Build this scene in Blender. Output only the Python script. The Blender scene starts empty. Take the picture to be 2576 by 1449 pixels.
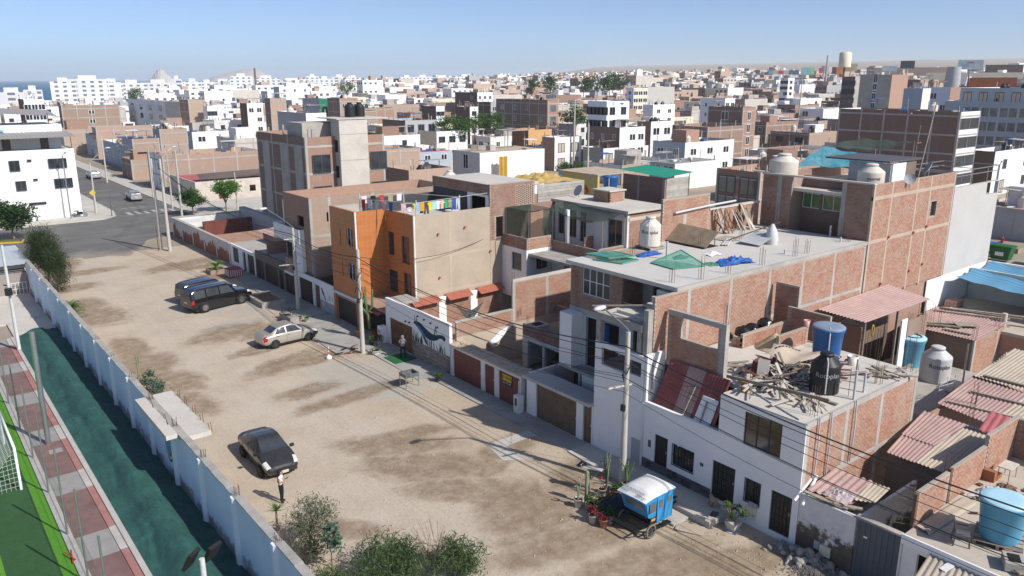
import bpy,bmesh,math,random
from mathutils import Vector,Matrix,noise as mnoise
R = math.radians
random.seed(7)
scn = bpy.context.scene
COL = scn.collection
# ------------------------------------------------------------------ camera, sky, sun, exposure
# world axes: +y runs along the dirt street away from the camera, +x across the house lots, metres
CAM_H,PITCH,YAW,FPX = 18.5,14.85,-38.5,1980.0       # FPX: focal length for a 2576 px wide picture
cd = bpy.data.cameras.new('camera'); cam = bpy.data.objects.new('camera',cd); COL.objects.link(cam)
cam.location = (0,0,CAM_H); cam.rotation_euler = (R(90 - PITCH),0,R(YAW))
cd.sensor_fit = 'HORIZONTAL'; cd.angle = 2 * math.atan(1288 / FPX); cd.clip_start = .5; cd.clip_end = 30000
scn.camera = cam
SUN_AZ,SUN_EL = R(-71.5),R(40.5)                             # direction the sun stands in (from +x, counter-clockwise)
wd = bpy.data.worlds.new('World'); scn.world = wd; wd.use_nodes = True
wn = wd.node_tree.nodes; bg = wn['Background']
sky = wn.new('ShaderNodeTexSky'); sky.sky_type = 'NISHITA'; sky.sun_disc = False
sky.sun_elevation = SUN_EL; sky.sun_rotation = R(90) - SUN_AZ
sky.altitude = 30; sky.air_density = .5; sky.dust_density = .9; sky.ozone_density = 4
wd.node_tree.links.new(sky.outputs[0],bg.inputs[0]); bg.inputs[1].default_value = .108
sl = bpy.data.lights.new('sun','SUN'); sl.energy = 3.4; sl.angle = R(.7); sl.color = (1,.96,.9)
so = bpy.data.objects.new('sun',sl); COL.objects.link(so)
sdir = Vector((math.cos(SUN_AZ) * math.cos(SUN_EL),math.sin(SUN_AZ) * math.cos(SUN_EL),math.sin(SUN_EL)))
so.rotation_euler = (-sdir).to_track_quat('-Z','Y').to_euler(); so.location = (40,-60,80)
vs = scn.view_settings; vs.view_transform = 'Standard'; vs.look = 'None'; vs.gamma = 1; vs.exposure = .52
vs.use_curve_mapping = False
try:
    scn.cycles.volume_bounces = 1; scn.cycles.max_bounces = 6; scn.cycles.diffuse_bounces = 3
    scn.cycles.transparent_max_bounces = 12
except Exception: pass
# ------------------------------------------------------------------ pixel -> place (a pixel is only a direction; the plane gives the distance)
_cp,_sp = math.cos(R(PITCH)),math.sin(R(PITCH)); _t = R(90 + YAW)
def ray(u,v):
    a = (u - 1288) / FPX; b = -(v - 724.5) / FPX
    f,z = _cp + b * _sp,-_sp + b * _cp
    return Vector((a * math.sin(_t) + f * math.cos(_t),-a * math.cos(_t) + f * math.sin(_t),z))
def atz(u,v,z=0.): d = ray(u,v); t = (z - CAM_H) / d.z; return Vector((d.x * t,d.y * t,z))
def aty(u,v,y): d = ray(u,v); t = y / d.y; return Vector((d.x * t,y,CAM_H + d.z * t))
def atx(u,v,x): d = ray(u,v); t = x / d.x; return Vector((x,d.y * t,CAM_H + d.z * t))
def atd(u,v,dist): d = ray(u,v); t = dist / math.hypot(d.x,d.y); return Vector((d.x * t,d.y * t,CAM_H + d.z * t))
# ------------------------------------------------------------------ objects
OFF = {}
def tag(o,label=None,cat=None,group=None,kind=None):
    if label: o['label'] = label
    if cat: o['category'] = cat
    if group: o['group'] = group
    if kind: o['kind'] = kind
    return o
def thing(name,label,cat,loc=(0,0,0),rz=0.,group=None):
    o = bpy.data.objects.new(name,None); COL.objects.link(o); o.empty_display_size = .2
    o.location = loc; o.rotation_euler = (0,0,rz); OFF[o] = Vector(loc)
    return tag(o,label,cat,group)
def copy_tree(o,parent=None):
    c = o.copy(); COL.objects.link(c); c.parent = parent; OFF[c] = OFF.get(o,Vector())
    for ch in list(o.children): copy_tree(ch,c)
    return c
def copies(o,loc,rz=0.,label=None,scale=None):
    c = copy_tree(o); c.location = loc; c.rotation_euler = (0,0,rz)
    if scale: c.scale = scale if hasattr(scale,'__len__') else (scale,) * 3
    if label: c['label'] = label
    return c
class MB:
    """collects shapes and links them as one mesh object"""
    def __init__(s): s.v = []; s.f = []; s.sm = []; s.mi = []; s.m = 0
    def add(s,vs,fs,smooth=False):
        n = len(s.v); s.v += [tuple(p) for p in vs]; s.f += [tuple(i + n for i in f) for f in fs]
        s.sm += [smooth] * len(fs); s.mi += [s.m] * len(fs); return s
    def quad(s,a,b,c,d): return s.add([a,b,c,d],[(0,1,2,3)])
    def box(s,x0,x1,y0,y1,z0,z1):
        return s.add([(x0,y0,z0),(x1,y0,z0),(x1,y1,z0),(x0,y1,z0),(x0,y0,z1),(x1,y0,z1),(x1,y1,z1),(x0,y1,z1)],
                     [(0,3,2,1),(4,5,6,7),(0,1,5,4),(1,2,6,5),(2,3,7,6),(3,0,4,7)])
    def cbox(s,c,sz,rz=0.,rx=0.,ry=0.):
        mt = Matrix.Translation(c) @ Matrix.Rotation(rz,4,'Z') @ Matrix.Rotation(ry,4,'Y') @ Matrix.Rotation(rx,4,'X')
        a,b,c2 = sz[0] / 2,sz[1] / 2,sz[2] / 2
        t = MB().box(-a,a,-b,b,-c2,c2); return s.add([mt @ Vector(p) for p in t.v],t.f)
    def bar(s,p,q,w,h=None,up=(0,0,1)):
        p,q = Vector(p),Vector(q); h = h or w; d = (q - p).normalized(); u = Vector(up)
        if abs(d.dot(u)) > .98: u = Vector((1,0,0))
        a = d.cross(u).normalized() * w / 2; b = a.cross(d).normalized() * h / 2
        return s.add([p - a - b,p + a - b,p + a + b,p - a + b,q - a - b,q + a - b,q + a + b,q - a + b],
                     [(0,1,2,3),(7,6,5,4),(0,4,5,1),(1,5,6,2),(2,6,7,3),(3,7,4,0)])
    def tube(s,pts,r,n=8,cap=True):
        pts = [Vector(p) for p in pts]; rs = r if hasattr(r,'__len__') else [r] * len(pts); vs = []; fs = []
        ref = None
        for i,p in enumerate(pts):
            d = (pts[min(i + 1,len(pts) - 1)] - pts[max(i - 1,0)]).normalized()
            if ref is None: ref = Vector((0,0,1)) if abs(d.z) < .9 else Vector((1,0,0))
            a = d.cross(ref).normalized(); b = a.cross(d).normalized(); ref = b if abs(d.dot(b)) < .9 else ref
            for k in range(n):
                t = 2 * math.pi * k / n; vs.append(p + (a * math.cos(t) + b * math.sin(t)) * rs[i])
        for i in range(len(pts) - 1):
            for k in range(n):
                k2 = (k + 1) % n; fs.append((i * n + k,i * n + k2,(i + 1) * n + k2,(i + 1) * n + k))
        s.add(vs,fs,n > 4)
        if cap: s.add(vs[:n],[tuple(range(n))[::-1]]); s.add(vs[-n:],[tuple(range(n))])
        return s
    def lathe(s,c,prof,n=24,cap=True,smooth=True):
        vs = []; fs = []
        for r,z in prof:
            for k in range(n):
                t = 2 * math.pi * k / n; vs.append((c[0] + r * math.cos(t),c[1] + r * math.sin(t),c[2] + z))
        for i in range(len(prof) - 1):
            for k in range(n):
                k2 = (k + 1) % n; fs.append((i * n + k,i * n + k2,(i + 1) * n + k2,(i + 1) * n + k))
        s.add(vs,fs,smooth)
        if cap: s.add(vs[:n],[tuple(range(n))[::-1]]); s.add(vs[-n:],[tuple(range(n))])
        return s
    def disc(s,c,ax,r,t,n=20,r0=0.):
        """thick disc or ring around axis ax ('x','y','z')"""
        prof = [(r0,-t / 2),(r,-t / 2),(r,t / 2),(r0,t / 2),(r0,-t / 2)] if r0 else [(0.001,-t / 2),(r,-t / 2),(r,t / 2),(.001,t / 2)]
        m = MB().lathe((0,0,0),prof,n,False,False); c = Vector(c)
        fn = {'z': lambda p: (p[0],p[1],p[2]),'x': lambda p: (p[2],p[0],p[1]),'y': lambda p: (p[1],p[2],p[0])}[ax]
        return s.add([c + Vector(fn(p)) for p in m.v],m.f)
    def prism(s,poly,z0,z1):
        n = len(poly); v = [(x,y,z0) for x,y in poly] + [(x,y,z1) for x,y in poly]
        return s.add(v,[tuple(range(n))[::-1],tuple(range(n,2 * n))] + [(i,(i + 1) % n,n + (i + 1) % n,n + i) for i in range(n)])
    def grid(s,fn,nu,nv,smooth=True):
        vs = [fn(i / nu,j / nv) for j in range(nv + 1) for i in range(nu + 1)]
        return s.add(vs,[(j * (nu + 1) + i,j * (nu + 1) + i + 1,(j + 1) * (nu + 1) + i + 1,(j + 1) * (nu + 1) + i) for j in range(nv) for i in range(nu)],smooth)
    def xf(s,mt): s.v = [tuple(mt @ Vector(p)) for p in s.v]; return s
    def build(s,name,mats,parent=None,local=False):
        me = bpy.data.meshes.new(name); o = Vector((0,0,0))
        if parent is not None and not local: o = OFF.get(parent,o)
        me.from_pydata([(p[0] - o.x,p[1] - o.y,p[2] - o.z) for p in s.v],[],s.f)
        for mm in (mats if isinstance(mats,(list,tuple)) else [mats]): me.materials.append(mm)
        if any(s.sm): me.polygons.foreach_set('use_smooth',s.sm)
        if any(s.mi): me.polygons.foreach_set('material_index',s.mi)
        me.update()
        ob = bpy.data.objects.new(name,me); COL.objects.link(ob); OFF[ob] = o
        if parent is not None: ob.parent = parent
        return ob
def inst(name,me,parent,loc,rot=(0,0,0),scale=(1,1,1)):
    ob = bpy.data.objects.new(name,me); COL.objects.link(ob); o = OFF.get(parent,Vector()) if parent else Vector()
    ob.location = Vector(loc) - o; ob.rotation_euler = rot; ob.scale = scale; ob.parent = parent; OFF[ob] = o
    return ob
# ------------------------------------------------------------------ materials
MATS = {}
class NT:
    def __init__(s,name):
        s.m = bpy.data.materials.new(name); s.m.use_nodes = True; s.t = s.m.node_tree; s.b = s.t.nodes['Principled BSDF']
        s.pos = s.n('ShaderNodeNewGeometry').outputs['Position']
    def n(s,ty,**kw):
        x = s.t.nodes.new(ty)
        for k,v in kw.items(): setattr(x,k,v)
        return x
    def set(s,sock,val):
        if hasattr(val,'links') or isinstance(val,bpy.types.NodeSocket): s.t.links.new(val,sock)
        elif hasattr(val,'__len__') and len(val) == 3 and sock.type == 'RGBA': sock.default_value = (*val,1)
        else: sock.default_value = val
    def noise(s,scale,detail=4,rough=.55,vec=None,sc3=None,dist=0.):
        x = s.n('ShaderNodeTexNoise'); x.inputs['Scale'].default_value = scale; x.inputs['Detail'].default_value = detail
        x.inputs['Roughness'].default_value = rough; x.inputs['Distortion'].default_value = dist
        v = vec if vec is not None else s.pos
        if sc3:
            mp = s.n('ShaderNodeMapping'); s.set(mp.inputs[0],v); mp.inputs['Scale'].default_value = sc3; v = mp.outputs[0]
        s.set(x.inputs['Vector'],v); return x.outputs['Fac']
    def ramp(s,f,stops,interp='LINEAR'):
        x = s.n('ShaderNodeValToRGB'); s.set(x.inputs[0],f); e = x.color_ramp; e.interpolation = interp
        while len(e.elements) < len(stops): e.elements.new(.5)
        for el,(p,c) in zip(e.elements,stops): el.position = p; el.color = (*c,1) if hasattr(c,'__len__') else (c,c,c,1)
        return x.outputs[0]
    def mix(s,f,a,b,mode='MIX'):
        x = s.n('ShaderNodeMix'); x.data_type = 'RGBA'; x.blend_type = mode
        s.set(x.inputs[0],f); s.set(x.inputs[6],a); s.set(x.inputs[7],b); return x.outputs[2]
    def math(s,op,a,b=0.,c=None,clamp=False):
        x = s.n('ShaderNodeMath',operation=op); x.use_clamp = clamp; s.set(x.inputs[0],a); s.set(x.inputs[1],b)
        if c is not None: s.set(x.inputs[2],c)
        return x.outputs[0]
    def sep(s,v=None): x = s.n('ShaderNodeSeparateXYZ'); s.set(x.inputs[0],v or s.pos); return x.outputs
    def bump(s,h,st=.3,dist=.02):
        x = s.n('ShaderNodeBump'); x.inputs['Strength'].default_value = st; x.inputs['Distance'].default_value = dist
        s.set(x.inputs['Height'],h); s.t.links.new(x.outputs[0],s.b.inputs['Normal'])
    def col(s,c): s.set(s.b.inputs['Base Color'],c)
    def rnd(s): return s.n('ShaderNodeObjectInfo').outputs['Random']
    def isl(s): return s.n('ShaderNodeNewGeometry').outputs['Random Per Island']
def pm(name,c,rough=.85,var=.18,scale=.9,fine=12.,bump=.15,metal=0.,spec=.3,stain=None,st_amt=.5,rndv=0.,sc3=None):
    """plain procedural material: base colour broken up by broad and fine grain, optional stain colour in patches"""
    if name in MATS: return MATS[name]
    k = NT(name); a = k.noise(scale,5,.6,sc3=sc3); b = k.noise(fine,3,.6)
    f = k.math('ADD',k.math('MULTIPLY',a,.65),k.math('MULTIPLY',b,.35))
    lo = tuple(x * (1 - var * 1.3) for x in c); hi = tuple(min(1,x * (1 + var)) for x in c)
    cc = k.ramp(f,[(.3,lo),(.5,c),(.7,hi)])
    if stain:
        m = k.ramp(k.noise(scale * .55,6,.7,dist=.6,sc3=sc3),[(.52,0.),(.68,1.)])
        cc = k.mix(k.math('MULTIPLY',m,st_amt),cc,stain)
    if rndv:
        cc = k.mix(1.,cc,k.ramp(k.rnd(),[(0,1 - rndv),(1,1 + rndv * .4)]),'MULTIPLY')
    k.col(cc); k.b.inputs['Roughness'].default_value = rough; k.b.inputs['Metallic'].default_value = metal
    k.b.inputs['Specular IOR Level'].default_value = spec
    if bump: k.bump(f,bump,.03)
    MATS[name] = k.m; return k.m
def glass(name,c=(.02,.025,.03),rough=.08):
    if name in MATS: return MATS[name]
    k = NT(name); k.col(k.ramp(k.noise(.8,2),[(.35,c),(.7,tuple(x * 1.9 + .01 for x in c))])); k.b.inputs['Roughness'].default_value = rough
    k.b.inputs['Specular IOR Level'].default_value = .6; MATS[name] = k.m; return k.m
# walls and stone
CONC = pm('concrete',(.42,.39,.35),.9,.16,.7,9,.25,stain=(.27,.25,.23),st_amt=.5)
CONCR = pm('rough_concrete',(.36,.34,.31),.95,.25,1.2,14,.5,stain=(.22,.2,.18))
CONCL = pm('pale_concrete',(.56,.52,.46),.9,.12,.5,8,.2,stain=(.4,.36,.31),st_amt=.45)
WHITE = pm('white_paint',(.82,.82,.815),.8,.05,.6,9,.12,stain=(.62,.6,.57),st_amt=.25)
WHITED = pm('dirty_white_paint',(.7,.69,.66),.85,.1,.8,9,.2,stain=(.45,.41,.37),st_amt=.5)
BLUEW = pm('pale_blue_wall_paint',(.52,.6,.72),.85,.06,.5,8,.15,stain=(.42,.45,.5),st_amt=.3)
BEIGE = pm('beige_stucco',(.47,.39,.3),.95,.14,.6,16,.9,stain=(.38,.32,.26),st_amt=.6)
CREAM = pm('cream_paint',(.72,.66,.5),.85,.08,.6)
GREYP = pm('grey_paint',(.4,.41,.42),.8,.1,.6)
DGREY = pm('dark_grey_paint',(.1,.1,.11),.7,.15,.8)
BROWNP = pm('brown_paint',(.2,.15,.12),.8,.15,.8)
REDP = pm('maroon_metal_paint',(.17,.052,.042),.55,.2,1.1,10,.1,stain=(.2,.1,.08),sc3=(2,2,.3))
BROWNG = pm('rusty_brown_metal',(.16,.11,.07),.6,.25,2,15,.15,stain=(.1,.065,.045))
BLACKM = pm('black_metal',(.016,.016,.018),.45,.3,1.5,spec=.5)
STEEL = pm('galvanised_steel',(.42,.43,.44),.4,.15,2,metal=.8)
RUST = pm('rusty_rebar',(.13,.07,.045),.8,.3,5)
WOOD = pm('weathered_wood',(.36,.31,.25),.9,.3,2.5,20,.3,stain=(.22,.18,.14),rndv=.45)
WOODD = pm('brown_wood',(.19,.09,.045),.6,.3,2,18,.15,rndv=.3)
GLASS = glass('window_glass'); GLASSG = glass('window_glass_grey',(.09,.1,.11),.12); DARK = pm('dark_interior',(.02,.019,.018),.9,.3,1)
CURT = pm('curtain',(.45,.42,.36),.9,.2,1.5,sc3=(8,8,.5))
BLKP = pm('black_plastic',(.018,.019,.02),.5,.3,2,spec=.4); BLUEP = pm('blue_plastic',(.03,.13,.36),.45,.12,.8,spec=.4)
CYANP = pm('faded_cyan_plastic',(.1,.34,.5),.5,.12,.8,spec=.4); CYANL = pm('pale_cyan_plastic',(.42,.66,.76),.5,.1,.8)
TANKW = pm('cream_plastic',(.66,.6,.52),.5,.08,.9,spec=.4,stain=(.5,.44,.36)); TANKG = pm('grey_white_plastic',(.55,.56,.56),.5,.1,.9)
# brick: real pieces (colour differs from piece to piece) and the far version
def brick_piece(name,c0,c1,c2):
    k = NT(name); r = k.math('FRACT',k.math('ADD',k.isl(),k.rnd()))
    cc = k.ramp(r,[(0,c0),(.45,c1),(.85,c2),(1,tuple(x * .72 for x in c1))])
    d = k.ramp(k.noise(.9,6,.7),[(.4,0.),(.72,.65)])
    cc = k.mix(d,cc,(.44,.37,.3)); cc = k.mix(k.math('MULTIPLY',k.noise(30,3),.3),cc,tuple(x * .6 for x in c1))
    k.col(cc); k.b.inputs['Roughness'].default_value = .92; k.bump(k.noise(45,3),.25,.01); return k.m
BRICK = brick_piece('clay_brick',(.36,.17,.11),(.42,.21,.14),(.47,.27,.19))
BRICKD = brick_piece('dark_shaded_clay_brick',(.27,.13,.09),(.32,.16,.11),(.37,.21,.15))  # mostly street-facing walls: their shade put into a darker copy of the brick
MORTAR = pm('mortar',(.4,.35,.29),.95,.15,1.2,16,.3,stain=(.3,.26,.22))
MORTARD = pm('shaded_mortar',(.3,.25,.21),.95,.15,1.2,16,.3)  # darker mortar copy, carrying the shade of the same walls in its colour
def brick_far(name,c1,c2,mort,dust=.35,rndv=.25):
    k = NT(name); tc = k.n('ShaderNodeTexCoord'); nrm = k.sep(k.n('ShaderNodeNewGeometry').outputs['Normal']); p = k.sep()
    ax = k.math('GREATER_THAN',k.math('ABSOLUTE',nrm[0]),.5)
    u = k.math('ADD',k.math('MULTIPLY',p[1],ax),k.math('MULTIPLY',p[0],k.math('SUBTRACT',1.,ax)))
    cv = k.n('ShaderNodeCombineXYZ'); k.set(cv.inputs[0],u); k.set(cv.inputs[1],p[2])
    bt = k.n('ShaderNodeTexBrick'); k.set(bt.inputs['Vector'],cv.outputs[0]); bt.inputs['Scale'].default_value = 1
    for i,c in ((1,c1),(2,c2),(3,mort)): k.set(bt.inputs[i],c)
    bt.inputs['Mortar Size'].default_value = .014; bt.inputs['Brick Width'].default_value = .255; bt.inputs['Row Height'].default_value = .108; bt.inputs['Bias'].default_value = 0
    cc = k.mix(k.ramp(k.noise(.6,6,.7),[(.4,0.),(.72,dust)]),bt.outputs[0],mort)
    cc = k.mix(k.math('MULTIPLY',k.noise(2.2,6,.75),.5),cc,tuple(x * .55 for x in c1)); cc = k.mix(k.ramp(k.noise(1.3,5,.7,sc3=(1,1,.35)),[(.58,0.),(.72,.45)]),cc,tuple(x * 1.15 for x in mort))
    if rndv: cc = k.mix(1.,cc,k.ramp(k.rnd(),[(0,1 - rndv),(1,1.1)]),'MULTIPLY')
    k.col(cc); k.b.inputs['Roughness'].default_value = .93; k.bump(bt.outputs[1],-.3,.02); return k.m
BRICKF = brick_far('brick_wall',(.4,.2,.135),(.45,.25,.175),(.4,.34,.28))
BRICKF2 = brick_far('brown_shaded_brick_wall',(.28,.16,.115),(.33,.2,.145),(.3,.26,.22))  # darker copy for street-facing sides, their shade put into the brick colour
BRICKF3 = brick_far('pale_sunlit_brick_wall',(.46,.29,.21),(.5,.34,.25),(.47,.41,.34),.5)  # paler copy, mainly for sunlit sides, the light put into the brick colour
# ------------------------------------------------------------------ wall, window and brick builders
def face_pt(ax,plane,a,z): return (plane,a,z) if ax == 'x' else (a,plane,z)
def wall_mesh(mb,ax,plane,a0,a1,z0,z1,holes=(),depth=.18,back=True):
    """wall face at plane, body behind it (towards +axis), rectangular openings with reveals"""
    A = sorted({a0,a1,*[min(max(h[i],a0),a1) for h in holes for i in (0,1)]}); Z = sorted({z0,z1,*[min(max(h[i],z0),z1) for h in holes for i in (2,3)]})
    P = lambda a,z,d=0.: face_pt(ax,plane + d,a,z)
    for i in range(len(A) - 1):
        for j in range(len(Z) - 1):
            am,zm = (A[i] + A[i + 1]) / 2,(Z[j] + Z[j + 1]) / 2
            if any(h[0] < am < h[1] and h[2] < zm < h[3] for h in holes): continue
            q = [P(A[i],Z[j]),P(A[i + 1],Z[j]),P(A[i + 1],Z[j + 1]),P(A[i],Z[j + 1])]
            mb.quad(*(q[::-1] if ax == 'x' else q))
            if back:
                q = [P(A[i],Z[j],depth),P(A[i + 1],Z[j],depth),P(A[i + 1],Z[j + 1],depth),P(A[i],Z[j + 1],depth)]
                mb.quad(*(q if ax == 'x' else q[::-1]))
    for h in list(holes):
        b0,b1,y0,y1 = max(h[0],a0),min(h[1],a1),max(h[2],z0),min(h[3],z1)
        mb.quad(P(b0,y0),P(b0,y1),P(b0,y1,depth),P(b0,y0,depth)); mb.quad(P(b1,y0),P(b1,y0,depth),P(b1,y1,depth),P(b1,y1))
        mb.quad(P(b0,y0),P(b0,y0,depth),P(b1,y0,depth),P(b1,y0)); mb.quad(P(b0,y1),P(b1,y1),P(b1,y1,depth),P(b0,y1,depth))
    if back:
        mb.quad(P(a0,z0),P(a0,z0,depth),P(a0,z1,depth),P(a0,z1)); mb.quad(P(a1,z0),P(a1,z1),P(a1,z1,depth),P(a1,z0,depth))
        mb.quad(P(a0,z1),P(a0,z1,depth),P(a1,z1,depth),P(a1,z1))
    return mb
def abox(mb,ax,p0,p1,a0,a1,z0,z1):
    return mb.box(p0,p1,a0,a1,z0,z1) if ax == 'x' else mb.box(a0,a1,p0,p1,z0,z1)
def window(par,ax,plane,a0,a1,z0,z1,frame=None,pane=None,nv=2,nh=0,depth=.12,fw=.05,bars=0,sill=False,name='window'):
    frame = frame or WHITE; pane = pane or GLASS; m = MB(); p = plane + depth
    abox(m,ax,p - .03,p + .03,a0,a1,z0,z0 + fw); abox(m,ax,p - .03,p + .03,a0,a1,z1 - fw,z1)
    for i in range(nv + 1):
        a = a0 + (a1 - a0 - fw) * i / max(nv,1); abox(m,ax,p - .03,p + .03,a,a + fw,z0 + fw,z1 - fw)
    for i in range(nh):
        z = z0 + (z1 - z0) * (i + 1) / (nh + 1); abox(m,ax,p - .027,p + .027,a0 + fw,a1 - fw,z,z + fw * .8)
    w = m.build(name,frame,par)
    g = MB(); abox(g,ax,p - .006,p + .006,a0 + .01,a1 - .01,z0 + .01,z1 - .01); g.build('pane',pane,w)
    if bars:
        b = MB()
        for i in range(bars + 1): a = a0 + (a1 - a0 - .02) * i / bars; abox(b,ax,plane - .03,plane - .012,a,a + .02,z0,z1)
        for z in (z0,(z0 + z1) / 2,z1 - .02): abox(b,ax,plane - .034,plane - .008,a0,a1,z,z + .02)
        b.build('grille',BLACKM,w)
    if sill: s = MB(); abox(s,ax,plane - .05,plane + .02,a0 - .05,a1 + .05,z0 - .06,z0); s.build('sill',CONCL,w)
    return w
_bm = {}
def brick_unit(ax,mat):
    if (ax,mat.name) not in _bm:
        m = MB(); abox(m,ax,-.012,.03,-.12,.12,-.045,.045)
        me = bpy.data.meshes.new('brick'); me.from_pydata(m.v,[],m.f); me.materials.append(mat); me.update(); _bm[ax,mat.name] = me
    return _bm[ax,mat.name]
BRKQ = {}
def bricks(par,ax,plane,a0,a1,z0,z1,holes=(),mat=None,body=True,thick=.15,name='brick_wall',mort=None,teeth=0):
    """brickwork of real bricks laid in front of a mortar wall; queued so that each house singles out its largest-looking bricks"""
    mat = mat or BRICK; w = None
    if body: w = wall_mesh(MB(),ax,plane,a0,a1,z0,z1,holes,thick).build(name,mort or MORTAR,par)
    root = par
    while root.parent: root = root.parent
    L = BRKQ.setdefault(root,[]); nz = int((z1 - z0) / .105); rg = random.Random(hash((round(plane,2),round(a0,2),round(z0,2))) & 0xffff)
    for j in range(nz):
        z = z0 + .05 + j * .105; o = .1275 if j % 2 else 0
        na = int((a1 - a0) / .255) + 1
        for i in range(na):
            a = a0 + .125 + i * .255 + o
            if a + .12 > a1 + .001 or any(h[0] - .12 < a < h[1] + .12 and h[2] - .05 < z < h[3] + .05 for h in holes): continue
            L.append((ax,plane + rg.uniform(-.004,.004),a,z,mat,w or par))
    return w
def flush_bricks(keep=300):
    for root,L in BRKQ.items():
        def near(q): P = face_pt(q[0],q[1],q[2],q[3]); return P[0] ** 2 + P[1] ** 2 + (P[2] - CAM_H) ** 2
        L.sort(key=near)
        for ax,pl,a,z,mat,par in L[:keep]: inst('brick',brick_unit(ax,mat),par,face_pt(ax,pl,a,z))
        groups = {}
        for q in L[keep:]: groups.setdefault((q[4].name,q[5]),[]).append(q)
        for (mn,par),Q in groups.items():
            m = MB()
            for ax,pl,a,z,mat,_ in Q:
                P = lambda d,da,dz: face_pt(ax,pl + d,a + da,z + dz)
                v = [P(-.012,-.12,-.045),P(-.012,.12,-.045),P(-.012,.12,.045),P(-.012,-.12,.045),P(.02,-.12,-.045),P(.02,.12,-.045),P(.02,.12,.045),P(.02,-.12,.045)]
                m.add(v,[(0,1,2,3),(0,4,5,1),(1,5,6,2),(2,6,7,3),(3,7,4,0)] if ax == 'y' else [(3,2,1,0),(1,5,4,0),(2,6,5,1),(3,7,6,2),(0,4,7,3)])
            tag(m.build('brickwork',Q[0][4],par),kind='stuff')
def rebar(par,x,y,z,h=.9,n=4,s=.12,name='rebar'):
    m = MB()
    for i in range(n):
        a,b = (i % 2 - .5) * s,(i // 2 - (n // 2 - 1) / 2) * s; t = random.uniform(-.06,.06)
        m.tube([(x + a,y + b,z - .05),(x + a + t * .4,y + b,z + h * .6),(x + a + t,y + b + t * .5,z + h * random.uniform(.85,1.1))],.012,4)
    return m.build(name,RUST,par)
def corrugated(mb,p00,p10,p01,p11,pitch=.18,amp=.025,nz=1,jit=0.,rg=random):
    """sheet spanned by four corners; ribs run from edge 0 (p00-p10) to edge 1 (p01-p11)"""
    p00,p10,p01,p11 = map(Vector,(p00,p10,p01,p11)); w = ((p10 - p00).length + (p11 - p01).length) / 2
    n = max(4,int(w / pitch) * 4); nrm = (p10 - p00).cross(p01 - p00).normalized()
    if nrm.z < 0: nrm = -nrm
    def fn(u,v):
        return p00.lerp(p10,u).lerp(p01.lerp(p11,u),v) + nrm * (amp * math.sin(u * w / pitch * 2 * math.pi))
    mb.grid(fn,n,max(nz,1),True)
    return mb
def netmat(name,c,tr):
    k = NT(name); k.col(k.ramp(k.noise(2.5,5,.65),[(.3,tuple(x * .7 for x in c)),(.7,tuple(x * 1.35 for x in c))])); k.b.inputs['Roughness'].default_value = .8
    t = k.n('ShaderNodeBsdfTransparent'); mx = k.n('ShaderNodeMixShader'); mx.inputs[0].default_value = tr; out = [q for q in k.t.nodes if q.type == 'OUTPUT_MATERIAL'][0]
    k.t.links.new(k.b.outputs[0],mx.inputs[1]); k.t.links.new(t.outputs[0],mx.inputs[2]); k.t.links.new(mx.outputs[0],out.inputs[0]); return k.m
def text_mesh(s,size,depth=.004):
    c = bpy.data.curves.new('txt','FONT'); c.body = s; c.size = size; c.align_x = 'CENTER'; c.align_y = 'CENTER'; c.extrude = depth / 2; c.resolution_u = 3
    o = bpy.data.objects.new('txt',c); COL.objects.link(o); bpy.context.view_layer.update()
    me = bpy.data.meshes.new_from_object(o.evaluated_get(bpy.context.evaluated_depsgraph_get())); bpy.data.objects.remove(o); bpy.data.curves.remove(c)
    return me
def lettering(s,size,mat,par,mt,name='lettering',depth=.004):
    """flat lettering placed by a matrix (x right, y up, z out of the surface), world or local to par"""
    me = text_mesh(s,size,depth); me.transform(mt); me.materials.append(mat); ob = bpy.data.objects.new(name,me); COL.objects.link(ob); ob.parent = par
    return ob
# ================================================================== GROUND, ROADS, SEA, HILLS
def smooth(a,b,x): t = min(1,max(0,(x - a) / (b - a))); return t * t * (3 - 2 * t)
def gz(x,y):
    """height of the land: level round the street, rising gently inland (to the right)"""
    d = math.hypot(x,y)
    return .026 * max(0,x - 190) * smooth(190,420,x) * (1 - .6 * smooth(0,900,y - x))
COAST = [(-180,60),(-40,60),(90,700),(80,700),(77,820),(74,1150),(70,1500),(62,1750),(56,2100),(51,2300),(47.5,3300),(44,7500),(-20,7500)]
def coast_r(az):
    for (a,r),(b,s) in zip(sorted(COAST),sorted(COAST)[1:]):
        if a <= az <= b: return r + (s - r) * (az - a) / (b - a)
    return 900
m = MB(); NA,NR = 110,60; vs = []; fs = []
for i in range(NA + 1):
    az = -30 + 145 * i / NA
    rmax = coast_r(az) if az < 89 else 700
    for j in range(NR + 1):
        r = rmax * (j / NR) ** 2.2; x,y = r * math.cos(R(az)),r * math.sin(R(az)); vs.append((x,y,gz(x,y) - (3.5 if j == NR else 0)))
for i in range(NA):
    for j in range(NR): a = i * (NR + 1) + j; b = a + NR + 1; fs.append((a,a + 1,b + 1,b))
m.add(vs,fs,True); m.box(-400,60,-60,-1.0,-.6,-.05)
DUST = pm('dusty_city_ground',(.34,.28,.215),.95,.2,.04,1.5,.2,stain=(.27,.24,.2),st_amt=.6)
tag(m.build('ground',DUST),kind='structure')
SEA = NT('sea_water'); SEA.col((.02,.1,.19)); SEA.b.inputs['Specular IOR Level'].default_value = .15; SEA.b.inputs['Roughness'].default_value = .45; SEA.bump(SEA.noise(.25,6,.65),.6,.5)
m = MB(); m.add([(-6000,-90,-3.2),(12000,-90,-3.2),(12000,15000,-3.2),(-6000,15000,-3.2)],[(0,1,2,3)]); tag(m.build('sea',SEA.m),kind='structure')
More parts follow.
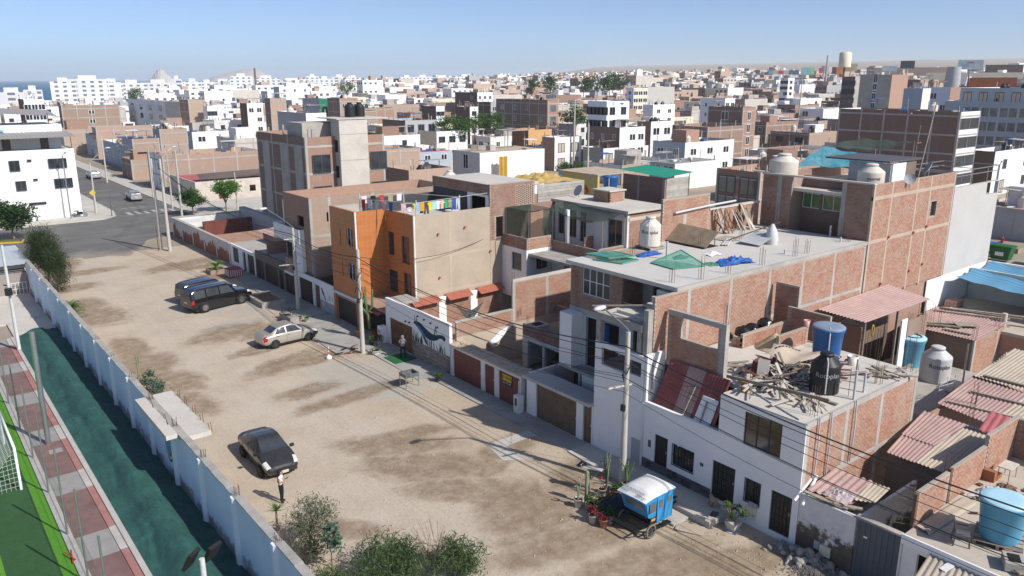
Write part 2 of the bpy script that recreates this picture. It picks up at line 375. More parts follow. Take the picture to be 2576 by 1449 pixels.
# far hills inland and across the bay
HILL = pm('desert_hill',(.3,.25,.2),.95,.15,.002,.02,0)
def ridge(name,pts,depth,seed):
    """pts: (u, top v, distance)"""
    m = MB(); V = []; F = []; n = len(pts) - 1
    rows = 9; cols = n * 12
    for i in range(cols + 1):
        t = i / cols * n; k = min(int(t),n - 1); f = t - k; f = f * f * (3 - 2 * f)
        u = pts[k][0] + (pts[k + 1][0] - pts[k][0]) * (t - k); v = pts[k][1] + (pts[k + 1][1] - pts[k][1]) * f; d = pts[k][2] + (pts[k + 1][2] - pts[k][2]) * (t - k)
        P = atd(u,v,d); z0 = -5; h = P.z - z0
        for j in range(rows):
            q = j / (rows - 1) * 2 - 1; s = (1 - abs(q)) ** 1.1; dd = 1 + q * depth / d
            hz = z0 + h * s * (1 + .12 * mnoise.noise((i * .35 + seed,j * .7,seed)) * (1 if abs(q) > .05 else 0))
            V.append((P.x * dd,P.y * dd,hz))
    for i in range(cols):
        for j in range(rows - 1): a = i * rows + j; F.append((a,a + 1,a + rows + 1,a + rows))
    m.add(V,F,True); tag(m.build(name,HILL),kind='structure'); return m
ridge('hill',[(1230,197,6000),(1330,189,6200),(1480,186,6300),(1620,189,6300),(1760,186,6100),(1900,190,6000)],900,3)
ridge('hill',[(1750,196,5200),(1980,178,5200),(2150,160,5200),(2330,150,5000),(2500,158,4800),(2700,145,4600)],800,5)
ridge('hill',[(2050,203,2600),(2200,196,2600),(2330,184,2400),(2480,174,2300),(2640,168,2200)],330,8)
ISL = pm('bare_island_rock',(.46,.42,.37),.95,.18,.004,.05,.3,stain=(.33,.29,.25))
def island(label,prof,dist,th):
    """prof: (u, v) outline of the crest from left to right"""
    m = MB(); c = atd(prof[len(prof) // 2][0],198,dist); fw = Vector((c.x,c.y,0)).normalized(); V = []; F = []; rows = 9; n = (len(prof) - 1) * 5
    for i in range(n + 1):
        t = i / 5; k = min(int(t),len(prof) - 2); f = t - k
        P = atd(prof[k][0] * (1 - f) + prof[k + 1][0] * f,prof[k][1] * (1 - f) + prof[k + 1][1] * f,dist)
        for j in range(rows):
            q = j / (rows - 1) * 2 - 1; e = math.sin(math.pi * i / n) ** .6
            jit = mnoise.noise((i * .4,j * .6,dist * .01)) * 14 * (1 - abs(q))
            V.append((P.x + fw.x * (q * th * e + jit),P.y + fw.y * (q * th * e + jit),-3.5 + (P.z + 3.5) * (1 - abs(q) ** 1.3)))
    for i in range(n):
        for j in range(rows - 1): a = i * rows + j; F.append((a,a + 1,a + rows + 1,a + rows))
    m.add(V,F,True); tag(m.build('island',ISL),label,'island')
island('pointed bare rock island rising from the sea',[(368,202),(380,197),(388,186),(395,176),(402,172),(410,175),(420,186),(432,196),(442,202)],3600,60)
island('long low rounded rock island behind the white flats',[(520,202),(535,193),(560,186),(585,180),(610,175),(635,174),(660,180),(690,195),(710,203)],4000,140)
island('tiny rock islet on the sea horizon',[(183,201),(187,196),(191,192),(196,194),(201,200)],4200,30)
# --- the dirt street with its damp stains
STN = [(570,838,3.2,1.7,.3),(672,832,2.6,1.5,.5),(650,880,2.2,1.,.2),(720,915,3.2,1.2,.4),(815,900,2.6,.8,.3),(880,1000,3.6,.9,.1),(770,985,2.2,1.,0),
       (995,1120,3.2,1.3,-.6),(1075,1175,3.4,1.5,-.7),(1165,1235,2.6,1.2,-.7),(1040,1092,2.3,.8,-.3),(1290,1260,2.0,1.6,.4),(1345,1305,2.6,1.5,.2),(1270,1130,2.,1.,.2),
       (1240,1180,1.3,.5,.1),(1420,1370,3.4,1.1,-.2),(1620,1425,3.6,1.2,-.2),(1830,1425,3.,1.,-.3),(1470,1190,2.2,1.4,.2),(200,688,4.2,1.2,0),(188,725,2.2,1.5,.3),(245,795,2.,3.4,.2),(225,765,1.4,2.,0),
       (365,920,2.2,2.6,.2),(430,960,1.6,2.6,.2),(480,1015,1.3,2.6,.2),(455,668,4.2,1.6,.3),(510,672,2.5,1.,0),(540,700,2.,1.,0),(560,690,3,1,0),(860,1335,2.,.8,-.8),(330,880,1.2,3,0),(160,660,1.5,4,0)]
GRV = [(930,945,4.2,2.6,.2),(850,930,2.,1.5,0),(1010,985,2.6,1.,0),(570,765,3.4,2.,.3),(640,775,2.4,2.,0),(600,812,2.,1.,0)]
def blobs(k,lst,soft,warp=.55):
    p = k.sep(); nz = k.noise(.5,9,.72,dist=.8); nzv = k.math('MULTIPLY',k.math('SUBTRACT',nz,.5),warp * 4); acc = None
    for u,v,rx,ry,ro in lst:
        c = atz(u,v); cs,sn = math.cos(ro),math.sin(ro)
        dx = k.math('SUBTRACT',p[0],c.x); dy = k.math('SUBTRACT',p[1],c.y)
        a = k.math('ADD',k.math('MULTIPLY',dx,cs / rx),k.math('MULTIPLY',dy,sn / rx)); b = k.math('ADD',k.math('MULTIPLY',dx,-sn / ry),k.math('MULTIPLY',dy,cs / ry))
        d = k.math('SQRT',k.math('ADD',k.math('MULTIPLY',a,a),k.math('MULTIPLY',b,b)))
        acc = d if acc is None else k.math('MINIMUM',acc,d)
    return k.ramp(k.math('MULTIPLY_ADD',k.math('ADD',acc,nzv),.5,.0),[(.5 - soft,1.),(.5 + soft,0.)],'EASE')
k = NT('dirt_road'); f = k.noise(.35,8,.68); fi = k.noise(9,5,.7); tr = k.noise(.5,4,.6,sc3=(1.6,.16,1))
cc = k.ramp(k.math('ADD',k.math('MULTIPLY',f,.7),k.math('MULTIPLY',fi,.3)),[(.3,(.4,.31,.215)),(.47,(.47,.38,.28)),(.62,(.53,.44,.335))])
cc = k.mix(k.ramp(tr,[(.5,0.),(.68,.4)]),cc,(.54,.47,.385))
px = k.sep()[0]; band = k.ramp(k.math('MULTIPLY',k.math('ABSOLUTE',k.math('SUBTRACT',px,15.5)),.14),[(.3,.5),(.8,0.)])
cc = k.mix(k.math('MULTIPLY',band,k.ramp(f,[(.3,.4),(.6,1.)])),cc,(.55,.49,.42))
gm = blobs(k,GRV,.2); cc = k.mix(k.math('MULTIPLY',gm,k.ramp(k.noise(22,4,.8),[(.35,.35),(.65,.95)])),cc,(.42,.4,.36))
sm_ = blobs(k,STN,.17,.42); cc = k.mix(k.math('MULTIPLY',sm_,k.ramp(k.noise(1.3,6,.7),[(.25,.25),(.6,.85)])),cc,(.215,.15,.095))
cc = k.mix(k.ramp(k.noise(26,4,.75),[(.57,0.),(.7,.5)]),cc,(.26,.2,.14)); cc = k.mix(k.ramp(k.noise(3.2,6,.8),[(.62,0.),(.74,.2)]),cc,(.3,.22,.14))
cc = k.mix(k.ramp(k.noise(1.,5,.7,sc3=(7,.1,1),dist=.3),[(.56,0.),(.64,.3),(.7,0.)]),cc,(.36,.29,.215)); cc = k.mix(k.ramp(k.noise(7,6,.8),[(.35,.35),(.5,0.)]),cc,(.33,.26,.19)); cc = k.mix(k.ramp(k.noise(15,5,.8),[(.64,0.),(.74,.25)]),cc,(.58,.52,.44))
k.col(cc); k.b.inputs['Roughness'].default_value = .97; k.b.inputs['Specular IOR Level'].default_value = .1
k.bump(k.math('ADD',k.noise(5,8,.7),k.math('MULTIPLY',tr,2.)),.8,.05); DIRT = k.m
m = MB()
def dirt(u,v):
    x = 8.7 + u * 18.2; y = -4 + v * 97; return (x,y,.045 + .04 * mnoise.noise((x * .22,y * .22,0)) * min(1,(x - 8.7) / 2,(26.9 - x) / 2 if x < 26.9 else 0))
m.grid(dirt,40,200); tag(m.build('dirt_street',DIRT),kind='structure')
rg = random.Random(77); pb_ = MB()
for i in range(3600):
    near = rg.random() < .5; x = (rg.choice([9.3 + abs(rg.gauss(0,.8)),25.2 - abs(rg.gauss(0,1.1))]) if near else rg.uniform(9,25.5)); y = rg.uniform(8,90) if rg.random() < .4 else rg.uniform(12,50); s = rg.uniform(.015,.05) * (1.5 if rg.random() < .08 else 1); z = dirt((x - 8.7) / 18.2,(y + 4) / 97)[2]
    pb_.add([(x - s,y - s * .6,z),(x + s,y - s * .4,z),(x,y + s,z),(x,y,z + s)],[(0,1,3),(1,2,3),(2,0,3)])
tag(pb_.build('pebbles',pm('street_pebbles',(.36,.31,.25),.95,.3,8)),'loose pebbles and crumbs strewn over the dirt street','pebbles',kind='stuff')
# --- asphalt cross street and its continuation
k = NT('asphalt'); f = k.noise(.22,6,.65); cc = k.ramp(f,[(.3,(.105,.1,.095)),(.5,(.14,.135,.125)),(.7,(.185,.175,.16))])
p = k.sep(); du = k.ramp(k.math('ADD',k.math('MULTIPLY',k.math('SUBTRACT',97.,p[1]),.1),k.math('MULTIPLY',k.math('SUBTRACT',f,.5),1.6)),[(.05,0.),(.75,.85)])
cc = k.mix(du,cc,(.4,.33,.25)); cc = k.mix(k.ramp(k.noise(.4,4,.6,sc3=(.15,1.6,1)),[(.55,0.),(.66,.5)]),cc,(.23,.215,.19)); cc = k.mix(k.ramp(k.noise(40,3,.7),[(.5,0.),(.7,.3)]),cc,(.05,.05,.05))
k.col(cc); k.b.inputs['Roughness'].default_value = .9; k.bump(k.noise(50,3),.3,.01); ASPH = k.m
road = MB(); road.prism([(-140,91.5),(19.5,91),(22,96),(23.3,99.2),(26.8,100.6),(62,101),(62,112.5),(33.2,113.2),(33.0,121),(33.0,330),(25.3,330),(25.3,123.5),(24.6,119.6),(22.5,117.4),(-140,116.6)],-.3,.036)
tag(road.build('road',ASPH),kind='structure')
PAVE = pm('pavement_concrete',(.5,.47,.42),.92,.14,.5,10,.25,stain=(.36,.33,.29),st_amt=.5)
PAVED = pm('old_pavement',(.36,.345,.315),.92,.18,.8,10,.3,stain=(.2,.19,.17),st_amt=.55)
def paved(name,polys,mat,z=.15,joints=None):
    m = MB()
    for q in polys: m.prism(q,-.2,z)
    return tag(m.build(name,mat),kind='structure')
paved('pavement',[[(-140,117.0),(22.6,117.6),(24.4,119.8),(25.1,123.6),(25.1,330),(20.6,330),(20.6,122),(-140,122)]],PAVE)
paved('pavement',[[(33.4,113.4),(66,112.9),(66,125.2),(37.5,125.2),(36.2,136),(35.6,330),(33.2,330),(33.2,121)]],PAVE,.14)
paved('pavement',[[(25.2,27.0),(26.6,27.0),(26.6,47.9),(24.6,47.9),(24.4,40.2),(25.2,40.0)]],PAVED,.1)
paved('pavement',[[(25.0,18.0),(26.6,18.0),(26.6,24.5),(25.0,24.5)]],PAVE,.36)
paved('pavement',[[(25.0,24.502),(26.6,24.502),(26.6,26.98),(25.1,26.98)]],PAVE,.14)
paved('pavement',[[(22.6,48.0),(26.6,48.0),(26.6,57.2),(23.0,57.2)]],PAVED,.1)
paved('pavement',[[(24.2,57.3),(26.6,57.3),(26.6,79.4),(25.0,79.4)]],PAVED,.13)
paved('driveway',[[(22.4,30.3),(25.2,30.3),(25.2,27.9),(23.4,27.4),(22.0,28.4)]],PAVE,.055)
# zebra marks, kerb of the planted median
ZEB = pm('worn_road_paint',(.42,.42,.41),.9,.3,2,stain=(.2,.19,.18),st_amt=.8)
for i in range(6):
    x = 26.2 + i * 1.15; tag(MB().prism([(x,119.4),(x + .5,119.3),(x + .5,122.0),(x,122.1)],.0365,.0405).build('crossing_stripe',ZEB),kind='structure')
for i in range(4):
    x = 26.6 + i * 1.3; tag(MB().prism([(x,126.4),(x + .6,125.4),(x + .75,125.5),(x + .15,126.5)],.0365,.0405).build('road_marking',ZEB),kind='structure')
med = MB().prism([(-30,107.6),(9.5,107.2),(11.2,106.4),(11.6,107.6),(10.6,109.6),(-30,111.2)],0,.16); tag(med.build('median',pm('median_soil',(.12,.13,.05),.95)),kind='structure')
yk = MB(); yk.bar((-30,107.4,.1),(9.6,107.0,.1),.16,.2); yk.bar((9.6,107.0,.1),(11.3,106.25,.1),.16,.2); yk.bar((11.3,106.25,.1),(11.75,107.6,.1),.16,.2)
tag(yk.build('median_kerb',pm('yellow_kerb_paint',(.62,.42,.06),.8)),kind='structure')
# ================================================================== SPORTS GROUND ON THE LEFT
k = NT('artificial_turf'); px = k.sep()[0]; py = k.sep()[1]
st = k.math('GREATER_THAN',k.math('FRACT',k.math('MULTIPLY',k.math('SUBTRACT',px,-.3),.1538)),.5)
f = k.noise(14,5,.7); g = k.noise(1.1,5,.6)
edge = k.math('GREATER_THAN',px,2.95); lt = k.math('MAXIMUM',edge,k.math('LESS_THAN',px,1.22))
cc = k.mix(lt,k.ramp(k.math('ADD',k.math('MULTIPLY',f,.6),k.math('MULTIPLY',g,.4)),[(.35,(.015,.07,.018)),(.65,(.04,.115,.03))]),k.ramp(f,[(.3,(.07,.24,.015)),(.7,(.13,.36,.025))]))
k.col(cc); k.b.inputs['Roughness'].default_value = .9; k.bump(k.noise(60,3),.6,.03); TURF = k.m
m = MB().prism([(-45,14),(3.42,14),(3.42,78),(-45,78)],-.3,.03); tag(m.build('turf_pitch',TURF),kind='structure')
KERB = pm('white_kerb',(.47,.44,.4),.9,.15,1.2,stain=(.36,.33,.3)); KERBR = pm('red_kerb',(.36,.17,.15),.9,.18,1.5,stain=(.4,.3,.27))
PVR = pm('red_pavers',(.2,.12,.11),.95,.2,1.5,30,.5,stain=(.25,.19,.17)); PVG = pm('grey_pavers',(.3,.285,.27),.95,.16,1.5,30,.4)
kb = MB().box(3.43,3.78,14,66.2,-.2,.1); tag(kb.build('kerb',KERB),kind='structure')
kb = MB().box(5.38,5.6,14,66,-.2,.16); tag(kb.build('kerb',KERB),kind='structure')
y = 14.6; i = 0
while y < 66:
    g = i % 2; L = 2.1 if g else 4.35; y2 = min(y + L,66)
    tag(MB().box(3.79,5.08,y + .003,y2 - .003,-.2,.06).build('paving',PVG if g else PVR),kind='structure')
    tag(MB().box(5.085,5.375,y + .003,y2 - .003,-.2,.1).build('kerb',KERB if g else KERBR),kind='structure'); y = y2; i += 1
tag(MB().box(4.35,4.95,43.2,43.75,.0,.064).build('paving',PVG),kind='structure')
slab = MB()
for j in range(4): slab.box(5.62 if j == 0 else 3.5,8.5,66.8 + j * 3.3 - .01 * 0,66.8 + j * 3.3 + 3.28,-.2,.14)
slab.prism([(5.62,64.4),(6.6,66.2),(8.5,66.9),(8.5,66.81),(5.62,66.81)],-.2,.13); slab.box(-30,3.48,70.1,80,-.2,.13)
tag(slab.build('paving_slab',CONCL),kind='structure')
# netted berm: one rippled sheet of green shade cloth
k = NT('green_shade_cloth'); f = k.noise(.9,6,.65); fi = k.noise(7,5,.7,sc3=(1,.4,1))
cc = k.ramp(k.math('ADD',k.math('MULTIPLY',f,.55),k.math('MULTIPLY',fi,.45)),[(.32,(.014,.055,.047)),(.52,(.026,.1,.083)),(.7,(.05,.16,.13))])
cc = k.mix(k.ramp(k.noise(5,7,.8),[(.68,0.),(.76,.45)]),cc,(.3,.27,.2)); k.col(cc); k.b.inputs['Roughness'].default_value = .75; k.bump(k.math('ADD',fi,k.noise(30,3)),.5,.05); NET = k.m
def berm(u,v):
    y = 16 + v * (67.8 - 16); x = 5.62 + u * 2.92
    if y > 64: y = y - (y - 64) * max(0,.9 - u * 1.0) * .55
    h = .1 + .62 * math.exp(-((u - .46) / .25) ** 2) * (1 - .75 * smooth(62,68,y)) + .1 * mnoise.noise((x * 1.3,y * .35,2)) * min(1,u * 6,(1 - u) * 5)
    h += .07 * abs(mnoise.noise((x * 3,y * 1.2,5))) * min(1,u * 6,(1 - u) * 5) - .16 * math.exp(-((u - .22 - .05 * math.sin(y)) / .05) ** 2) * max(0,mnoise.noise((y * .4,1,1)) + .25)
    return (x,y,max(.03,h))
tag(MB().grid(berm,44,260).build('netted_berm',NET),kind='structure')
# the boundary wall
k = NT('boundary_wall_paint'); z = k.sep()[2]; f = k.noise(1.2,7,.7); yy = k.noise(.35,4)
cc = k.ramp(k.noise(.7,5),[(.3,(.56,.65,.79)),(.7,(.66,.74,.86))])
low = k.ramp(k.math('ADD',k.math('MULTIPLY',z,.34),k.math('MULTIPLY',k.math('SUBTRACT',k.noise(2.2,8,.75),.5),.9)),[(.17,1.),(.24,0.)])
low = k.math('MULTIPLY',low,k.ramp(yy,[(.42,0.),(.5,1.)])); cc = k.mix(low,cc,k.ramp(f,[(.3,(.2,.19,.18)),(.7,(.42,.4,.37))]))
k.col(cc); k.b.inputs['Roughness'].default_value = .85; k.bump(f,.2,.02); BWALL = k.m
WY0,WY1 = 14.0,79.6
bw = thing('boundary_wall','long pale blue painted wall with pilasters between the dirt street and the netted bank','wall',(8.7,47,0))
ys = [15.9 + 4 * i for i in range(16)]
for a,b in zip([WY0] + ys,ys + [WY1]): MB().box(8.56,8.72,a,b,-.1,2.98).build('wall_panel',BWALL,bw)
for a,b in zip([WY0] + ys,ys + [WY1]): MB().box(8.7205,8.8,a,b,-.1,2.95).build('wall_back',WHITED,bw)
for y in ys:
    pl = MB(); pl.add([(8.56,y - .22,-.1),(8.42,y - .1,-.1),(8.42,y + .1,-.1),(8.56,y + .22,-.1),(8.56,y - .22,3.0),(8.42,y - .1,3.0),(8.42,y + .1,3.0),(8.56,y + .22,3.0)],
                      [(1,0,4,5),(2,1,5,6),(3,2,6,7),(4,7,6,5)]); pl.build('pilaster',pm('pilaster_paint',(.72,.77,.83),.8,.06,.6,stain=(.5,.5,.5),st_amt=.3),bw)
cap = MB()
for i in range(120):
    a = WY0 + (WY1 - WY0) * i / 120; b = WY0 + (WY1 - WY0) * (i + 1) / 120; cap.box(8.53 - random.random() * .02,8.83 + random.random() * .02,a,b - .006,2.981,3.0 + random.random() * .05)
tag(cap.build('rough_coping',CONCR,bw),kind='stuff')
for y in ys[:7]: rebar(bw,8.68,y,3.0,.42,4,.14)
for y in ys[7:10]: rebar(bw,8.68,y,3.0,.25,2,.14)
# painted crest, mostly under the porch slab
cr = MB(); c0 = (8.545,36.9,1.62)
for r0,r1,mi in ((.0,.42,0),(.42,.55,1),(.55,.66,2),(.66,.78,3)):
    cr.m = mi; n = 26
    for q in range(n):
        a,b = 2 * math.pi * q / n,2 * math.pi * (q + 1) / n; g = lambda r,t: (8.545 - .001 * mi,36.9 + r * math.cos(t) * .78,1.75 + r * math.sin(t) * 1.15)
        cr.quad(g(r0,a),g(r1,a),g(r1,b),g(r0,b))
cr.build('painted_crest',[pm('crest_blue',(.1,.35,.5)),pm('crest_brown',(.25,.1,.05)),pm('crest_white',(.6,.6,.55)),pm('crest_green',(.03,.12,.06))],bw)
po = thing('porch_slab','concrete porch slab lying across the pale blue boundary wall','canopy',(8.8,37.3,3.0))
MB().box(8.86,9.85,34.5,40.6,2.75,2.98).build('slab',CONCL,po); MB().box(8.0,8.5,34.9,40.3,2.86,3.06).build('slab',CONCL,po)
MB().box(8.5,8.86,34.7,40.4,2.83,2.93).build('gutter',CONCR,po); MB().box(8.9,9.06,34.8,34.95,0,2.75).build('post',CONCR,po); MB().box(9.6,9.75,40.2,40.35,0,2.75).build('post',CONCR,po)
for y in (34.7,35.9,37.1,38.4,39.6): rebar(po,9.9,y,2.85,.5,2,.1)
for y in (36.2,38.6): MB().tube([(8.45,y,3.08),(8.62,y + 1.2,3.1),(8.5,y + 1.9,3.1)],.012,4).build('loose_rebar',RUST,po)
# guard house at the far end
gh = thing('guard_house','low building with pale metal roof at the end of the blue wall','building',(4,84,0))
MB().box(-12,8.5,79.7,88.4,-.1,2.05).build('wall',pm('taupe_paint',(.3,.255,.235),.85,.1),gh); MB().box(-12,8.52,79.68,88.4,2.45,2.8).build('upper_wall',pm('taupe_paint',(.3,.255,.235)),gh)
lv = MB()
for i in range(2): lv.box(-12,8.45,79.72,79.76,2.13 + i * .14,2.18 + i * .14)
for i in range(14): lv.box(-11 + i * 1.5,-10.95 + i * 1.5,79.71,79.77,2.05,2.45)
lv.build('vent_grille',STEEL,gh); MB().box(-11.9,8.4,79.95,88.2,2.05,2.45).build('vent_recess',DARK,gh)
k = corrugated(MB(),(-12.4,79.2,2.86),(8.9,79.2,2.86),(-12.4,88.6,2.95),(8.9,88.6,2.95),.5,.012); k.build('roof',pm('pale_metal_roof',(.56,.6,.63),.5,.07,.5,metal=.2),gh)
gt = thing('white_gate','small white barred gate standing by the guard house','gate',(7.6,79.4,.14)); g = MB()
for i in range(6): g.tube([(6.9 + i * .28,79.3,.2),(6.9 + i * .28,79.3,1.25)],.022,5)
for z in (.22,.7,1.25): g.tube([(6.88,79.3,z),(8.33,79.3,z)],.022,5)
g.build('bars',WHITE,gt)
# chain link fence round the pitch: posts, mesh of thin wires
CHAIN = bpy.data.materials.new('fence_mesh'); CHAIN.use_nodes = True
fn = thing('pitch_fence','chain link fence with grey steel posts along the turf pitch','fence',(3.62,40,0))
for y,h in ((18.5,4),(22.5,4),(26.4,4),(30.3,4.0),(34.4,4.0),(38.8,4),(43.2,4),(47.6,4),(52,4),(56.4,4),(60.8,4)): MB().tube([(3.62,y,.1),(3.62,y,h)],.038,8).build('post',STEEL,fn)
wr = MB()
for d in (1,-1):
    y = 16.
    while y < 62:
        wr.add([(3.62,y,.15),(3.62,y + .008,.15),(3.62,y + 1.85 * d + .008,2.0),(3.62,y + 1.85 * d,2.0)],[(0,1,2,3)]); y += .085
for z in (.14,1.1,2.0): wr.bar((3.62,16,z),(3.62,62,z),.012)
tag(wr.build('wire_mesh',STEEL,fn),kind='stuff')
gl = thing('football_goal','white football goal with a net on the turf','goal',(1.2,43,0))
gpost = MB(); gpost.tube([(2.68,40.1,.03),(2.68,40.1,2.1),(2.68,46.1,2.1),(2.68,46.1,.03)],.06,10)
gl_rot = None
g2 = MB(); g2.tube([(-2.6,40.15,.03),(2.68,40.15,.03)],.01,4)
goal_net = MB()
for i in range(30):
    t = i / 29
    goal_net.bar((2.66,40.1 + 6 * t,2.08),(1.0,40.1 + 6 * t,.05),.008)
for i in range(14):
    t = i / 13; goal_net.bar((2.66 - 1.66 * t,40.1,2.08 - 2.03 * t),(2.66 - 1.66 * t,46.1,2.08 - 2.03 * t),.008)
for i in range(9):
    t = i / 9; goal_net.bar((2.66 - 1.66 * t,40.1,.05),(2.66 - 1.66 * t,40.1,2.08 - 2.03 * t),.008); goal_net.bar((2.66,40.1,2.08 * t),(1.0 + 1.6 * t,40.1,2.0 * t),.008)
gpost.build('goal_frame',WHITE,gl); tag(goal_net.build('goal_net',WHITE,gl),kind='stuff')
fl = thing('floodlight_pole','white pole with black floodlights between the paver path and the bank','lamp',(5.5,62.6,0)); MB().tube([(5.5,62.6,0),(5.5,62.6,7.6)],[.13,.09],12).build('pole',pm('pole_white_paint',(.6,.6,.58),.6),fl)
MB().cbox((5.42,62.3,4.4),(.4,.25,.5),.3).build('lamp_box',BLKP,fl); MB().bar((5.2,62.6,4.85),(5.6,62.6,4.75),.08).build('bracket',BLKP,fl)
fl2 = thing('floodlight_pole','white pole with black floodlights over the bank beside the blue wall','lamp',(7.05,24.3,0)); MB().tube([(5.75,22.5,0),(5.75,22.5,4.3)],[.12,.085],12).build('pole',pm('pole_white_paint',(.6,.6,.58)),fl2)
for dx,rz in ((-.35,.7),(.3,.5)): q = MB(); q.cbox((5.85 + dx,22.75,4.25),(.5,.12,.62),rz,.5); q.build('floodlight',BLKP,fl2)
w2 = thing('thick_post','slanting pale metal post beside the paver path','post',(4.55,46,0)); MB().tube([(4.5,44.6,.06),(4.55,44.6,6.2)],.13,12).build('post',STEEL,w2)
w3 = thing('training_hurdle','small red and white hurdle lying by the turf edge','hurdle',(3.55,31.6,.1)); q = MB(); q.tube([(3.4,32.0,.12),(3.5,33.0,.14)],.025,6); q.tube([(3.25,32.9,.2),(3.5,32.1,.16)],.025,6); q.build('rail',pm('red_plastic',(.6,.07,.03),.5),w3)
# ================================================================== NEAR HOUSES (front line x = 26.6, lots run in +x)
def bx(par,name,mat,x0,x1,y0,y1,z0,z1): return MB().box(x0,x1,y0,y1,z0,z1).build(name,mat,par)
def wl(par,ax,plane,a0,a1,z0,z1,holes=(),mat=None,depth=.18,name='wall'): return wall_mesh(MB(),ax,plane,a0,a1,z0,z1,holes,depth).build(name,mat or WHITE,par)
def cols(par,ax,plane,pos,z0,z1,w=.26,mat=None,proud=.016):
    for a in pos:
        m = MB(); abox(m,ax,plane - proud,plane + .1,a - w / 2,a + w / 2,z0,z1); m.build('column',mat or CONC,par)
def beams(par,ax,plane,a0,a1,zs,h=.24,mat=None,proud=.02):
    for z in zs: m = MB(); abox(m,ax,plane - proud,plane + .1,a0,a1,z,z + h); m.build('beam',mat or CONC,par)
def flat_roof(par,x0,x1,y0,y1,z,mat=None,name='roof_slab'): return bx(par,name,mat or CONCL,x0,x1,y0,y1,z - .2,z)
def door(par,ax,plane,a0,a1,z0,z1,mat,name='door',rows=0,depth=.1,leaf=1,handle=True):
    m = MB(); n = leaf
    for i in range(n):
        b0,b1 = a0 + (a1 - a0) * i / n + .006,a0 + (a1 - a0) * (i + 1) / n - .006; abox(m,ax,plane + depth,plane + depth + .04,b0,b1,z0,z1)
    for i in range(rows):
        z = z0 + (z1 - z0) * (i + .5) / rows; abox(m,ax,plane + depth - .015,plane + depth,a0 + .05,a1 - .05,z - .02,z + .02)
    d = m.build(name,mat,par)
    if handle: h = MB(); abox(h,ax,plane + depth - .05,plane + depth,a0 + .08,a0 + .12,z0 + 1.0,z0 + 1.12); h.build('handle',STEEL,d)
    return d
def plankfan(par,name,spec,mat=None):
    for p,q,w,t in spec: MB().bar(p,q,w,t).build(name,mat or WOOD,par)
# ---------- B: white two storey house
B = thing('white_house','white two storey house with black barred doors and a cluttered roof','house',(26.6,19.2,0))
F = 26.6
hb = [(15.27,16.24,.3,2.14),(16.73,17.52,1.07,2.16),(18.02,19.22,.5,2.3),(20.24,21.5,1.15,2.22),(21.78,22.58,.5,2.3),(16.0,17.78,3.63,5.1)]
wl(B,'x',F,14.98,23.42,-.1,3.62,hb[:5]); wl(B,'x',F,14.98,19.04,3.62,5.42,hb[5:])
wl(B,'x',F + .01,19.06,23.4,3.621,3.7,name='parapet'); bx(B,'terrace_floor',CONCR,F + .2,27.8,19.06,23.3,3.2,3.3)
bx(B,'wall',WHITED,F + .19,28,19.0,19.06,3.3,5.42)
for y0,y1,z0,z1 in (hb[0],hb[2],hb[4]):
    d = door(B,'x',F,y0,y1,z0,z1,BLACKM,rows=6,depth=.08)
    g = MB(); n = 5
    for i in range(n + 1): y = y0 + .03 + (y1 - y0 - .08) * i / n; g.box(F + .055,F + .075,y,y + .02,z0,z1)
    g.build('grille',BLACKM,d)
for h in (hb[1],hb[3]): window(B,'x',F,*h,BLACKM,GLASS,2,bars=7)
window(B,'x',F,*hb[5],pm('bronze_frame',(.06,.045,.035),.5),glass('bronze_glass',(.05,.035,.02)),3,depth=.08)
# tiled plinth: small slabs
TILE = pm('slate_tile',(.1,.105,.12),.4,.25,3,rndv=.6)
tu = MB().box(-.012,.01,-.13,.13,-.075,.075); tme = bpy.data.meshes.new('tile'); tme.from_pydata(tu.v,[],tu.f); tme.materials.append(TILE)
pl = bx(B,'plinth',DGREY,F - .012,F,18.03 + 1.21,23.38,.36,.84)
for j in range(3):
    for i in range(15):
        y = 19.38 + i * .27
        if y < 23.3 and not (21.7 < y < 22.7): inst('tile',tme,pl,(F - .016,y,.445 + j * .158))
bx(B,'downpipe',WHITED,F - .06,F,23.3,23.42,.14,3.6)
bx(B,'plaster_patch',GREYP,F - .006,F,23.46,24.05,.3,1.6); bx(B,'meter_panel',CREAM,F - .02,F,16.8,17.38,.35,.95)
for y in (16.9,17.12): bx(B,'meter_window',GREYP,F - .035,F - .02,y,y + .13,.5,.64); bx(B,'meter_box',GREYP,F - .05,F,y - .1,y + .1,.96,1.18)
for y in (20.9,22.9): MB().tube([(F,y,2.35),(F - .35,y,2.42)],.03,6).build('wall_lamp',WHITE,B)
bx(B,'intercom',DGREY,F - .03,F,22.8,22.95,1.5,1.85); bx(B,'house_number',DGREY,F - .02,F,19.7,19.88,1.75,1.9)
flat_roof(B,F + .02,35.85,15.0,19.02,5.48,CONCL); flat_roof(B,27.95,35.85,19.0205,23.3,5.478,CONCL)
bx(B,'rear_wall',BRICKF,35.7,35.85,15.2,23.3,0,5.27)
bricks(B,'y',14.99,26.8,35.7,.0,5.27); cols(B,'y',14.99,[26.78,29.7,32.6,35.72],-.05,5.28,.24); beams(B,'y',14.99,26.64,35.85,[5.28],.215)
beams(B,'y',14.99,26.64,35.85,[2.6],.2)
# pier, frame wall above the light well
wl(B,'y',23.26,F + .02,27.88,3.3,6.0,[(26.95,27.1,4.2,5.6)],WHITE,.14,'pier')
bricks(B,'x',27.93,20.2,23.24,5.48,7.82,[(20.35,22.45,6.8,8)],BRICK,True,.14)
bx(B,'column',CONC,27.88,28.14,19.92,20.19,5.48,7.82); bx(B,'beam',CONC,27.89,28.13,19.92,23.24,7.8205,8.06)
rebar(B,28.0,20.05,8.06,.9,4,.15)
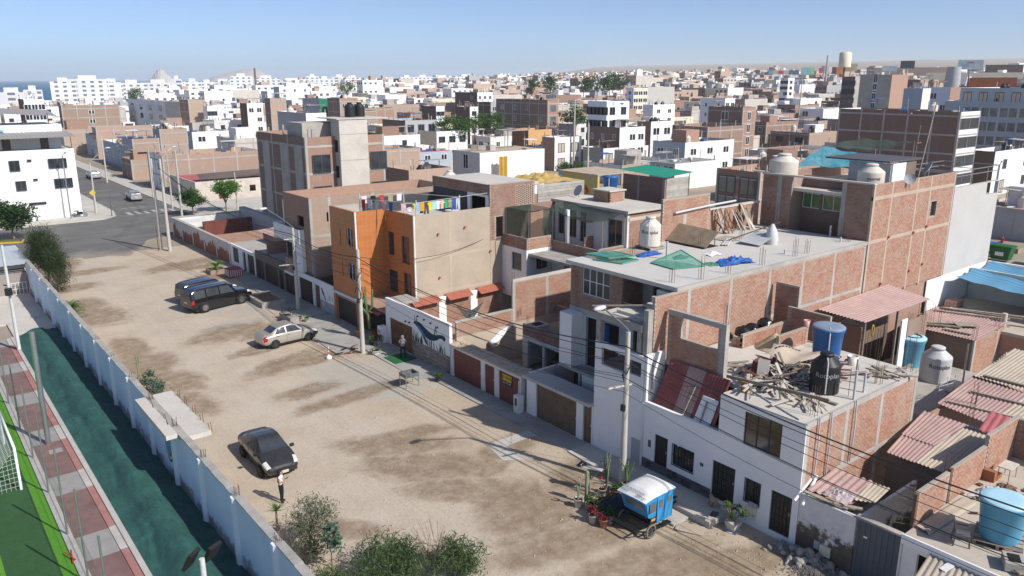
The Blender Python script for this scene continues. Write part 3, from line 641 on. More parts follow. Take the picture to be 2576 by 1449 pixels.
# leaning red sheets and white board: things that stand there
CRED = pm('red_corrugated_sheet',(.27,.075,.07),.55,.18,1.2,12,.1,stain=(.38,.2,.17),st_amt=.6); CPNK = pm('faded_pink_sheet',(.41,.275,.25),.75,.16,.9,10,.15,stain=(.5,.36,.3),st_amt=.6)
CBEI = pm('beige_fibre_cement_sheet',(.47,.4,.32),.9,.14,.9,12,.2,stain=(.33,.28,.23),st_amt=.5)
for i,(ya,yb,mm,l) in enumerate(((22.95,21.75,CRED,'red corrugated sheet leaning at the white pier end of the light well'),(21.8,20.75,CPNK,'faded pink corrugated sheet leaning in the middle of the light well'),(20.8,19.5,CRED,'red corrugated sheet leaning behind the white board'))):
    o = thing('leaning_sheet',l,'sheet',(27.2,(ya + yb) / 2,3.4),group='sheets leaning over the light well')
    corrugated(MB(),(26.78,ya,3.45),(26.78,yb,3.45),(27.78 - .03 * i,ya - .1,5.7),(27.78 - .03 * i,yb - .12,5.7),.17,.025).build('sheet',mm,o)
wb = thing('white_board','white board leaning on the red sheets above the black doors','board',(27,20.2,3.4)); MB().add([(26.7,20.6,3.4),(26.7,19.7,3.4),(27.25,19.6,4.75),(27.25,20.45,4.75),(26.74,20.6,3.4),(26.74,19.7,3.4),(27.29,19.6,4.75),(27.29,20.45,4.75)],[(0,1,2,3),(7,6,5,4),(0,4,5,1),(1,5,6,2),(2,6,7,3),(3,7,4,0)]).build('panel',WHITE,wb)
MB().bar((26.68,20.15,3.5),(27.1,20.1,4.6),.06).build('batten',WOOD,wb)
pk = thing('leaning_plank','weathered plank leaning on the faded pink sheet','plank',(27,21.2,3.4)); MB().bar((26.76,21.25,3.5),(27.35,21.0,5.0),.12,.04).build('board',WOOD,pk)
# roof things on B
def tank(label,c,r,h,mat,lid=None,style='shoulder',text=None,tcol=None,group=None,pipe=True,ang=0.):
    o = thing('water_tank',label,'water tank',c,group=group)
    if style == 'shoulder':
        prof = [(r * .97,0),(r,h * .04)] + [(r * (1 if i % 2 else .985),h * (.06 + .6 * i / 12)) for i in range(13)] + [(r,h * .7),(r * .96,h * .73),(r * .45,h * .9),(r * .42,h * .93)]
        MB().lathe(c,prof,32,False).build('body',mat,o); MB().lathe(c,[(r * .43,h * .92),(r * .47,h * .92),(r * .47,h * .98),(r * .36,h),(.01,h)],24,False).build('lid',lid or mat,o)
    else:
        MB().lathe(c,[(r * .84,0),(r * .97,h * .8),(r * 1.0,h * .81),(r * 1.02,h * .88),(r * 1.02,h * .93)],32,False).build('body',mat,o)
        lo = MB().lathe(c,[(r * 1.05,h * .93),(r * 1.06,h * .96),(r * .98,h * .985),(r * .6,h * 1.0),(.01,h * .99)],32,False).build('lid',lid or mat,o); MB().lathe(c,[(r * 1.03,h * .88),(r * 1.07,h * .89),(r * 1.07,h * .93),(r * 1.03,h * .94)],32,False).build('rim',mat,o)
    if pipe:
        a = R(215) + ang; px,py = c[0] + (r + .06) * math.cos(a),c[1] + (r + .06) * math.sin(a); rr = r * .5 if style == 'shoulder' else r * .9
        MB().tube([(px,py,c[2] + .1),(px,py,c[2] + h * .86),(c[0] + rr * .9 * math.cos(a),c[1] + rr * .9 * math.sin(a),c[2] + h * (.9 if style == 'shoulder' else 1.02))],.035,6).build('pipe',pm('pvc_pipe',(.5,.52,.53),.5),o)
    if text:
        me = text_mesh(text,h * .17); A0 = R(221)
        for v in me.vertices:
            t = A0 + v.co.x / r; rr = r * 1.012 + v.co.z * 0; v.co = (rr * math.cos(t),rr * math.sin(t),h * .5 + v.co.y)
        me.materials.append(tcol); ob = bpy.data.objects.new('lettering',me); COL.objects.link(ob); ob.parent = o
    return o
LET = pm('white_print',(.7,.7,.7),.7,.03); LETD = pm('dark_print',(.04,.04,.05),.7)
tank('black plastic water tank with white lettering on the cluttered roof',(30.35,16.5,5.48),.62,1.75,BLKP,None,'shoulder','Rotoplas',LET)
tank('deep blue tapered water barrel with grey lid on the cluttered roof',(34.1,18.6,5.48),.72,1.72,BLUEP,pm('blue_grey_lid',(.22,.28,.36),.5),'barrel')
pb = thing('small_bucket','small pale bucket beside the deep blue barrel','bucket',(34.35,17.4,5.48)); MB().lathe((34.35,17.4,5.48),[(.2,0),(.26,.45),(.24,.44),(.2,.1),(.01,.1)],16,False).build('pail',TANKW,pb)
def lumber(label,c,n,spread,L,mats,seed,name='lumber_pile',tilt=.12,group=None,cat='lumber'):
    o = thing(name,label,cat,c,group=group); rg = random.Random(seed)
    for i in range(n):
        a = rg.gauss(.4,1.0); l = rg.uniform(.35,1) * L; p = Vector((c[0] + rg.gauss(0,spread[0]),c[1] + rg.gauss(0,spread[1]),c[2] + .04 + rg.random() * spread[2] * max(.1,1 - abs(rg.gauss(0,.5)))))
        d = Vector((math.cos(a),math.sin(a),rg.uniform(-tilt,tilt))) * l / 2; z = max(p.z,c[2] + abs(d.z) + .03); p.z = z
        MB().bar(p - d,p + d,rg.uniform(.05,.2),rg.uniform(.02,.06)).build('board',rg.choice(mats),o)
    return o
lumber('heap of broken weathered boards between the concrete frame and the black tank',(29.6,18.2,5.48),95,(.9,.6,.55),1.6,[WOOD,WOOD,CONCL],2)
lumber('tall jumble of grey planks heaped beside the maroon covered machine',(30.4,18.3,5.48),80,(.9,.5,.9),1.5,[WOOD,WOOD,CONCL,REDP],14,tilt=.6)
lumber('stack of maroon and grey battens leaning beside the black tank',(31.6,17.6,5.48),60,(.75,.4,.6),1.9,[WOOD,REDP,WOOD],5)
lumber('loose boards lying on the roof in front of the black tank',(28.8,16.0,5.48),14,(.45,.3,.1),1.7,[WOOD,CONCL],9)
lumber('flat planks lying along the brick side wall',(34.2,15.7,5.48),12,(.5,.22,.12),2.2,[WOOD,CONCL],11)
lumber('scattered planks seen through the concrete window frame',(29.4,21.8,5.48),26,(.6,.8,.25),1.5,[WOOD,CONCL,WOOD],12)
cb = thing('cardboard_sheet','big curled cardboard sheet lying on the board heap','cardboard',(31.0,18.7,6.2))
def cbf(u,v): return (30.0 + 2.6 * u + .3 * v,19.3 - 1.3 * v - .35 * u,6.45 + .22 * math.sin(u * 5) * (1 - v) - .25 * v + .08 * math.sin(v * 7 + u * 3))
MB().grid(cbf,20,12).build('sheet',pm('cardboard',(.45,.37,.29),.9,.12,1.5,stain=(.34,.28,.22)),cb)
CBT = MB(); [CBT.bar((30.5 + i * .22,19.08 - i * .035,cbf((.5 + i * .22) / 2.6,.13)[2] + .03),(30.62 + i * .22,19.06 - i * .035,cbf((.6 + i * .22) / 2.6,.13)[2] + .03),.1,.012) for i in range(8)]; CBT.build('print',LETD,cb)
um = thing('old_parasol','folded straw coloured parasol lying on the roof by the brick stub walls','parasol',(33.6,21.3,5.48)); MB().lathe((33.6,21.1,5.5),[(.95,0),(.55,.3),(.2,.62),(.03,.75)],20,False,False).build('canopy',pm('straw',(.5,.4,.26),.9,.15,2),um)
MB().tube([(33.6,21.1,5.5),(33.6,21.1,6.4)],.025,6).build('pole',WOOD,um)
mo = thing('covered_machine','maroon covered machine standing in the board heap','machine',(29.7,19.2,5.48)); MB().cbox((29.7,19.2,6.0),(.9,.55,.5),.2,.1).build('cover',REDP,mo); MB().cbox((29.7,19.2,5.65),(.7,.45,.36),.2).build('base',BLKP,mo)
tb = thing('table_top','pale table top standing upright in the board heap','board',(29.1,18.7,5.6)); MB().cbox((29.15,18.75,6.0),(.06,.5,1.0),.4,0,.25).build('panel',TANKW,tb)
sp_ = thing('beam_on_props','long pale timber propped level along the front edge of the roof','timber',(27.6,17.3,5.48)); MB().bar((27.35,19.35,6.0),(28.2,15.05,6.05),.07,.13).build('beam',WOOD,sp_)
MB().cbox((27.5,18.5,5.73),(.24,.24,.5),.2).build('prop',pm('brick_block',(.33,.14,.07),.9),sp_); MB().bar((27.9,17.0,5.48),(27.85,17.1,6.0),.12,.05).build('prop',WOOD,sp_); MB().bar((28.2,16.6,5.48),(27.85,17.1,6.0),.1,.04).build('prop',WOOD,sp_)
for x,y,h,n in ((27.6,15.3,1.2,4),(28.1,18.6,.9,3),(33,15.3,.9,3),(30.6,15.25,1.5,3),(32.9,15.5,1.9,2),(35.6,15.2,1.7,3),(35.5,18.8,1.4,4),(35.4,19.9,1.2,4)): rebar(B,x,y,5.48,h,n,.2)
for x,y,h in ((31.5,15.3,.9),(32.3,16.1,1.1),(30.4,15.15,1.3)): MB().tube([(x,y,5.48),(x,y,5.48 + h)],.055,8).build('pipe',pm('pvc_pipe',(.5,.52,.53)),B)
for x in (27.4,28.3,30.2): MB().tube([(x,14.9,5.6),(x,14.86,4.4),(x,14.9,2.8)],.035,6).build('pipe',pm('pvc_pipe',(.5,.52,.53)),B)
MB().tube([(28.0,18.8,5.52),(27.3,17.0,5.52),(26.9,15.9,5.52),(26.75,15.4,5.52)],.03,6).build('pipe',pm('pvc_pipe',(.5,.52,.53)),B)
# low brick stub walls at the back of B's roof
bricks(B,'y',20.5,33.0,35.6,5.48,6.35,(),BRICK); bricks(B,'y',22.0,32.2,36.0,5.48,6.2,(),BRICK); bricks(B,'x',36.0,19.6,22.0,5.48,7.0,(),BRICKD); bricks(B,'x',32.2,22.02,22.6,5.48,6.0,(),BRICKD)
bricks(B,'x',36.6,21.8,23.2,5.48,8.0,(),BRICKD)
for i,(x,y,s,l) in enumerate(((33.2,22.7,.42,'shiny black rubbish bag nearer the concrete frame'),(34.2,22.9,.38,'shiny black rubbish bag between two others'),(35.2,22.75,.45,'shiny black rubbish bag beside the pale bucket'))):
    o = thing('rubbish_bag',l,'rubbish bag',(x,y,5.48),group='black rubbish bags on the roof'); b = MB()
    def bf(u,v,s=s,x=x,y=y,i=i):
        t,ph = u * 2 * math.pi,v * math.pi; r = s * (1 + .25 * mnoise.noise((math.cos(t) * 2 + i,math.sin(t) * 2,ph * 2))); return (x + r * math.sin(ph) * math.cos(t),y + r * math.sin(ph) * math.sin(t),5.5 + s * .9 + r * .95 * math.cos(ph))
    b.grid(bf,20,12).build('bag',pm('black_bag_film',(.012,.012,.014),.25,.3,4,spec=.6),o)
bu = thing('pink_bucket','small pink bucket on the low brick stub wall','bucket',(35.5,20.55,6.35)); MB().lathe((35.5,20.57,6.35),[(.13,0),(.17,.34),(.15,.33),(.01,.1)],14,False).build('pail',pm('pink_plastic',(.6,.35,.33),.5),bu)
# ---------- C / E: tall brick house under construction with flat roof
E_ = thing('brick_house','unfinished three storey brick house with broad flat concrete roof','house',(29,27,0))
# front tower (white) with railing
wl(E_,'x',F,23.43,26.72,-.1,5.88,[(23.62,24.4,4.8,5.52),(24.5,26.28,4.72,5.62)],WHITE)
bx(E_,'terrace_floor',CONCR,F + .19,28.9,23.5,26.7,4.5,4.66)
for a,b in ((23.62,24.4),(24.5,26.28)):
    g = MB(); n = int((b - a) / .14)
    for i in range(n + 1): y = a + (b - a) * i / n; g.tube([(F + .1,y,4.72),(F + .1,y,5.5)],.012,4)
    for z in (4.9,5.2,5.5): g.tube([(F + .1,a,z),(F + .1,b,z)],.014,4)
    g.build('railing',RUST,E_)
bx(E_,'column',CONCR,26.62,26.92,26.42,26.71,5.881,7.35); bx(E_,'column',CONCR,26.75,27.1,23.44,23.72,5.881,8.1); bx(E_,'beam',CONCR,26.64,26.9,23.73,26.41,7.0,7.35)
bx(E_,'column',CONCR,26.7,26.95,23.8,24.05,5.882,7.0)
sl = MB(); sl.box(26.95,29.0,24.0,26.7,7.1,7.3)
for i in range(5): sl.box(27.0 + .3 * i,27.32 + .3 * i,24.2,26.0,7.3,7.36 + .05 * ((i * 3) % 4))
sl.build('rubble_slab',CONCL,E_)
wl(E_,'x',29.0,23.5,31.15,3.0,6.0,[(25.7,26.4,4.66,6.0),(27.4,29.9,3.02,5.9)],pm('pale_aqua_wall',(.5,.56,.6),.85),name='wall')
cu = MB().grid(lambda u,v: (28.4 + .05 * math.sin(u * 40),27.55 + 1.0 * u,4.9 + 1.15 * v),40,4); cu.build('curtain',pm('blue_cloth',(.03,.1,.3),.9,.2),E_)
bx(E_,'dark_room',DARK,29.25,29.3,27.3,30.0,3.0,6.0); bx(E_,'wall',WHITE,28.2,29,30.2,31.18,3.0,6.05)
bricks(E_,'x',29.0,27.3,31.2,6.3,8.68,[(28.2,30.28,7.12,8.66)],BRICKD,mort=MORTARD); beams(E_,'x',29.0,23.45,31.2,[6.0],.3,CONC,.05)
window(E_,'x',29.0,28.2,30.28,7.12,8.66,WHITE,GLASS,4,1,.1)
bricks(E_,'y',27.28,29.02,30.6,6.3,8.68,(),BRICKD,mort=MORTARD); wl(E_,'x',30.6,23.5,27.3,6.3,8.68,[(24.2,26.6,6.4,8.6)],CONC); window(E_,'x',30.6,24.2,26.6,6.4,8.6,STEEL,GLASS,4,1,.08)
bx(E_,'balcony_floor',CONC,29.0,30.6,23.5,27.28,6.15,6.3); g = MB(); g.tube([(29.05,23.6,7.3),(29.05,27.2,7.3)],.025,5); g.tube([(29.05,23.6,6.9),(29.05,27.2,6.9)],.018,5); g.build('railing',STEEL,E_)
st = MB()
for i in range(4): st.box(28.0 + .35 * i,28.36 + .35 * i,23.75,24.7,7.3 + .28 * i,8.0 + .28 * i)
st.build('stairs',CONCL,E_); flat_roof(E_,28.7,46.45,23.42,31.3,8.9,pm('roof_concrete',(.55,.525,.48),.9,.1,.35,7,.2,stain=(.42,.39,.34),st_amt=.5)); bx(E_,'rear_wall',BRICKF,46.2,46.44,23.6,31.1,0,8.69)
bx(E_,'side_wall',BRICKF,29.2,46.2,31.0,31.2,0,8.69)
bricks(E_,'y',23.43,27.15,46.3,5.48,8.69); cols(E_,'y',23.43,[29.6,32.9,36.3,39.5,42.8,46.2],5.4,8.69,.22); beams(E_,'y',23.43,28.72,46.4,[8.695],.21)
bx(E_,'lower_wall',BRICKF,27.2,46.2,23.45,23.6,0,5.48); beams(E_,'y',23.43,36,46.3,[5.9],.2)
for x,y in ((32.4,29.8),(30.9,23.8),(33,23.75),(35.95,23.75),(40.6,28.4),(37,28.7),(40.5,23.9),(45.5,24.2),(39.3,23.9),(29.3,24.3),(34.4,31.0),(38,31)): rebar(E_,x,y,8.9,random.uniform(.75,1.1),4,.18)
for x,y,h in ((33.1,27.9,1.0),(46.2,25.8,.7),(39.4,24.6,.25),(45.0,24.4,.3)): MB().tube([(x,y,8.9),(x,y,8.9 + h)],.06,8).build('vent_pipe',pm('pvc_pipe',(.5,.52,.53)),E_)
MB().bar((26.2,26.6,7.75),(27.3,23.6,8.25),.16,.06).build('plank',WOOD,E_)
# carport D in front of E
Dg = thing('carport_front','low carport with brown metal gate and concrete ledge in front of the unfinished brick house','carport',(26.6,29.4,0))
wl(Dg,'x',F,26.75,32.1,-.1,2.28,[(26.85,27.5,.05,2.2),(28.0,31.3,.05,2.2)],WHITE); door(Dg,'x',F,28.0,31.3,.05,2.2,BROWNG,'garage_door',leaf=2); door(Dg,'x',F,26.85,27.5,.05,2.2,BROWNG)
bx(Dg,'ledge',pm('grey_ledge',(.48,.46,.43),.9,.12),26.3,27.65,26.75,32.15,2.281,2.45); bx(Dg,'side_wall',WHITED,26.8,30.6,32.0,32.14,0,2.5); bx(Dg,'yard_floor',CONCR,26.8,29.2,26.8,32.0,0,.06)
bx(Dg,'upper_slab',CONC,28.2,31,26.75,31.2,2.85,3.01); bx(Dg,'wall',WHITED,28.3,28.45,26.8,29.4,.06,2.85); bx(Dg,'post',GREYP,28.25,28.4,29.5,29.65,.06,2.85); bx(Dg,'dark_room',DARK,29.4,29.5,26.9,31.2,.06,2.85)
ut = thing('meter_post','short white meter post between the maroon and brown gates','post',(26.2,32.35,0)); MB().box(26.05,26.45,32.2,32.62,0,1.15).build('body',WHITED,ut); MB().box(26.035,26.05,32.3,32.5,.55,1.0).build('meter_box',DGREY,ut)
MB().tube([(26.3,32.45,1.15),(26.35,32.5,1.95)],.03,6).build('conduit',WHITED,ut)
# things on E's roof
tank('tall cream water tank on a pallet on the broad flat roof',(34.5,30.4,9.1),.62,1.72,TANKW,None,'shoulder','Rotoplas',LETD)
def pallet(c,label,rz=0.,s=1.25):
    o = thing('pallet',label,'pallet',c,rz)
    for i in range(5): MB().box(-s / 2 + i * s / 5 + .02,-s / 2 + (i + 1) * s / 5 - .04,-s / 2,s / 2,.15,.175).build('slat',WOOD,o,True)
    for i in range(3): MB().box(-s / 2,s / 2,-s / 2 + i * (s - .1) / 2,-s / 2 + i * (s - .1) / 2 + .1,.03,.15).build('bearer',WOOD,o,True)
    for i in range(2): MB().box(-s / 2 + i * (s - .12),-s / 2 + .12 + i * (s - .12),-s / 2,s / 2,0,.03).build('slat',WOOD,o,True)
    return o
pallet((34.5,30.4,8.9),'wooden pallet under the tall cream tank')
NETG = netmat('green_plastic_net',(.06,.3,.21),.35); TARP = pm('blue_tarp',(.03,.12,.42),.5,.3,3,spec=.4)
def crumple(label,c,sx,sy,h,mat,seed,name='tarpaulin',cat='tarp',rz=0.,grp=None):
    o = thing(name,label,cat,c,rz,grp)
    def fn(u,v):
        x,y = (u - .5) * 2,(v - .5) * 2; e = max(0,1 - (x * x + y * y) ** .5 * .75); rr = 1 + .3 * mnoise.noise((x * 1.5 + seed,y * 1.5,0))
        return (x * sx * rr,y * sy * rr,.015 + h * e * (.35 + abs(mnoise.noise((x * 3 + seed,y * 3,1)) + .5 * mnoise.noise((x * 8,y * 8,seed)))))
    MB().grid(fn,26,26).build('sheet',mat,o,True); return o
crumple('crumpled blue tarp lying by the edge above the brick side wall',(35.2,25.0,8.9),1.3,.5,.5,TARP,3,rz=-.2); crumple('small green net scrap next to the blue tarp',(33.9,25.5,8.9),.4,.4,.2,NETG,8,'net_scrap','net')
crumple('blue tarp scrap between the tall cream tank and the green frames',(33.2,29.3,8.9),.85,.4,.25,TARP,5); crumple('blue tarp scrap behind the stacked green frames',(31.2,31.0,8.9),.8,.3,.2,TARP,6); crumple('beige rubble spread by the stacked green frames',(32.0,30.2,8.9),1.5,.8,.12,pm('rubble',(.4,.31,.22),.95),7,'rubble_heap','rubble')
crumple('white plastic sheet heap near the middle of the flat roof',(36.0,27.0,8.9),.45,.3,.3,WHITE,10,'plastic_sheet','plastic'); crumple('dark cloth heap behind the propped green frame',(33.9,27.6,8.9),.5,.3,.3,DGREY,11,'cloth_heap','cloth')
def netframe(label,P):
    o = thing('netted_hatch',label,'frame',Vector(P[0])); P = [Vector(p) for p in P]; m = MB()
    for a,b in zip(P,P[1:] + P[:1]): m.bar(a,b,.06)
    m.build('frame',pm('green_timber',(.1,.3,.22),.8),o); MB().grid(lambda u,v: P[0].lerp(P[1],u).lerp(P[3].lerp(P[2],u),v) + Vector((0,0,.015 - .1 * math.sin(u * 3.1) * math.sin(v * 3.1) * .6)),10,10).build('net',NETG,o)
netframe('green net frame lying flat with rubble, uppermost of two',[(30.0,31.1,9.08),(30.1,29.4,9.12),(31.6,28.9,9.1),(31.8,30.6,9.05)]); netframe('green net frame lying flat beneath the other',[(29.7,30.2,8.95),(30.2,28.5,8.95),(31.6,28.6,8.95),(31.2,30.2,8.95)])
netframe('green net frame propped up like a low tent',[(31.6,27.7,8.95),(31.4,26.0,8.95),(33.3,25.4,8.98),(33.2,27.0,9.55)])
ho = thing('stair_hatch','dark stairwell opening with a propped wooden hatch cover','hatch',(37.6,30.2,8.9)); bx(ho,'opening',DARK,36.7,38.3,28.3,32.2 - 1.1,8.88,8.905)
hq = [(36.9,31.2,8.95),(36.9,28.2,8.95),(38.1,28.2,9.75),(38.1,31.2,9.85)]; MB().add([Vector(p) for p in hq] + [Vector(p) + Vector((-.03,0,.05)) for p in hq],[(0,1,2,3),(7,6,5,4),(0,4,5,1),(1,5,6,2),(2,6,7,3),(3,7,4,0)]).build('cover',pm('brown_boards',(.26,.2,.14),.9,.25,2),ho)
for y in (28.6,29.6,30.6): MB().bar((36.92,y,9.0),(38.08,y,9.78),.06,.05).build('batten',WOOD,ho)
MB().bar((38.0,28.4,8.9),(38.05,28.5,9.7),.05).build('prop',WOOD,ho)
pp = thing('ply_panel','grey plywood panel lying on the flat roof','panel',(40.3,29.4,8.9)); MB().cbox((40.4,29.3,8.93),(1.6,1.1,.04),.15).build('panel',WOOD,pp)
cs = thing('sheet_heap','heap of pale corrugated offcuts and sacks with a leaning pole','sheets',(40.6,27.2,8.9)); corrugated(MB(),(39.6,27.9,9.1),(41.4,27.9,9.5),(39.8,26.5,9.0),(41.6,26.4,9.6),.16,.03).build('sheet',TANKG,cs); corrugated(MB(),(38.3,28.2,8.98),(38.6,27.9,8.98),(40.2,29.2,9.0),(40.5,28.9,9.0),.16,.03).build('sheet',TANKG,cs); MB().tube([(39.5,28.8,8.95),(42.3,26.9,10.1)],.035,6).build('pole',RUST,cs)
MB().lathe((41.2,26.7,8.9),[(.35,0),(.4,.3),(.3,.8),(.1,1.2),(.02,1.25)],12,False).build('sack',TANKG,cs)
# ---------- F: lot for sale
Fl = thing('lot_front','maroon gates in a white frame with rough top in front of an open brick lot','gate',(26.6,36,0))
wl(Fl,'x',F,32.6,39.75,-.1,2.12,[(32.75,34.7,.02,1.92),(35.15,36.1,.02,1.92),(36.5,39.45,.02,1.95)],WHITED,.3)
for a,b,n in ((32.75,34.7,2),(36.5,39.45,2),(35.15,36.1,1)): door(Fl,'x',F,a,b,.02,1.94,REDP,'gate_leaf',leaf=n,depth=.06)
cp = MB(); rg = random.Random(4)
for i in range(110): y = rg.uniform(32.4,39.7); x = rg.uniform(26.55,27.5); s = rg.uniform(.06,.2); cp.cbox((x,y,2.18 + rg.random() * .05),(s,s * 1.4,s * .5),rg.uniform(0,3),rg.uniform(-.3,.3))
bx(Fl,'ledge',pm('beige_ledge',(.5,.41,.31),.95,.15),26.5,27.6,32.3,39.76,2.121,2.2); tag(cp.build('rubble',pm('beige_ledge',(.5,.41,.31)),Fl),kind='stuff')
sg = thing('sale_sign','yellow and black SE VENDE sign on the maroon gate','sign',(26.63,34.0,1.5)); MB().box(26.6,26.63,33.5,34.35,1.42,1.8).build('panel',pm('sign_yellow',(.65,.45,.03),.6,.03),sg); MB().box(26.6,26.63,33.5,34.35,1.16,1.42).build('panel',BLKP,sg)
mt = Matrix(((0,0,-1,-.036),(-1,0,0,-.075),(0,1,0,.11),(0,0,0,1))); lettering('SE VENDE',.22,LETD,sg,mt); mt = mt.copy(); mt[2][3] = -.21; lettering('961 377 483',.15,LET,sg,mt)
Fb = thing('brick_lot','open dirt lot with brick party walls and a half built brick room','building site',(34,36,0)); bx(Fb,'lot_floor',pm('lot_soil',(.27,.22,.16),.95,.2),27.6,46,32.2,39.7,0,.05)
bricks(Fb,'y',39.78,27.1,31.7,2.5,3.45,(),BRICK); bx(Fb,'plaster_wall',BEIGE,27.1,31.7,39.79,39.92,0,2.5); bx(Fb,'coping',CONC,27.0,31.7,39.74,39.95,3.451,3.56)
bricks(Fb,'y',39.78,31.71,46,2.6,5.38,(),BRICK); bx(Fb,'lower_wall',BEIGE,31.71,46,39.79,39.92,0,2.6); cols(Fb,'y',39.78,[31.8,34.75,38,41.5,45.8],0,5.4,.24); beams(Fb,'y',39.78,31.7,46,[5.385],.2,CONCL)
for x in (31.8,34.75): rebar(Fb,x,39.8,5.55,.5,3)
wl(Fb,'x',31.2,32.2,38.1,.05,2.3,[(32.4,34.2,.05,2.0),(34.5,35.9,.05,2.0),(36.1,37.6,.05,2.0)],WHITED); bricks(Fb,'x',31.2,32.2,38.1,2.31,3.05,(),BRICKD,mort=MORTARD); bricks(Fb,'x',35.5,36.0,39.7,2.6,3.2,(),BRICKD,mort=MORTARD)
bricks(Fb,'y',35.9,33.4,35.5,2.6,3.3,(),BRICKD,mort=MORTARD); bx(Fb,'column',CONC,35.35,35.6,35.7,35.95,2.3,3.4)
bx(Fb,'roof_slab',pm('lot_soil',(.27,.22,.16)),31.36,36.5,32.2,38.1,2.2,2.6); bx(Fb,'inner_wall',BROWNP,34.0,34.2,32.3,38,.05,2.2); bx(Fb,'side_wall',WHITED,31.3,36.4,38.0,38.1,.05,2.3)
ch = MB(); ch.box(31.4,32.6,37.0,38.0,2.6,3.0); ch.build('cistern',CONC,Fb); bx(Fb,'cistern_mouth',DARK,31.6,32.4,37.2,37.85,2.98,3.005)
for x,y in ((31.6,38.05),(35.45,35.8),(32.2,39.6)): rebar(Fb,x,y,3.05,.5,4,.12)
crumple('heap of pale plaster rubble on the soil roof of the brick lot',(34.6,34.2,2.6),1.2,.9,.35,pm('rubble',(.4,.31,.22)),21,'rubble_heap','rubble')
fp = thing('white_parasol','folded white parasol leaning against the plaster wall of the lot','parasol',(31,39.6,1.6)); MB().tube([(29.7,39.55,1.5),(30.6,39.6,2.1),(31.6,39.6,2.6)],[.28,.22,.05],10).build('canopy',WHITE,fp)
# ---------- G: house with the whale mural
Gh = thing('mural_house','low white front with a whale mural, wooden gate and stone cladding','house',(26.6,44,0))
wl(Gh,'x',F,39.85,48.0,-.1,3.45,[(44.42,47.46,.08,2.12)],WHITE,.22); d = door(Gh,'x',F,44.42,47.46,.08,2.12,WOODD,'garage_door',leaf=2)
for i in range(9):
    z = .1 + i * .225; MB().box(F + .075,F + .1,44.44,45.92,z + .012,z + .21).build('plank',WOODD,d); MB().box(F + .075,F + .1,45.95,47.44,z + .012,z + .21).build('plank',WOODD,d)
STONE = pm('stone_strip',(.33,.28,.24),.9,.2,3,20,.3,rndv=.45); cl = bx(Gh,'cladding',DGREY,F - .02,F,39.86,44.4,.05,1.25); su = MB().box(-.02,.0,-.19,.19,-.032,.032); sme = bpy.data.meshes.new('stone'); sme.from_pydata(su.v,[],su.f); sme.materials.append(STONE)
for j in range(17):
    for i in range(11):
        y = 40.08 + i * .4 + (.2 if j % 2 else 0)
        if y < 44.3: inst('stone_strip',sme,cl,(F - .024 - random.random() * .012,y,.09 + j * .07))
# the whale: flat painted shapes
def paint(par,name,mat,pts,plane=F,off=.004): n = len(pts); MB().add([(plane - off,y,z) for y,z in pts],[tuple(range(n))]).build(name,mat,par)
WBLUE = pm('mural_navy',(.02,.045,.075),.8,.1); WLB = pm('mural_blue',(.1,.22,.36),.8,.1); WGR = pm('mural_green',(.09,.13,.07),.8,.15); WGR2 = pm('mural_dark_green',(.04,.07,.04),.8,.15)
paint(Gh,'mural_whale',WBLUE,[(44.25,2.5),(44.1,2.62),(43.75,2.72),(43.35,2.7),(42.9,2.55),(42.4,2.38),(41.9,2.28),(41.45,2.3),(41.1,2.42),(40.7,2.5),(40.35,2.46),(40.3,2.3),(40.45,2.1),(40.7,2.22),(41.0,2.2),(41.25,2.02),(41.7,1.85),(42.2,1.78),(42.6,1.84),(42.95,1.98),(43.3,2.12),(43.7,2.3)])
paint(Gh,'mural_belly',WLB,[(44.2,2.5),(43.75,2.3),(43.35,2.05),(42.95,1.72),(42.55,1.3),(42.5,1.55),(42.75,1.9),(43.1,2.2),(43.5,2.42)],F,.006); paint(Gh,'mural_fin',WBLUE,[(42.9,1.9),(42.6,1.5),(42.45,1.28),(42.75,1.45),(43.05,1.8)],F,.008)
rg = random.Random(3)
for i in range(30):
    y = rg.choice([rg.uniform(43.2,44.35),rg.uniform(40.1,42.3),rg.uniform(40.1,44.35)]); l = rg.uniform(.35,.9); s = rg.uniform(-.25,.25); w = .05
    paint(Gh,'mural_leaf',rg.choice([WGR,WGR2]),[(y - w,1.27),(y + w,1.27),(y + w * 1.2 + s * .5,1.27 + l * .55),(y + s,1.27 + l),(y - w * .4 + s * .45,1.27 + l * .5)],F,.0095 + .0003 * i)
for y,z,l,s in ((43.95,2.5,.7,.1),(43.8,2.5,.55,-.05),(41.6,2.3,.75,-.25),(41.3,2.3,.6,.2)): paint(Gh,'mural_leaf',WGR,[(y - .05,z),(y + .05,z),(y + .07 + s * .5,z + l * .6),(y + s,z + l)],F,.009)
for y,z in ((43.6,3.1),(42.8,3.05),(42.0,3.0),(41.2,2.9),(44.7,2.4),(45.2,2.35)): MB().disc((F - .05,y,z),'x',.06,.1,8).build('spot_lamp',BLKP,Gh)
bx(Gh,'yard_floor',pm('terracotta_floor',(.38,.25,.19),.9,.12),F + .25,37,40,48,.3,.5); bricks(Gh,'y',47.75,28.0,36.9,.5,2.55,(),BRICKD,mort=MORTAR); cols(Gh,'y',47.75,[31.3,34.2],.5,2.75,.65,WHITE,.05)
for a,b in ((28.6,30.95),(31.65,33.85),(34.55,36.9)): corrugated(MB(),(a,47.2,2.52),(b,47.2,2.56),(a,47.9,2.9),(b,47.9,2.95),.16,.03).build('tile_coping',pm('terracotta_tile',(.38,.13,.085),.85,.2,3),Gh)
bx(Gh,'terrace',CONCR,F + .24,28.3,46.2,47.9,3.25,3.44)
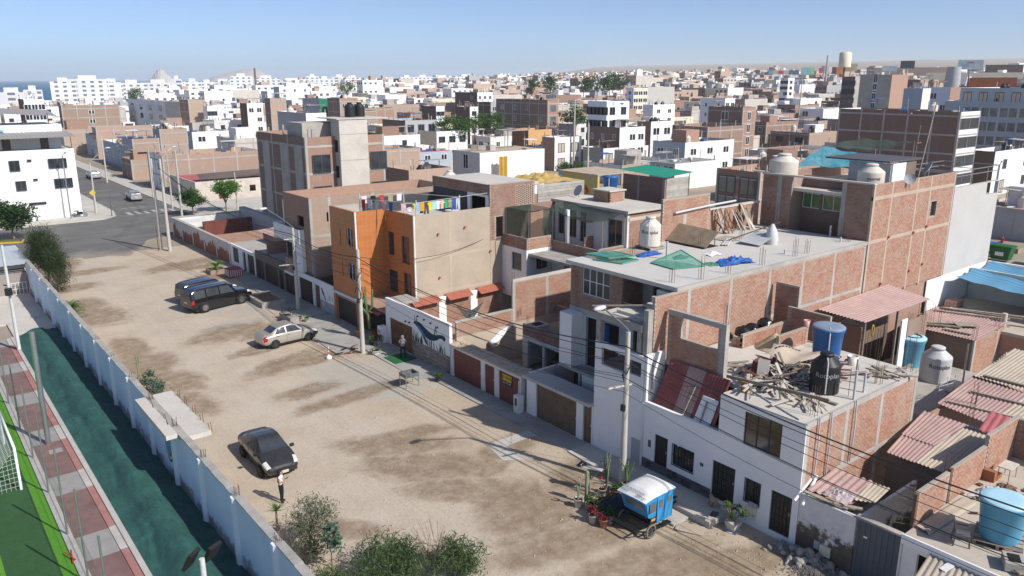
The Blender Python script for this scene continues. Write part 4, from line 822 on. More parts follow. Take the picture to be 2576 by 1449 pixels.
bx(Gh,'rear_wall',BRICKF,36.9,37.1,40,43.5,0.3,2.8); bx(Gh,'doorway',DARK,36.88,37.0,44.3,45.8,.5,2.6); bx(Gh,'white_wall',WHITE,36.9,37.1,43.5,44.25,.3,2.8)
wt = thing('whale_tail','grey whale tail sculpture rising above the low brick wall','sculpture',(29.4,41.2,.5)); GR = pm('slate_sculpture',(.1,.1,.1),.7,.25,3)
MB().tube([(29.3,41.3,.5),(29.25,41.2,2.2),(29.2,41.1,3.4)],[.5,.34,.13],14).build('stem',GR,wt)
for s in (-1,1):
    def fl_(u,v,s=s): w = (.34 * (1 - u ** 1.6) + .02) * (v - .5) * 2; return (29.15 + s * 1.0 * u,41.1 - s * .12 * u + 0,3.35 + .75 * u ** 1.5 + w * (.9 - .2 * u) - .1 * (1 - u))
    q = MB().grid(fl_,12,6); n0 = len(q.v); q.grid(lambda u,v: tuple(Vector(fl_(u,v)) + Vector((0,.09 * (1 - u) + .02,0))),12,6); q.build('fluke',GR,wt)
# ---------- H: orange tiled building
k = NT('orange_wall_tiles'); nrm = k.sep(k.n('ShaderNodeNewGeometry').outputs['Normal']); p = k.sep(); ax = k.math('GREATER_THAN',k.math('ABSOLUTE',nrm[0]),.5)
u = k.math('ADD',k.math('MULTIPLY',p[1],ax),k.math('MULTIPLY',p[0],k.math('SUBTRACT',1.,ax))); cv = k.n('ShaderNodeCombineXYZ'); k.set(cv.inputs[0],u); k.set(cv.inputs[1],p[2])
bt = k.n('ShaderNodeTexBrick'); bt.offset = 0; k.set(bt.inputs['Vector'],cv.outputs[0]); bt.inputs['Scale'].default_value = 1; k.set(bt.inputs[1],(.48,.165,.04)); k.set(bt.inputs[2],(.53,.2,.06)); k.set(bt.inputs[3],(.44,.28,.18)); bt.inputs['Mortar Size'].default_value = .012; bt.inputs['Brick Width'].default_value = .4; bt.inputs['Row Height'].default_value = .4
k.col(k.mix(k.math('MULTIPLY',k.noise(2.5,5,.6),.4),bt.outputs[0],(.4,.11,.03))); k.b.inputs['Roughness'].default_value = .5; k.bump(bt.outputs[1],-.25,.01); OTILE = k.m
Ho = thing('orange_building','orange tiled three storey building with a rough beige side wall','building',(28,52,0))
wl(Ho,'x',F,52.1,56.22,2.4,9.05,[(52.5,53.52,6.3,7.75),(52.44,53.58,3.7,5.05),(54.42,54.62,6.2,7.45),(54.3,54.5,3.8,5.0)],OTILE,.2)
for h in ((52.5,53.52,6.3,7.75),(52.44,53.58,3.7,5.05)): window(Ho,'x',F,*h,WHITE,GLASS,2); q = MB(); q.add([(F - .004,h[1] + .02,h[2] - .02),(F - .004,h[1] + .02,h[2] + .75),(F - .004,h[1] - .22,h[2] + .3),(F - .004,h[1] - .6,h[2] - .02)],[(0,1,2,3)]); q.build('curved_sill',OTILE,Ho)
for h in ((54.42,54.62,6.2,7.45),(54.3,54.5,3.8,5.0)): window(Ho,'x',F,*h,WHITE,GLASS,1)
wl(Ho,'y',52.1,F + .21,29.2,2.4,9.04,(),OTILE,.2); hh = [(49.9,50.8,5.5,7.3),(48.4,49.4,5.2,7.0),(50.3,51.9,2.9,4.7),(48.3,49.3,2.9,4.5)]
hh = [(50.95,51.85,5.6,7.4),(48.75,49.85,5.3,7.35),(50.6,51.95,2.75,4.45),(48.6,49.7,2.75,4.6)]
wl(Ho,'x',29.2,48.02,52.09,2.4,9.03,hh,OTILE,.2)
for h in hh: window(Ho,'x',29.2,*h,DGREY,GLASS,1)
bx(Ho,'edge_trim',WHITED,26.58,26.7,52.02,52.1,2.4,9.06); bx(Ho,'corner_trim',WHITED,29.1,29.22,47.92,48.02,2.4,9.06)
wl(Ho,'y',48.0,29.23,36.0,0,9.02,(),BEIGE,.2); cols(Ho,'y',48.0,[32.3],0,9.0,.25,pm('beige_column',(.5,.42,.32),.95,.1),.01); beams(Ho,'y',48,29.3,36,[5.7,3.0],.2,pm('beige_column',(.5,.42,.32)),.008)
for x,z in ((31.2,7.5),(33.6,7.75),(31.25,4.2),(36.0,5.6)): MB().tube([(x,48.02,z),(x,47.85,z)],.08,8).build('drain_stub',pm('terracotta_tile',(.38,.13,.085)),Ho)
flat_roof(Ho,26.85,36,52.3,56,8.1); flat_roof(Ho,29.4,36,48.2,52.3,8.1); bx(Ho,'parapet',CONC,26.81,36,56.0,56.2,2.4,9.0); bx(Ho,'balcony_floor',pm('terracotta_floor',(.38,.25,.19)),F - .1,29.2,48.02,52.0,2.3,2.42); bx(Ho,'cornice',WHITED,F - .15,26.8,51.95,56.2,2.2,2.39)
wl(Ho,'x',F,51.9,56.25,-.1,2.19,[(52.5,55.7,.05,1.95)],pm('terracotta_floor',(.38,.25,.19)),.2); door(Ho,'x',F,52.5,55.7,.05,1.95,pm('charcoal_shutter',(.035,.033,.03),.5),'garage_door',rows=8)
for y in (52.2,55.95): bx(Ho,'pillar',pm('orange_pillar',(.4,.16,.06),.6),F - .06,F,y - .2,y + .2,0,2.2)
wl(Ho,'x',F + .4,48.0,51.88,-.1,2.28,[(48.3,51.0,.3,1.9)],pm('maroon_brick_paint',(.2,.07,.05),.8)); window(Ho,'x',F + .4,48.3,51.0,.3,1.9,BLACKM,DARK,3,bars=16)
corrugated(MB(),(26.3,48.6,2.0),(26.3,49.9,2.0),(27.0,48.6,2.3),(27.0,49.9,2.3),.2,.03).build('tile_canopy',pm('terracotta_tile',(.38,.13,.085)),Ho)
# roof terrace of H with the laundry, and the roof room behind it
bx(Ho,'dark_backwall',pm('charcoal_render',(.06,.063,.07),.8,.3,2),29.4,36,55.75,55.98,8.1,9.35)
Hr = thing('roof_room','brick roof room with white door frame behind the washing lines','building',(37,51,0))
bricks(Hr,'y',48.0,36.02,40.5,6.4,10.75,[(36.6,37.3,6.6,8.2)],BRICKD,mort=MORTAR); bx(Hr,'beige_wall',BEIGE,36.02,40.5,48.0,48.2,0,6.39); wl(Hr,'x',36.02,48.2,56,8.1,9.9,[(48.6,50.6,8.12,9.7)],WHITE); bricks(Hr,'x',36.0,48.2,56,9.9,10.7,(),BRICKD,mort=MORTARD); bx(Hr,'dark_panel',pm('charcoal_render',(.06,.063,.07)),35.95,36.0,51.0,55.8,8.12,9.88)
bx(Hr,'dark_room',DARK,38,38.1,48.3,55.9,8.1,9.9); flat_roof(Hr,36.1,41,48.1,56,10.6); bx(Hr,'lattice_panel',BRICKF3,38.5,40.4,47.97,47.99,8.8,10.5)
lt = MB()
for i in range(9):
    for j in range(9): lt.box(38.6 + i * .2,38.7 + i * .2,47.95,47.968,8.95 + j * .17 + (.08 if i % 2 else 0),9.03 + j * .17 + (.08 if i % 2 else 0))
lt.build('lattice_holes',DARK,Hr)
# ================================================================== SECOND LINE AND SIDE LOTS
def zz(sx,sy,k,X,Y): return ((sx + X / k) / 1.5528,(sy + Y / k) / 1.5528)
def sheet_roof(par,P,mat,pitch=.18,amp=.028,th=None,name='roof_sheet'): return corrugated(MB(),*P,pitch,amp).build(name,mat,par)
# ---------- A: low lots at the right edge
A0 = thing('terrace_house','low white house with a bare roof terrace carrying the big pale blue tank','house',(28,7,0))
wl(A0,'x',F,2.0,10.82,-.1,2.48,[(7.6,10.3,.05,2.2)],WHITE); bx(A0,'dark_room',DARK,27.2,27.3,7.4,10.5,0,2.4); bx(A0,'terrace_slab',pm('terrace_concrete',(.5,.44,.37),.92,.1,.5,9,.2,stain=(.38,.33,.27)),F - .05,36.2,2.0,10.82,2.481,2.75)
bx(A0,'fascia',WHITE,F - .12,F - .051,2.0,10.86,2.4,2.77)
bricks(A0,'y',10.82,27.35,29.85,2.76,4.1); bricks(A0,'y',10.82,30.1,33.2,2.76,4.15); cols(A0,'y',10.82,[29.97],2.76,4.2,.2,pm('rough_brown_column',(.16,.09,.06),.9)); cols(A0,'y',10.82,[27.25],2.76,4.1,.18,pm('rough_brown_column',(.16,.09,.06)))
bricks(A0,'y',10.82,33.25,36.4,2.76,4.6); bricks(A0,'x',36.2,5.0,10.8,2.76,4.5,(),BRICKD,mort=MORTARD); bx(A0,'terrace_edge',CONC,26.6,36,1.8,2.0,2.4,2.78)
for i,z in enumerate((2.85,3.1,3.35,3.6,3.85)): MB().tube([(27.25,10.85,z),(26.85,11.35,z + .02)],.014,4).build('tie_bar',RUST,A0)
for x,y in ((27.2,10.95),(30,10.95)): rebar(A0,x,y,4.05,.55,3,.12)
for x,h in ((33.05,.45),(33.35,.3),(33.6,.18)): bx(A0,'brick_step',pm('brick_block',(.33,.14,.07)),x,x + .26,10.35,10.8,2.75,2.75 + h)
tank('big pale blue tapered water barrel on the bare terrace',(28.75,8.55,2.95),.76,1.5,CYANP,CYANL,'barrel',pipe=False); pallet((28.75,8.55,2.75),'grey wooden pallet under the big pale blue barrel',.3,1.5)
ch = thing('plastic_chair','dark grey plastic chair beside the big pale blue barrel','chair',(27.5,9.3,2.75),.5); GPL = pm('grey_plastic',(.12,.12,.125),.5)
MB().box(-.24,.24,-.24,.24,.4,.44).build('seat',GPL,ch,True); MB().cbox((0,.25,.68),(.46,.04,.5),0,-.15).build('backrest',GPL,ch,True)
for x in (-.21,.21):
    for y in (-.21,.23): MB().bar((x,y,.4),(x * 1.15,y * 1.15,0),.05).build('leg',GPL,ch,True)
    MB().bar((x,-.2,.62),(x,.25,.64),.05,.03).build('armrest',GPL,ch,True)
bn = thing('wooden_stool','small white topped stool standing by the terrace brick wall','stool',(33.9,10.2,2.75)); MB().box(33.5,34.35,9.95,10.45,3.3,3.34).build('seat',TANKW,bn)
for x in (33.55,34.3):
    for y in (10.0,10.4): MB().tube([(x,y,2.75),(x,y,3.3)],.018,5).build('leg',STEEL,bn)
gu = thing('roof_gutter_sheet','pale folded roofing sheet lying along the low brick wall','sheet',(28.6,10.4,2.75)); corrugated(MB(),(27.3,10.75,2.85),(27.1,10.2,2.85),(30.9,10.55,2.85),(30.7,10.05,2.85),.3,.07).build('sheet',CBEI,gu)
cw = thing('front_awning','beige corrugated awning in front of the terrace house','awning',(26.2,8.9,2.2)); corrugated(MB(),(24.9,9.75,2.0),(24.9,7.9,2.0),(27.2,9.9,2.72),(27.2,8.3,2.72),.2,.035).build('sheet',CBEI,cw); MB().bar((25.0,9.7,0),(25.0,9.7,2.0),.08).build('post',WOOD,cw); MB().bar((25.0,8.0,0),(25.0,8.0,2.0),.08).build('post',WOOD,cw); MB().bar((26.0,9.2,2.38),(26.4,9.1,2.5),.25,.02).build('patch',WHITE,cw)
sb = thing('scrap_sink','old grey sink and boards heaped at the terrace edge','scrap',(27.7,7.3,2.75)); MB().cbox((27.4,7.6,2.95),(.8,.6,.3),.5).build('basin',CONC,sb); MB().cbox((27.4,7.6,3.1),(.5,.35,.04),.5).build('bowl',DARK,sb); plankfan(sb,'board',[((27.0,7.4,2.9),(28.6,6.4,3.0),.4,.05),((27.3,6.8,2.85),(28.8,7.0,2.95),.3,.05)])
ro = lumber('litter of twigs and chips scattered on the bare terrace',(32.2,9.4,2.75),34,(1.3,.9,.02),.3,[WOODD,RUST],31,'litter',.02,None,'litter')
crumple('heap of grey plastic sheet on the bare terrace',(31.9,10.1,2.75),.7,.45,.35,TANKG,33,'plastic_sheet','plastic'); crumple('brown twig heap beside the grey plastic',(32.9,9.9,2.75),.4,.3,.25,pm('twigs',(.2,.12,.08),.95),34,'twig_heap','twigs')
A1 = thing('gated_yard','narrow yard with ribbed slate blue gate and grey walled shed','yard',(26.6,12,0))
gd = MB(); n = 15
for i in range(n):
    y0,y1 = 10.92 + i * 1.63 / n,10.92 + (i + 1) * 1.63 / n; gd.box(F - .02 + (.02 if i % 2 else 0),F + .03,y0,y1,.05,2.55)
gd.build('gate',pm('slate_blue_metal',(.07,.09,.115),.5,.12,1.5,spec=.5),A1); bx(A1,'gate_post',WHITED,F - .05,F + .25,10.83,10.9,0,2.6); MB().box(F - .03,F - .02,12.1,12.25,1.9,1.97).build('number_plate',WHITE,A1)
bx(A1,'gate_lintel',CONC,F - .05,F + .2,10.9,12.6,2.56,2.66); bx(A1,'yard_floor',CONCR,26.85,33,10.95,14.9,0,.06); wl(A1,'x',32.4,10.95,14.35,0,2.9,(),DGREY if 0 else pm('dark_grey_render',(.16,.155,.15),.9,.12),.15)
ROOFA = [((31.9,14.2,2.98),(31.9,11.05,2.95),(36.6,15.0,3.25),(36.6,11.3,3.2))]
corrugated(MB(),(31.9,14.2,2.98),(31.9,12.9,2.97),(33.9,14.5,3.12),(33.9,13.0,3.1),.17,.03).build('roof_sheet',CPNK,A1); corrugated(MB(),(31.9,12.95,3.0),(31.9,11.02,2.97),(36.4,13.2,3.26),(36.4,11.1,3.22),.17,.03).build('roof_sheet',CBEI,A1); corrugated(MB(),(33.8,14.5,3.15),(33.8,13.0,3.13),(36.8,14.9,3.32),(36.8,12.9,3.3),.17,.03).build('roof_sheet',CPNK,A1)
A2 = thing('dirty_wall_house','low house front of whitewashed brick with a muddy lower half','house',(26.6,13.8,0))
k = NT('muddy_whitewash'); z = k.sep()[2]; mk = k.ramp(k.math('ADD',k.math('MULTIPLY',z,.33),k.math('MULTIPLY',k.math('SUBTRACT',k.noise(1.6,7,.7),.5),.9)),[(.36,1.),(.45,0.)])
k.col(k.mix(mk,k.ramp(k.noise(3,5),[(.3,(.6,.59,.58)),(.7,(.72,.71,.7))]),k.ramp(k.noise(2,6),[(.3,(.07,.06,.05)),(.7,(.16,.13,.1))]))); k.b.inputs['Roughness'].default_value = .95; k.bump(k.noise(12,4),.4,.03); MUDW = k.m
wl(A2,'x',F + .02,12.62,14.96,-.1,2.52,(),MUDW,.2); bx(A2,'meter_box',CREAM,F - .05,F,13.45,13.9,.35,.8); bx(A2,'meter_box',GREYP,F - .04,F,13.93,14.15,.5,.85); bx(A2,'side_wall',MUDW,F + .22,31.5,12.62,12.75,0,2.4)
corrugated(MB(),(26.75,14.8,2.72),(27.3,13.1,2.62),(28.9,14.85,2.95),(29.2,13.2,2.85),.28,.05).build('roof_sheet',CPNK,A2); corrugated(MB(),(27.4,13.2,2.75),(27.9,12.6,2.7),(29.1,13.4,2.85),(29.3,12.7,2.8),.16,.03).build('roof_sheet',CBEI,A2)
plankfan(A2,'batten',[((26.6,14.8,2.68),(26.9,13.1,2.6),.22,.04),((26.55,14.4,2.62),(27.0,12.9,2.62),.12,.06),((26.7,13.6,2.66),(27.2,12.7,2.64),.16,.06)])
crumple('grey plastic sheet weighting the small red roof',(27.4,13.7,2.72),.55,.5,.3,pm('pinkish_film',(.5,.42,.42),.35,.1,2,spec=.6),41,'plastic_sheet','plastic')
for i in range(2): MB().tube([(26.2 + i * .1,14.95 - i * .3,2.35 - i * .1),(27.6,15.0 - i * .12,3.0)],.06,8).build('pvc_pipe',WHITE,A2)
# rubble of broken rock on the ground: each stone a piece
rk = thing('rock_heap','heap of broken grey rocks against the muddy wall','rocks',(26,14.0,0)); rg = random.Random(8); RK = pm('grey_rock',(.33,.31,.28),.95,.2,3,20,.3,rndv=.4)
rms = []
for q in range(6):
    bm = bmesh.new(); bmesh.ops.create_icosphere(bm,subdivisions=1,radius=1)
    for v in bm.verts: v.co = v.co * (1 + .4 * mnoise.noise(v.co * 1.7 + Vector((q * 5,0,0)))); v.co.z *= .75
    me = bpy.data.meshes.new('rock'); bm.to_mesh(me); bm.free(); me.materials.append(RK); rms.append(me)
for i in range(150):
    a = rg.uniform(0,6.28); r = abs(rg.gauss(0,.62)); x = 26.15 + r * math.cos(a) * .8; y = 14.1 + r * math.sin(a) * 1.25; s = rg.uniform(.06,.2) * (1.5 if i < 6 else 1)
    if x > 26.55: x = 26.55 - rg.random() * .3
    inst('rock',rms[i % 6],rk,(x,y,max(.05,.5 * (1 - r / 1.3)) * rg.uniform(.3,1)),(rg.uniform(0,3),rg.uniform(0,3),rg.uniform(0,3)),(s * 1.3,s,s))
gv = MB()
for i in range(1600):
    a = rg.uniform(0,6.28); r = abs(rg.gauss(0,.55)); x,y,z = 25.6 + r * math.cos(a),13.4 + r * math.sin(a) * 1.4,max(.02,.3 * (1 - r / 1.1)) + .02; s = rg.uniform(.015,.04)
    gv.add([(x - s,y - s,z),(x + s,y - s * .5,z),(x,y + s,z),(x,y,z + s)],[(0,1,3),(1,2,3),(2,0,3)])
tag(gv.build('gravel',RK),'small heap of pale gravel in front of the rock heap','gravel',kind='stuff')
# ---------- shacks behind (x 36-66, y 2-23)
Sh = thing('shack_row','sheds under patched pink and beige corrugated roofs behind the terrace house','shed',(42,11,0))
bx(Sh,'wall',pm('pale_blue_render',(.42,.47,.52),.9,.1),37.6,37.75,9.5,15.0,0,2.9); bx(Sh,'side_wall',BRICKF,37.8,50,14.95,15.1,0,2.85); bx(Sh,'dark_opening',DARK,37.5,37.6,10.6,12.2,.6,2.3)
for i,(a,b,c,d,mm) in enumerate((((38.9,15.2,3.05),(38.4,12.6,3.0),(43.6,15.4,3.35),(43.0,12.6,3.3),CPNK),((38.5,12.65,3.02),(38.2,9.6,2.95),(43.2,12.65,3.33),(42.8,9.4,3.25),CBEI),((39.6,9.7,3.0),(39.0,5.5,2.95),(45.0,9.5,3.4),(44.5,5.0,3.3),CPNK),((43.2,15.3,3.42),(42.8,9.5,3.4),(48.8,15.4,3.7),(48.0,9.3,3.65),CBEI),((44.3,9.6,3.45),(44.0,4,3.4),(50,9.5,3.8),(50,4,3.7),CPNK))): corrugated(MB(),a,b,c,d,.19,.03).build('roof_sheet',mm,Sh)
corrugated(MB(),(36.6,12.4,3.3),(36.6,11.0,3.2),(38.6,12.7,3.55),(38.6,11.2,3.5),.3,.05).build('roof_sheet',pm('bright_red_sheet',(.42,.13,.14),.6,.15,2),Sh); plankfan(Sh,'batten',[((39.3,14.9,3.15),(39.9,11.5,3.12),.12,.08),((41.2,14.6,3.28),(41.6,11.5,3.26),.14,.08),((43.4,14.9,3.5),(43.6,10.2,3.5),.16,.1),((38.9,10.8,3.1),(40.2,7.5,3.1),.14,.08)])
for x,y in ((36.9,11.2),(38.0,13.2),(40.1,13.9)): rebar(Sh,x,y,3.0,1.2,3,.15)
By = thing('back_yard','cluttered back yard with board fence behind the cluttered roof house','yard',(42,19,0)); bx(By,'yard_floor',CONCR,35.9,50.6,15.1,23.3,0,.06); bx(By,'platform',CONC,41.0,50.0,16.2,22.2,.06,1.25); bx(By,'low_wall',BRICKF,36,44,15.1,15.25,0,2.2)
rg = random.Random(17)
for i in range(26): x = 37.2 + i * .27; MB().bar((x,15.7 + rg.uniform(-.2,.2),0),(x + rg.uniform(-.15,.15),15.5 + rg.uniform(-.3,.3),rg.uniform(1.3,2.5)),rg.uniform(.12,.26),.03).build('fence_board',WOOD,By)
for i in range(20): x = 41.5 + i * .3; MB().bar((x,15.25,1.8 + .03 * i),(x,15.25,2.9 + .05 * i),.2,.03,(0,1,0)).build('fence_board',WOOD,By)
tank('sky blue tapered barrel with hose coils on its lid in the back yard',(48.3,20.8,1.25),.74,1.9,CYANP,CYANL,'barrel',pipe=False,group=None); tank('white dome topped water tank with dark lettering in the back yard',(46.9,18.7,1.25),.84,2.1,TANKG,None,'shoulder','Rotoplas',LETD,pipe=False)
hs = thing('coiled_hose','black hose coiled on the sky blue barrel','hose',(48.3,20.8,3.15)); MB().tube([(48.3 + .5 * math.cos(t * .5) * (1 - t * .008),20.8 + .5 * math.sin(t * .5),3.16 + .012 * (t % 13) / 13) for t in range(40)],.022,5).build('hose',BLKP,hs)
fr = thing('metal_rack','bent white and black metal rack beside the white dome topped tank','rack',(43.5,17.2,1.2)); q = MB()
for i in range(6): q.tube([(43.0,16.8,1.5 + i * .22),(44.4,16.6,1.45 + i * .22)],.02,5)
for x,y in ((43.0,16.8),(44.4,16.6),(43.7,16.7)): q.tube([(x,y,1.3),(x,y,2.8)],.02,5)
q.build('rails',TANKG,fr); q = MB()
for i in range(5): z = .9 + i * .32; q.tube([(42.3,16.2,z),(42.9,16.0,z + .3),(42.3,15.9,z + .32)],.025,5); q.tube([(42.9,16.0,z),(42.3,16.2,z + .3)],.025,5)
q.build('lattice',BLACKM,fr)
lumber('planks and poles dumped on the wall top beside the sky blue barrel',(44.0,20.2,1.3),22,(1.0,.5,.7),2.2,[WOOD,TANKG],19)
Pr = thing('pink_roof_shed','open shed under a broad faded pink corrugated roof against the tall brick wall','shed',(45,22,0))
corrugated(MB(),(41.2,23.3,5.6),(42.6,21.0,5.05),(49.4,23.3,5.75),(50.6,21.0,5.05),.19,.03).build('roof_sheet',CPNK,Pr)
for x,y in ((42.8,21.2),(46.5,21.1),(50.2,21.2)): MB().bar((x,y,0),(x,y,5.0),.12).build('post',WOOD,Pr)
for i in range(4): MB().bar((40.2 + i * 1.3,22.6 - i * .45,4.8),(43.2 + i * 1.4,22.8,5.3),.09).build('pole',WOOD,Pr)
bx(Pr,'rear_wall',BROWNP,43,50,23.2,23.35,0,5.0); bx(Pr,'white_wall',WHITE,46.8,47.5,20.9,21.0,1.3,4.4); bx(Pr,'wall',BRICKF2,42.9,43.0,21.4,23.2,0,4.6); bx(Pr,'side_wall',BRICKF2,47.6,50.2,20.9,21.02,0,4.2)
for x,y in ((42.0,20.6),(43.0,20.4),(49.2,20.7),(50.6,20.9),(51,20.5)): rebar(Pr,x,y,3.0,2.0,3,.3)
MB().tube([(43.2 + .12 * math.cos(t),20.9,4.5 + .32 * math.sin(t)) for t in [i * .5 for i in range(14)]],.05,6).build('rope_coil',pm('yellow_rope',(.4,.25,.05),.9),Pr)
S2 = thing('brick_shed','brick shed with boards lying on its pink corrugated roof','shed',(52.5,20.4,0)); wl(S2,'x',50.75,18.25,22.2,0,2.95,(),BRICKF2); bricks(S2,'y',18.2,50.8,55.6,0,2.95,(),BRICK); cols(S2,'y',18.2,[50.85,54.3],0,3.0,.24)
corrugated(MB(),(50.4,22.4,3.1),(50.6,18.1,3.05),(55.6,22.7,3.3),(55.8,18.1,3.25),.19,.03).build('roof_sheet',CPNK,S2); plankfan(S2,'board',[((50.9,21.8,3.2),(52.2,19.6,3.25),.4,.04),((51.6,21.5,3.25),(53.4,19.5,3.3),.45,.04),((52.4,20.1,3.3),(53.3,19.1,3.32),.9,.03),((51.2,20.2,3.22),(51.4,18.6,3.2),.3,.04),((54.5,22.3,3.3),(56.0,18.2,3.35),.2,.1),((54.9,22.2,3.45),(56.4,17.6,3.4),.2,.1),((55.3,22.0,3.4),(57.0,17.0,3.5),.2,.1)])
for x,y in ((50.9,18.3),(54.3,18.3),(50.8,22.2)): rebar(S2,x,y,3.0,.9,4,.2)
MB().tube([(46.6,17.0,1.2),(46.6,17.0,4.0)],.05,8).build('vent_pipe',STEEL,By)
Pa = thing('awning_house','house terrace shaded by a sagging sky blue striped awning','house',(60,17,0)); wl(Pa,'y',23.36,55.2,65.1,2.8,5.05,(),WHITE,.04); bx(Pa,'terrace_slab',pm('terrace_concrete',(.5,.44,.37)),54.8,65.2,8,23.3,2.6,2.8); bx(Pa,'wall',BRICKF,54.8,55.0,8,23.3,0,2.6)
bx(Pa,'rear_wall',pm('pale_green_render',(.5,.56,.54),.9),62.0,62.2,8,23.3,2.8,5.0); bx(Pa,'street_wall',WHITE,65.0,65.2,8,23.3,0,5.1)
for y0,y1 in ((17.4,19.4),(14.0,16.6)): bx(Pa,'dark_opening',DARK,61.95,62.0,y0,y1,2.8,4.7)
k = NT('striped_awning'); pc = k.sep(); st = k.math('GREATER_THAN',k.math('FRACT',k.math('MULTIPLY',pc[0],2.4)),.22); k.col(k.mix(st,(.06,.17,.27),(.1,.28,.44))); k.b.inputs['Roughness'].default_value = .7; AWN = k.m
for nm,x0,x1,y0,y1 in (('awning',58.2,61.5,9,22.9),('awning',61.3,65.0,9,23.0)):
    MB().grid(lambda u,v,x0=x0,x1=x1: (x0 + (x1 - x0) * u,y0 + (y1 - y0) * v,5.0 + .1 * u - .45 * math.sin(math.pi * v) - .25 * math.sin(math.pi * u) + .04 * math.sin(v * 40)),14,60).build(nm,AWN,Pa)
for x,y in ((57.0,17.2),(56.6,15.0),(58.6,12.6),(55.6,18.4)): MB().tube([(x,y,2.8),(x,y,3.8)],.16,10).build('stub_column',CONCL,Pa)
tank('black water tank standing under the edge of the sky blue awning',(59.4,14.2,2.8),.72,1.6,BLKP,None,'shoulder',pipe=False); lpn = thing('loose_roof_sheet','white corrugated panel lying on the terrace by the awning','panel',(56.5,20.5,2.8)); corrugated(MB(),(55.2,22.2,3.1),(56.0,19.0,3.15),(58.0,22.6,2.9),(58.6,19.2,2.95),.3,.015).build('sheet',TANKG,lpn)
bk = thing('brick_stack','small square stack of bricks against the white terrace wall','bricks',(58.2,22.6,2.8))
for q in range(5):
    for i in range(5): MB().box(57.6,58.8,22.2 + i * .16,22.34 + i * .16,2.8 + q * .11,2.9 + q * .11).build('brick_row',BRICK,bk)
# ---------- M: tall brick building with grey end
M_ = thing('tall_brick_building','tall bare brick building with a smooth grey end wall and green tinted windows','building',(52,27,0))
bricks(M_,'y',23.44,46.55,57.55,5.1,12.35,[(54.4,55.2,9.6,10.6)],BRICK); bx(M_,'hole',DARK,54.4,55.2,23.6,23.7,9.6,10.6); cols(M_,'y',23.44,[46.6,48.8,52.1,54.0,57.5],5.0,12.36,.2,pm('wall_column',(.46,.37,.29),.95,.12),.02); beams(M_,'y',23.44,46.5,57.6,[8.7,11.4],.22,pm('wall_column',(.46,.37,.29),.95,.12),.018)
bx(M_,'lower_wall',BRICKF,46.55,57.5,23.5,23.7,0,5.1); wl(M_,'y',23.4,57.62,65.2,5.0,11.25,[(63.0,65.0,10.3,11.2)],pm('smooth_grey_render',(.5,.48,.45),.9,.07,.5,8,.08),.25); bx(M_,'front_wall',WHITE,65.0,65.2,23.6,31,0,10.2)
bricks(M_,'x',46.56,29.0,31.2,8.9,12.35,(),BRICKD,mort=MORTARD); bricks(M_,'x',46.56,23.5,25.5,8.9,12.35,(),BRICKD,mort=MORTARD); cols(M_,'x',46.56,[25.35,29.9],8.8,12.36,.3,CONCR)
wl(M_,'x',47.9,25.5,29.0,8.0,12.35,[(26.0,27.55,10.2,11.2),(27.7,29.0,10.2,11.2)],BRICKF2); bx(M_,'return_wall',BRICKF3,46.7,47.95,29.0,29.12,8.0,12.34); beams(M_,'x',47.9,25.5,29,[11.3],.3,CONC)
for h in ((26.0,27.55,10.2,11.2),(27.7,29.0,10.2,11.2)): window(M_,'x',47.9,*h,WHITE,glass('green_mirror_glass',(.05,.12,.05),.03),2)
flat_roof(M_,46.8,57.5,23.6,31.2,11.6); flat_roof(M_,57.6,65,23.7,31,10.2); bx(M_,'side_wall',BRICKF,46.6,65,31.0,31.2,0,12.3); bx(M_,'parapet',CONCL,46.4,46.75,23.4,31.2,12.351,12.45)
for x,z in ((48.9,8.9),(52.2,8.8),(54.0,9.0),(52.3,6.2),(48.6,5.9),(54.1,6.4)): MB().tube([(x,23.44,z),(x,23.3,z)],.09,8).build('drain_stub',pm('terracotta_tile',(.38,.13,.085)),M_)
for y in (25.3,29.9): rebar(M_,46.45,y,8.9,1.3,4,.25)
fr = MB()
for x in (57.8,60.4,63.0,65.0): fr.bar((x,23.5,11.2),(x,23.5,12.4),.05)
for z in (12.0,12.35): fr.bar((57.7,23.5,z),(65.1,23.5,z),.05); fr.bar((57.7,27.5,z),(65.1,27.5,z),.05)
for x in (57.8,61,65.0): fr.bar((x,23.5,12.35),(x,27.5,12.35),.05)
fr.build('pipe_frame',STEEL,M_)
tank('squat cream water tank at the corner of the tall bare brick building',(47.6,30.4,12.0),.95,1.7,TANKW,None,'shoulder',pipe=False); tank('cream water tank beside the grey partition on the tall brick building',(48.2,24.6,11.7),.8,1.75,TANKW,None,'shoulder','eternit',LETD,pipe=False)
TURQ = netmat('turquoise_net',(.05,.24,.31),.12); DNET = netmat('dark_green_net',(.035,.06,.045),.38)
def canopy(label,P,sag,mat,posts=True,name='shade_net',zf=0.):
    o = thing(name,label,'shade net',P[0]); P = [Vector(p) for p in P]
    MB().grid(lambda u,v: P[0].lerp(P[1],u).lerp(P[3].lerp(P[2],u),v) - Vector((0,0,sag * math.sin(math.pi * u) * math.sin(math.pi * v) + .06 * math.sin(u * 17 + v * 9))),20,16).build('net',mat,o)
    if posts:
        for p in P: MB().tube([(p.x,p.y,zf),(p.x,p.y,p.z + .1)],.04,6).build('post',WOOD,o)
    return o
canopy('bright turquoise shade net sagging over the tall brick building roof',[(51.5,32.0,12.5),(54.0,27.4,12.5),(57.5,28.2,12.8),(55,32.0,13.7)],.45,TURQ,True,'shade_net',11.6)
canopy('dark green shade net behind the turquoise one',[(56,32.5,13.6),(59,30,13.3),(64.0,29.5,13.7),(62,33,13.9)],.5,DNET,True,'shade_net',10.2)
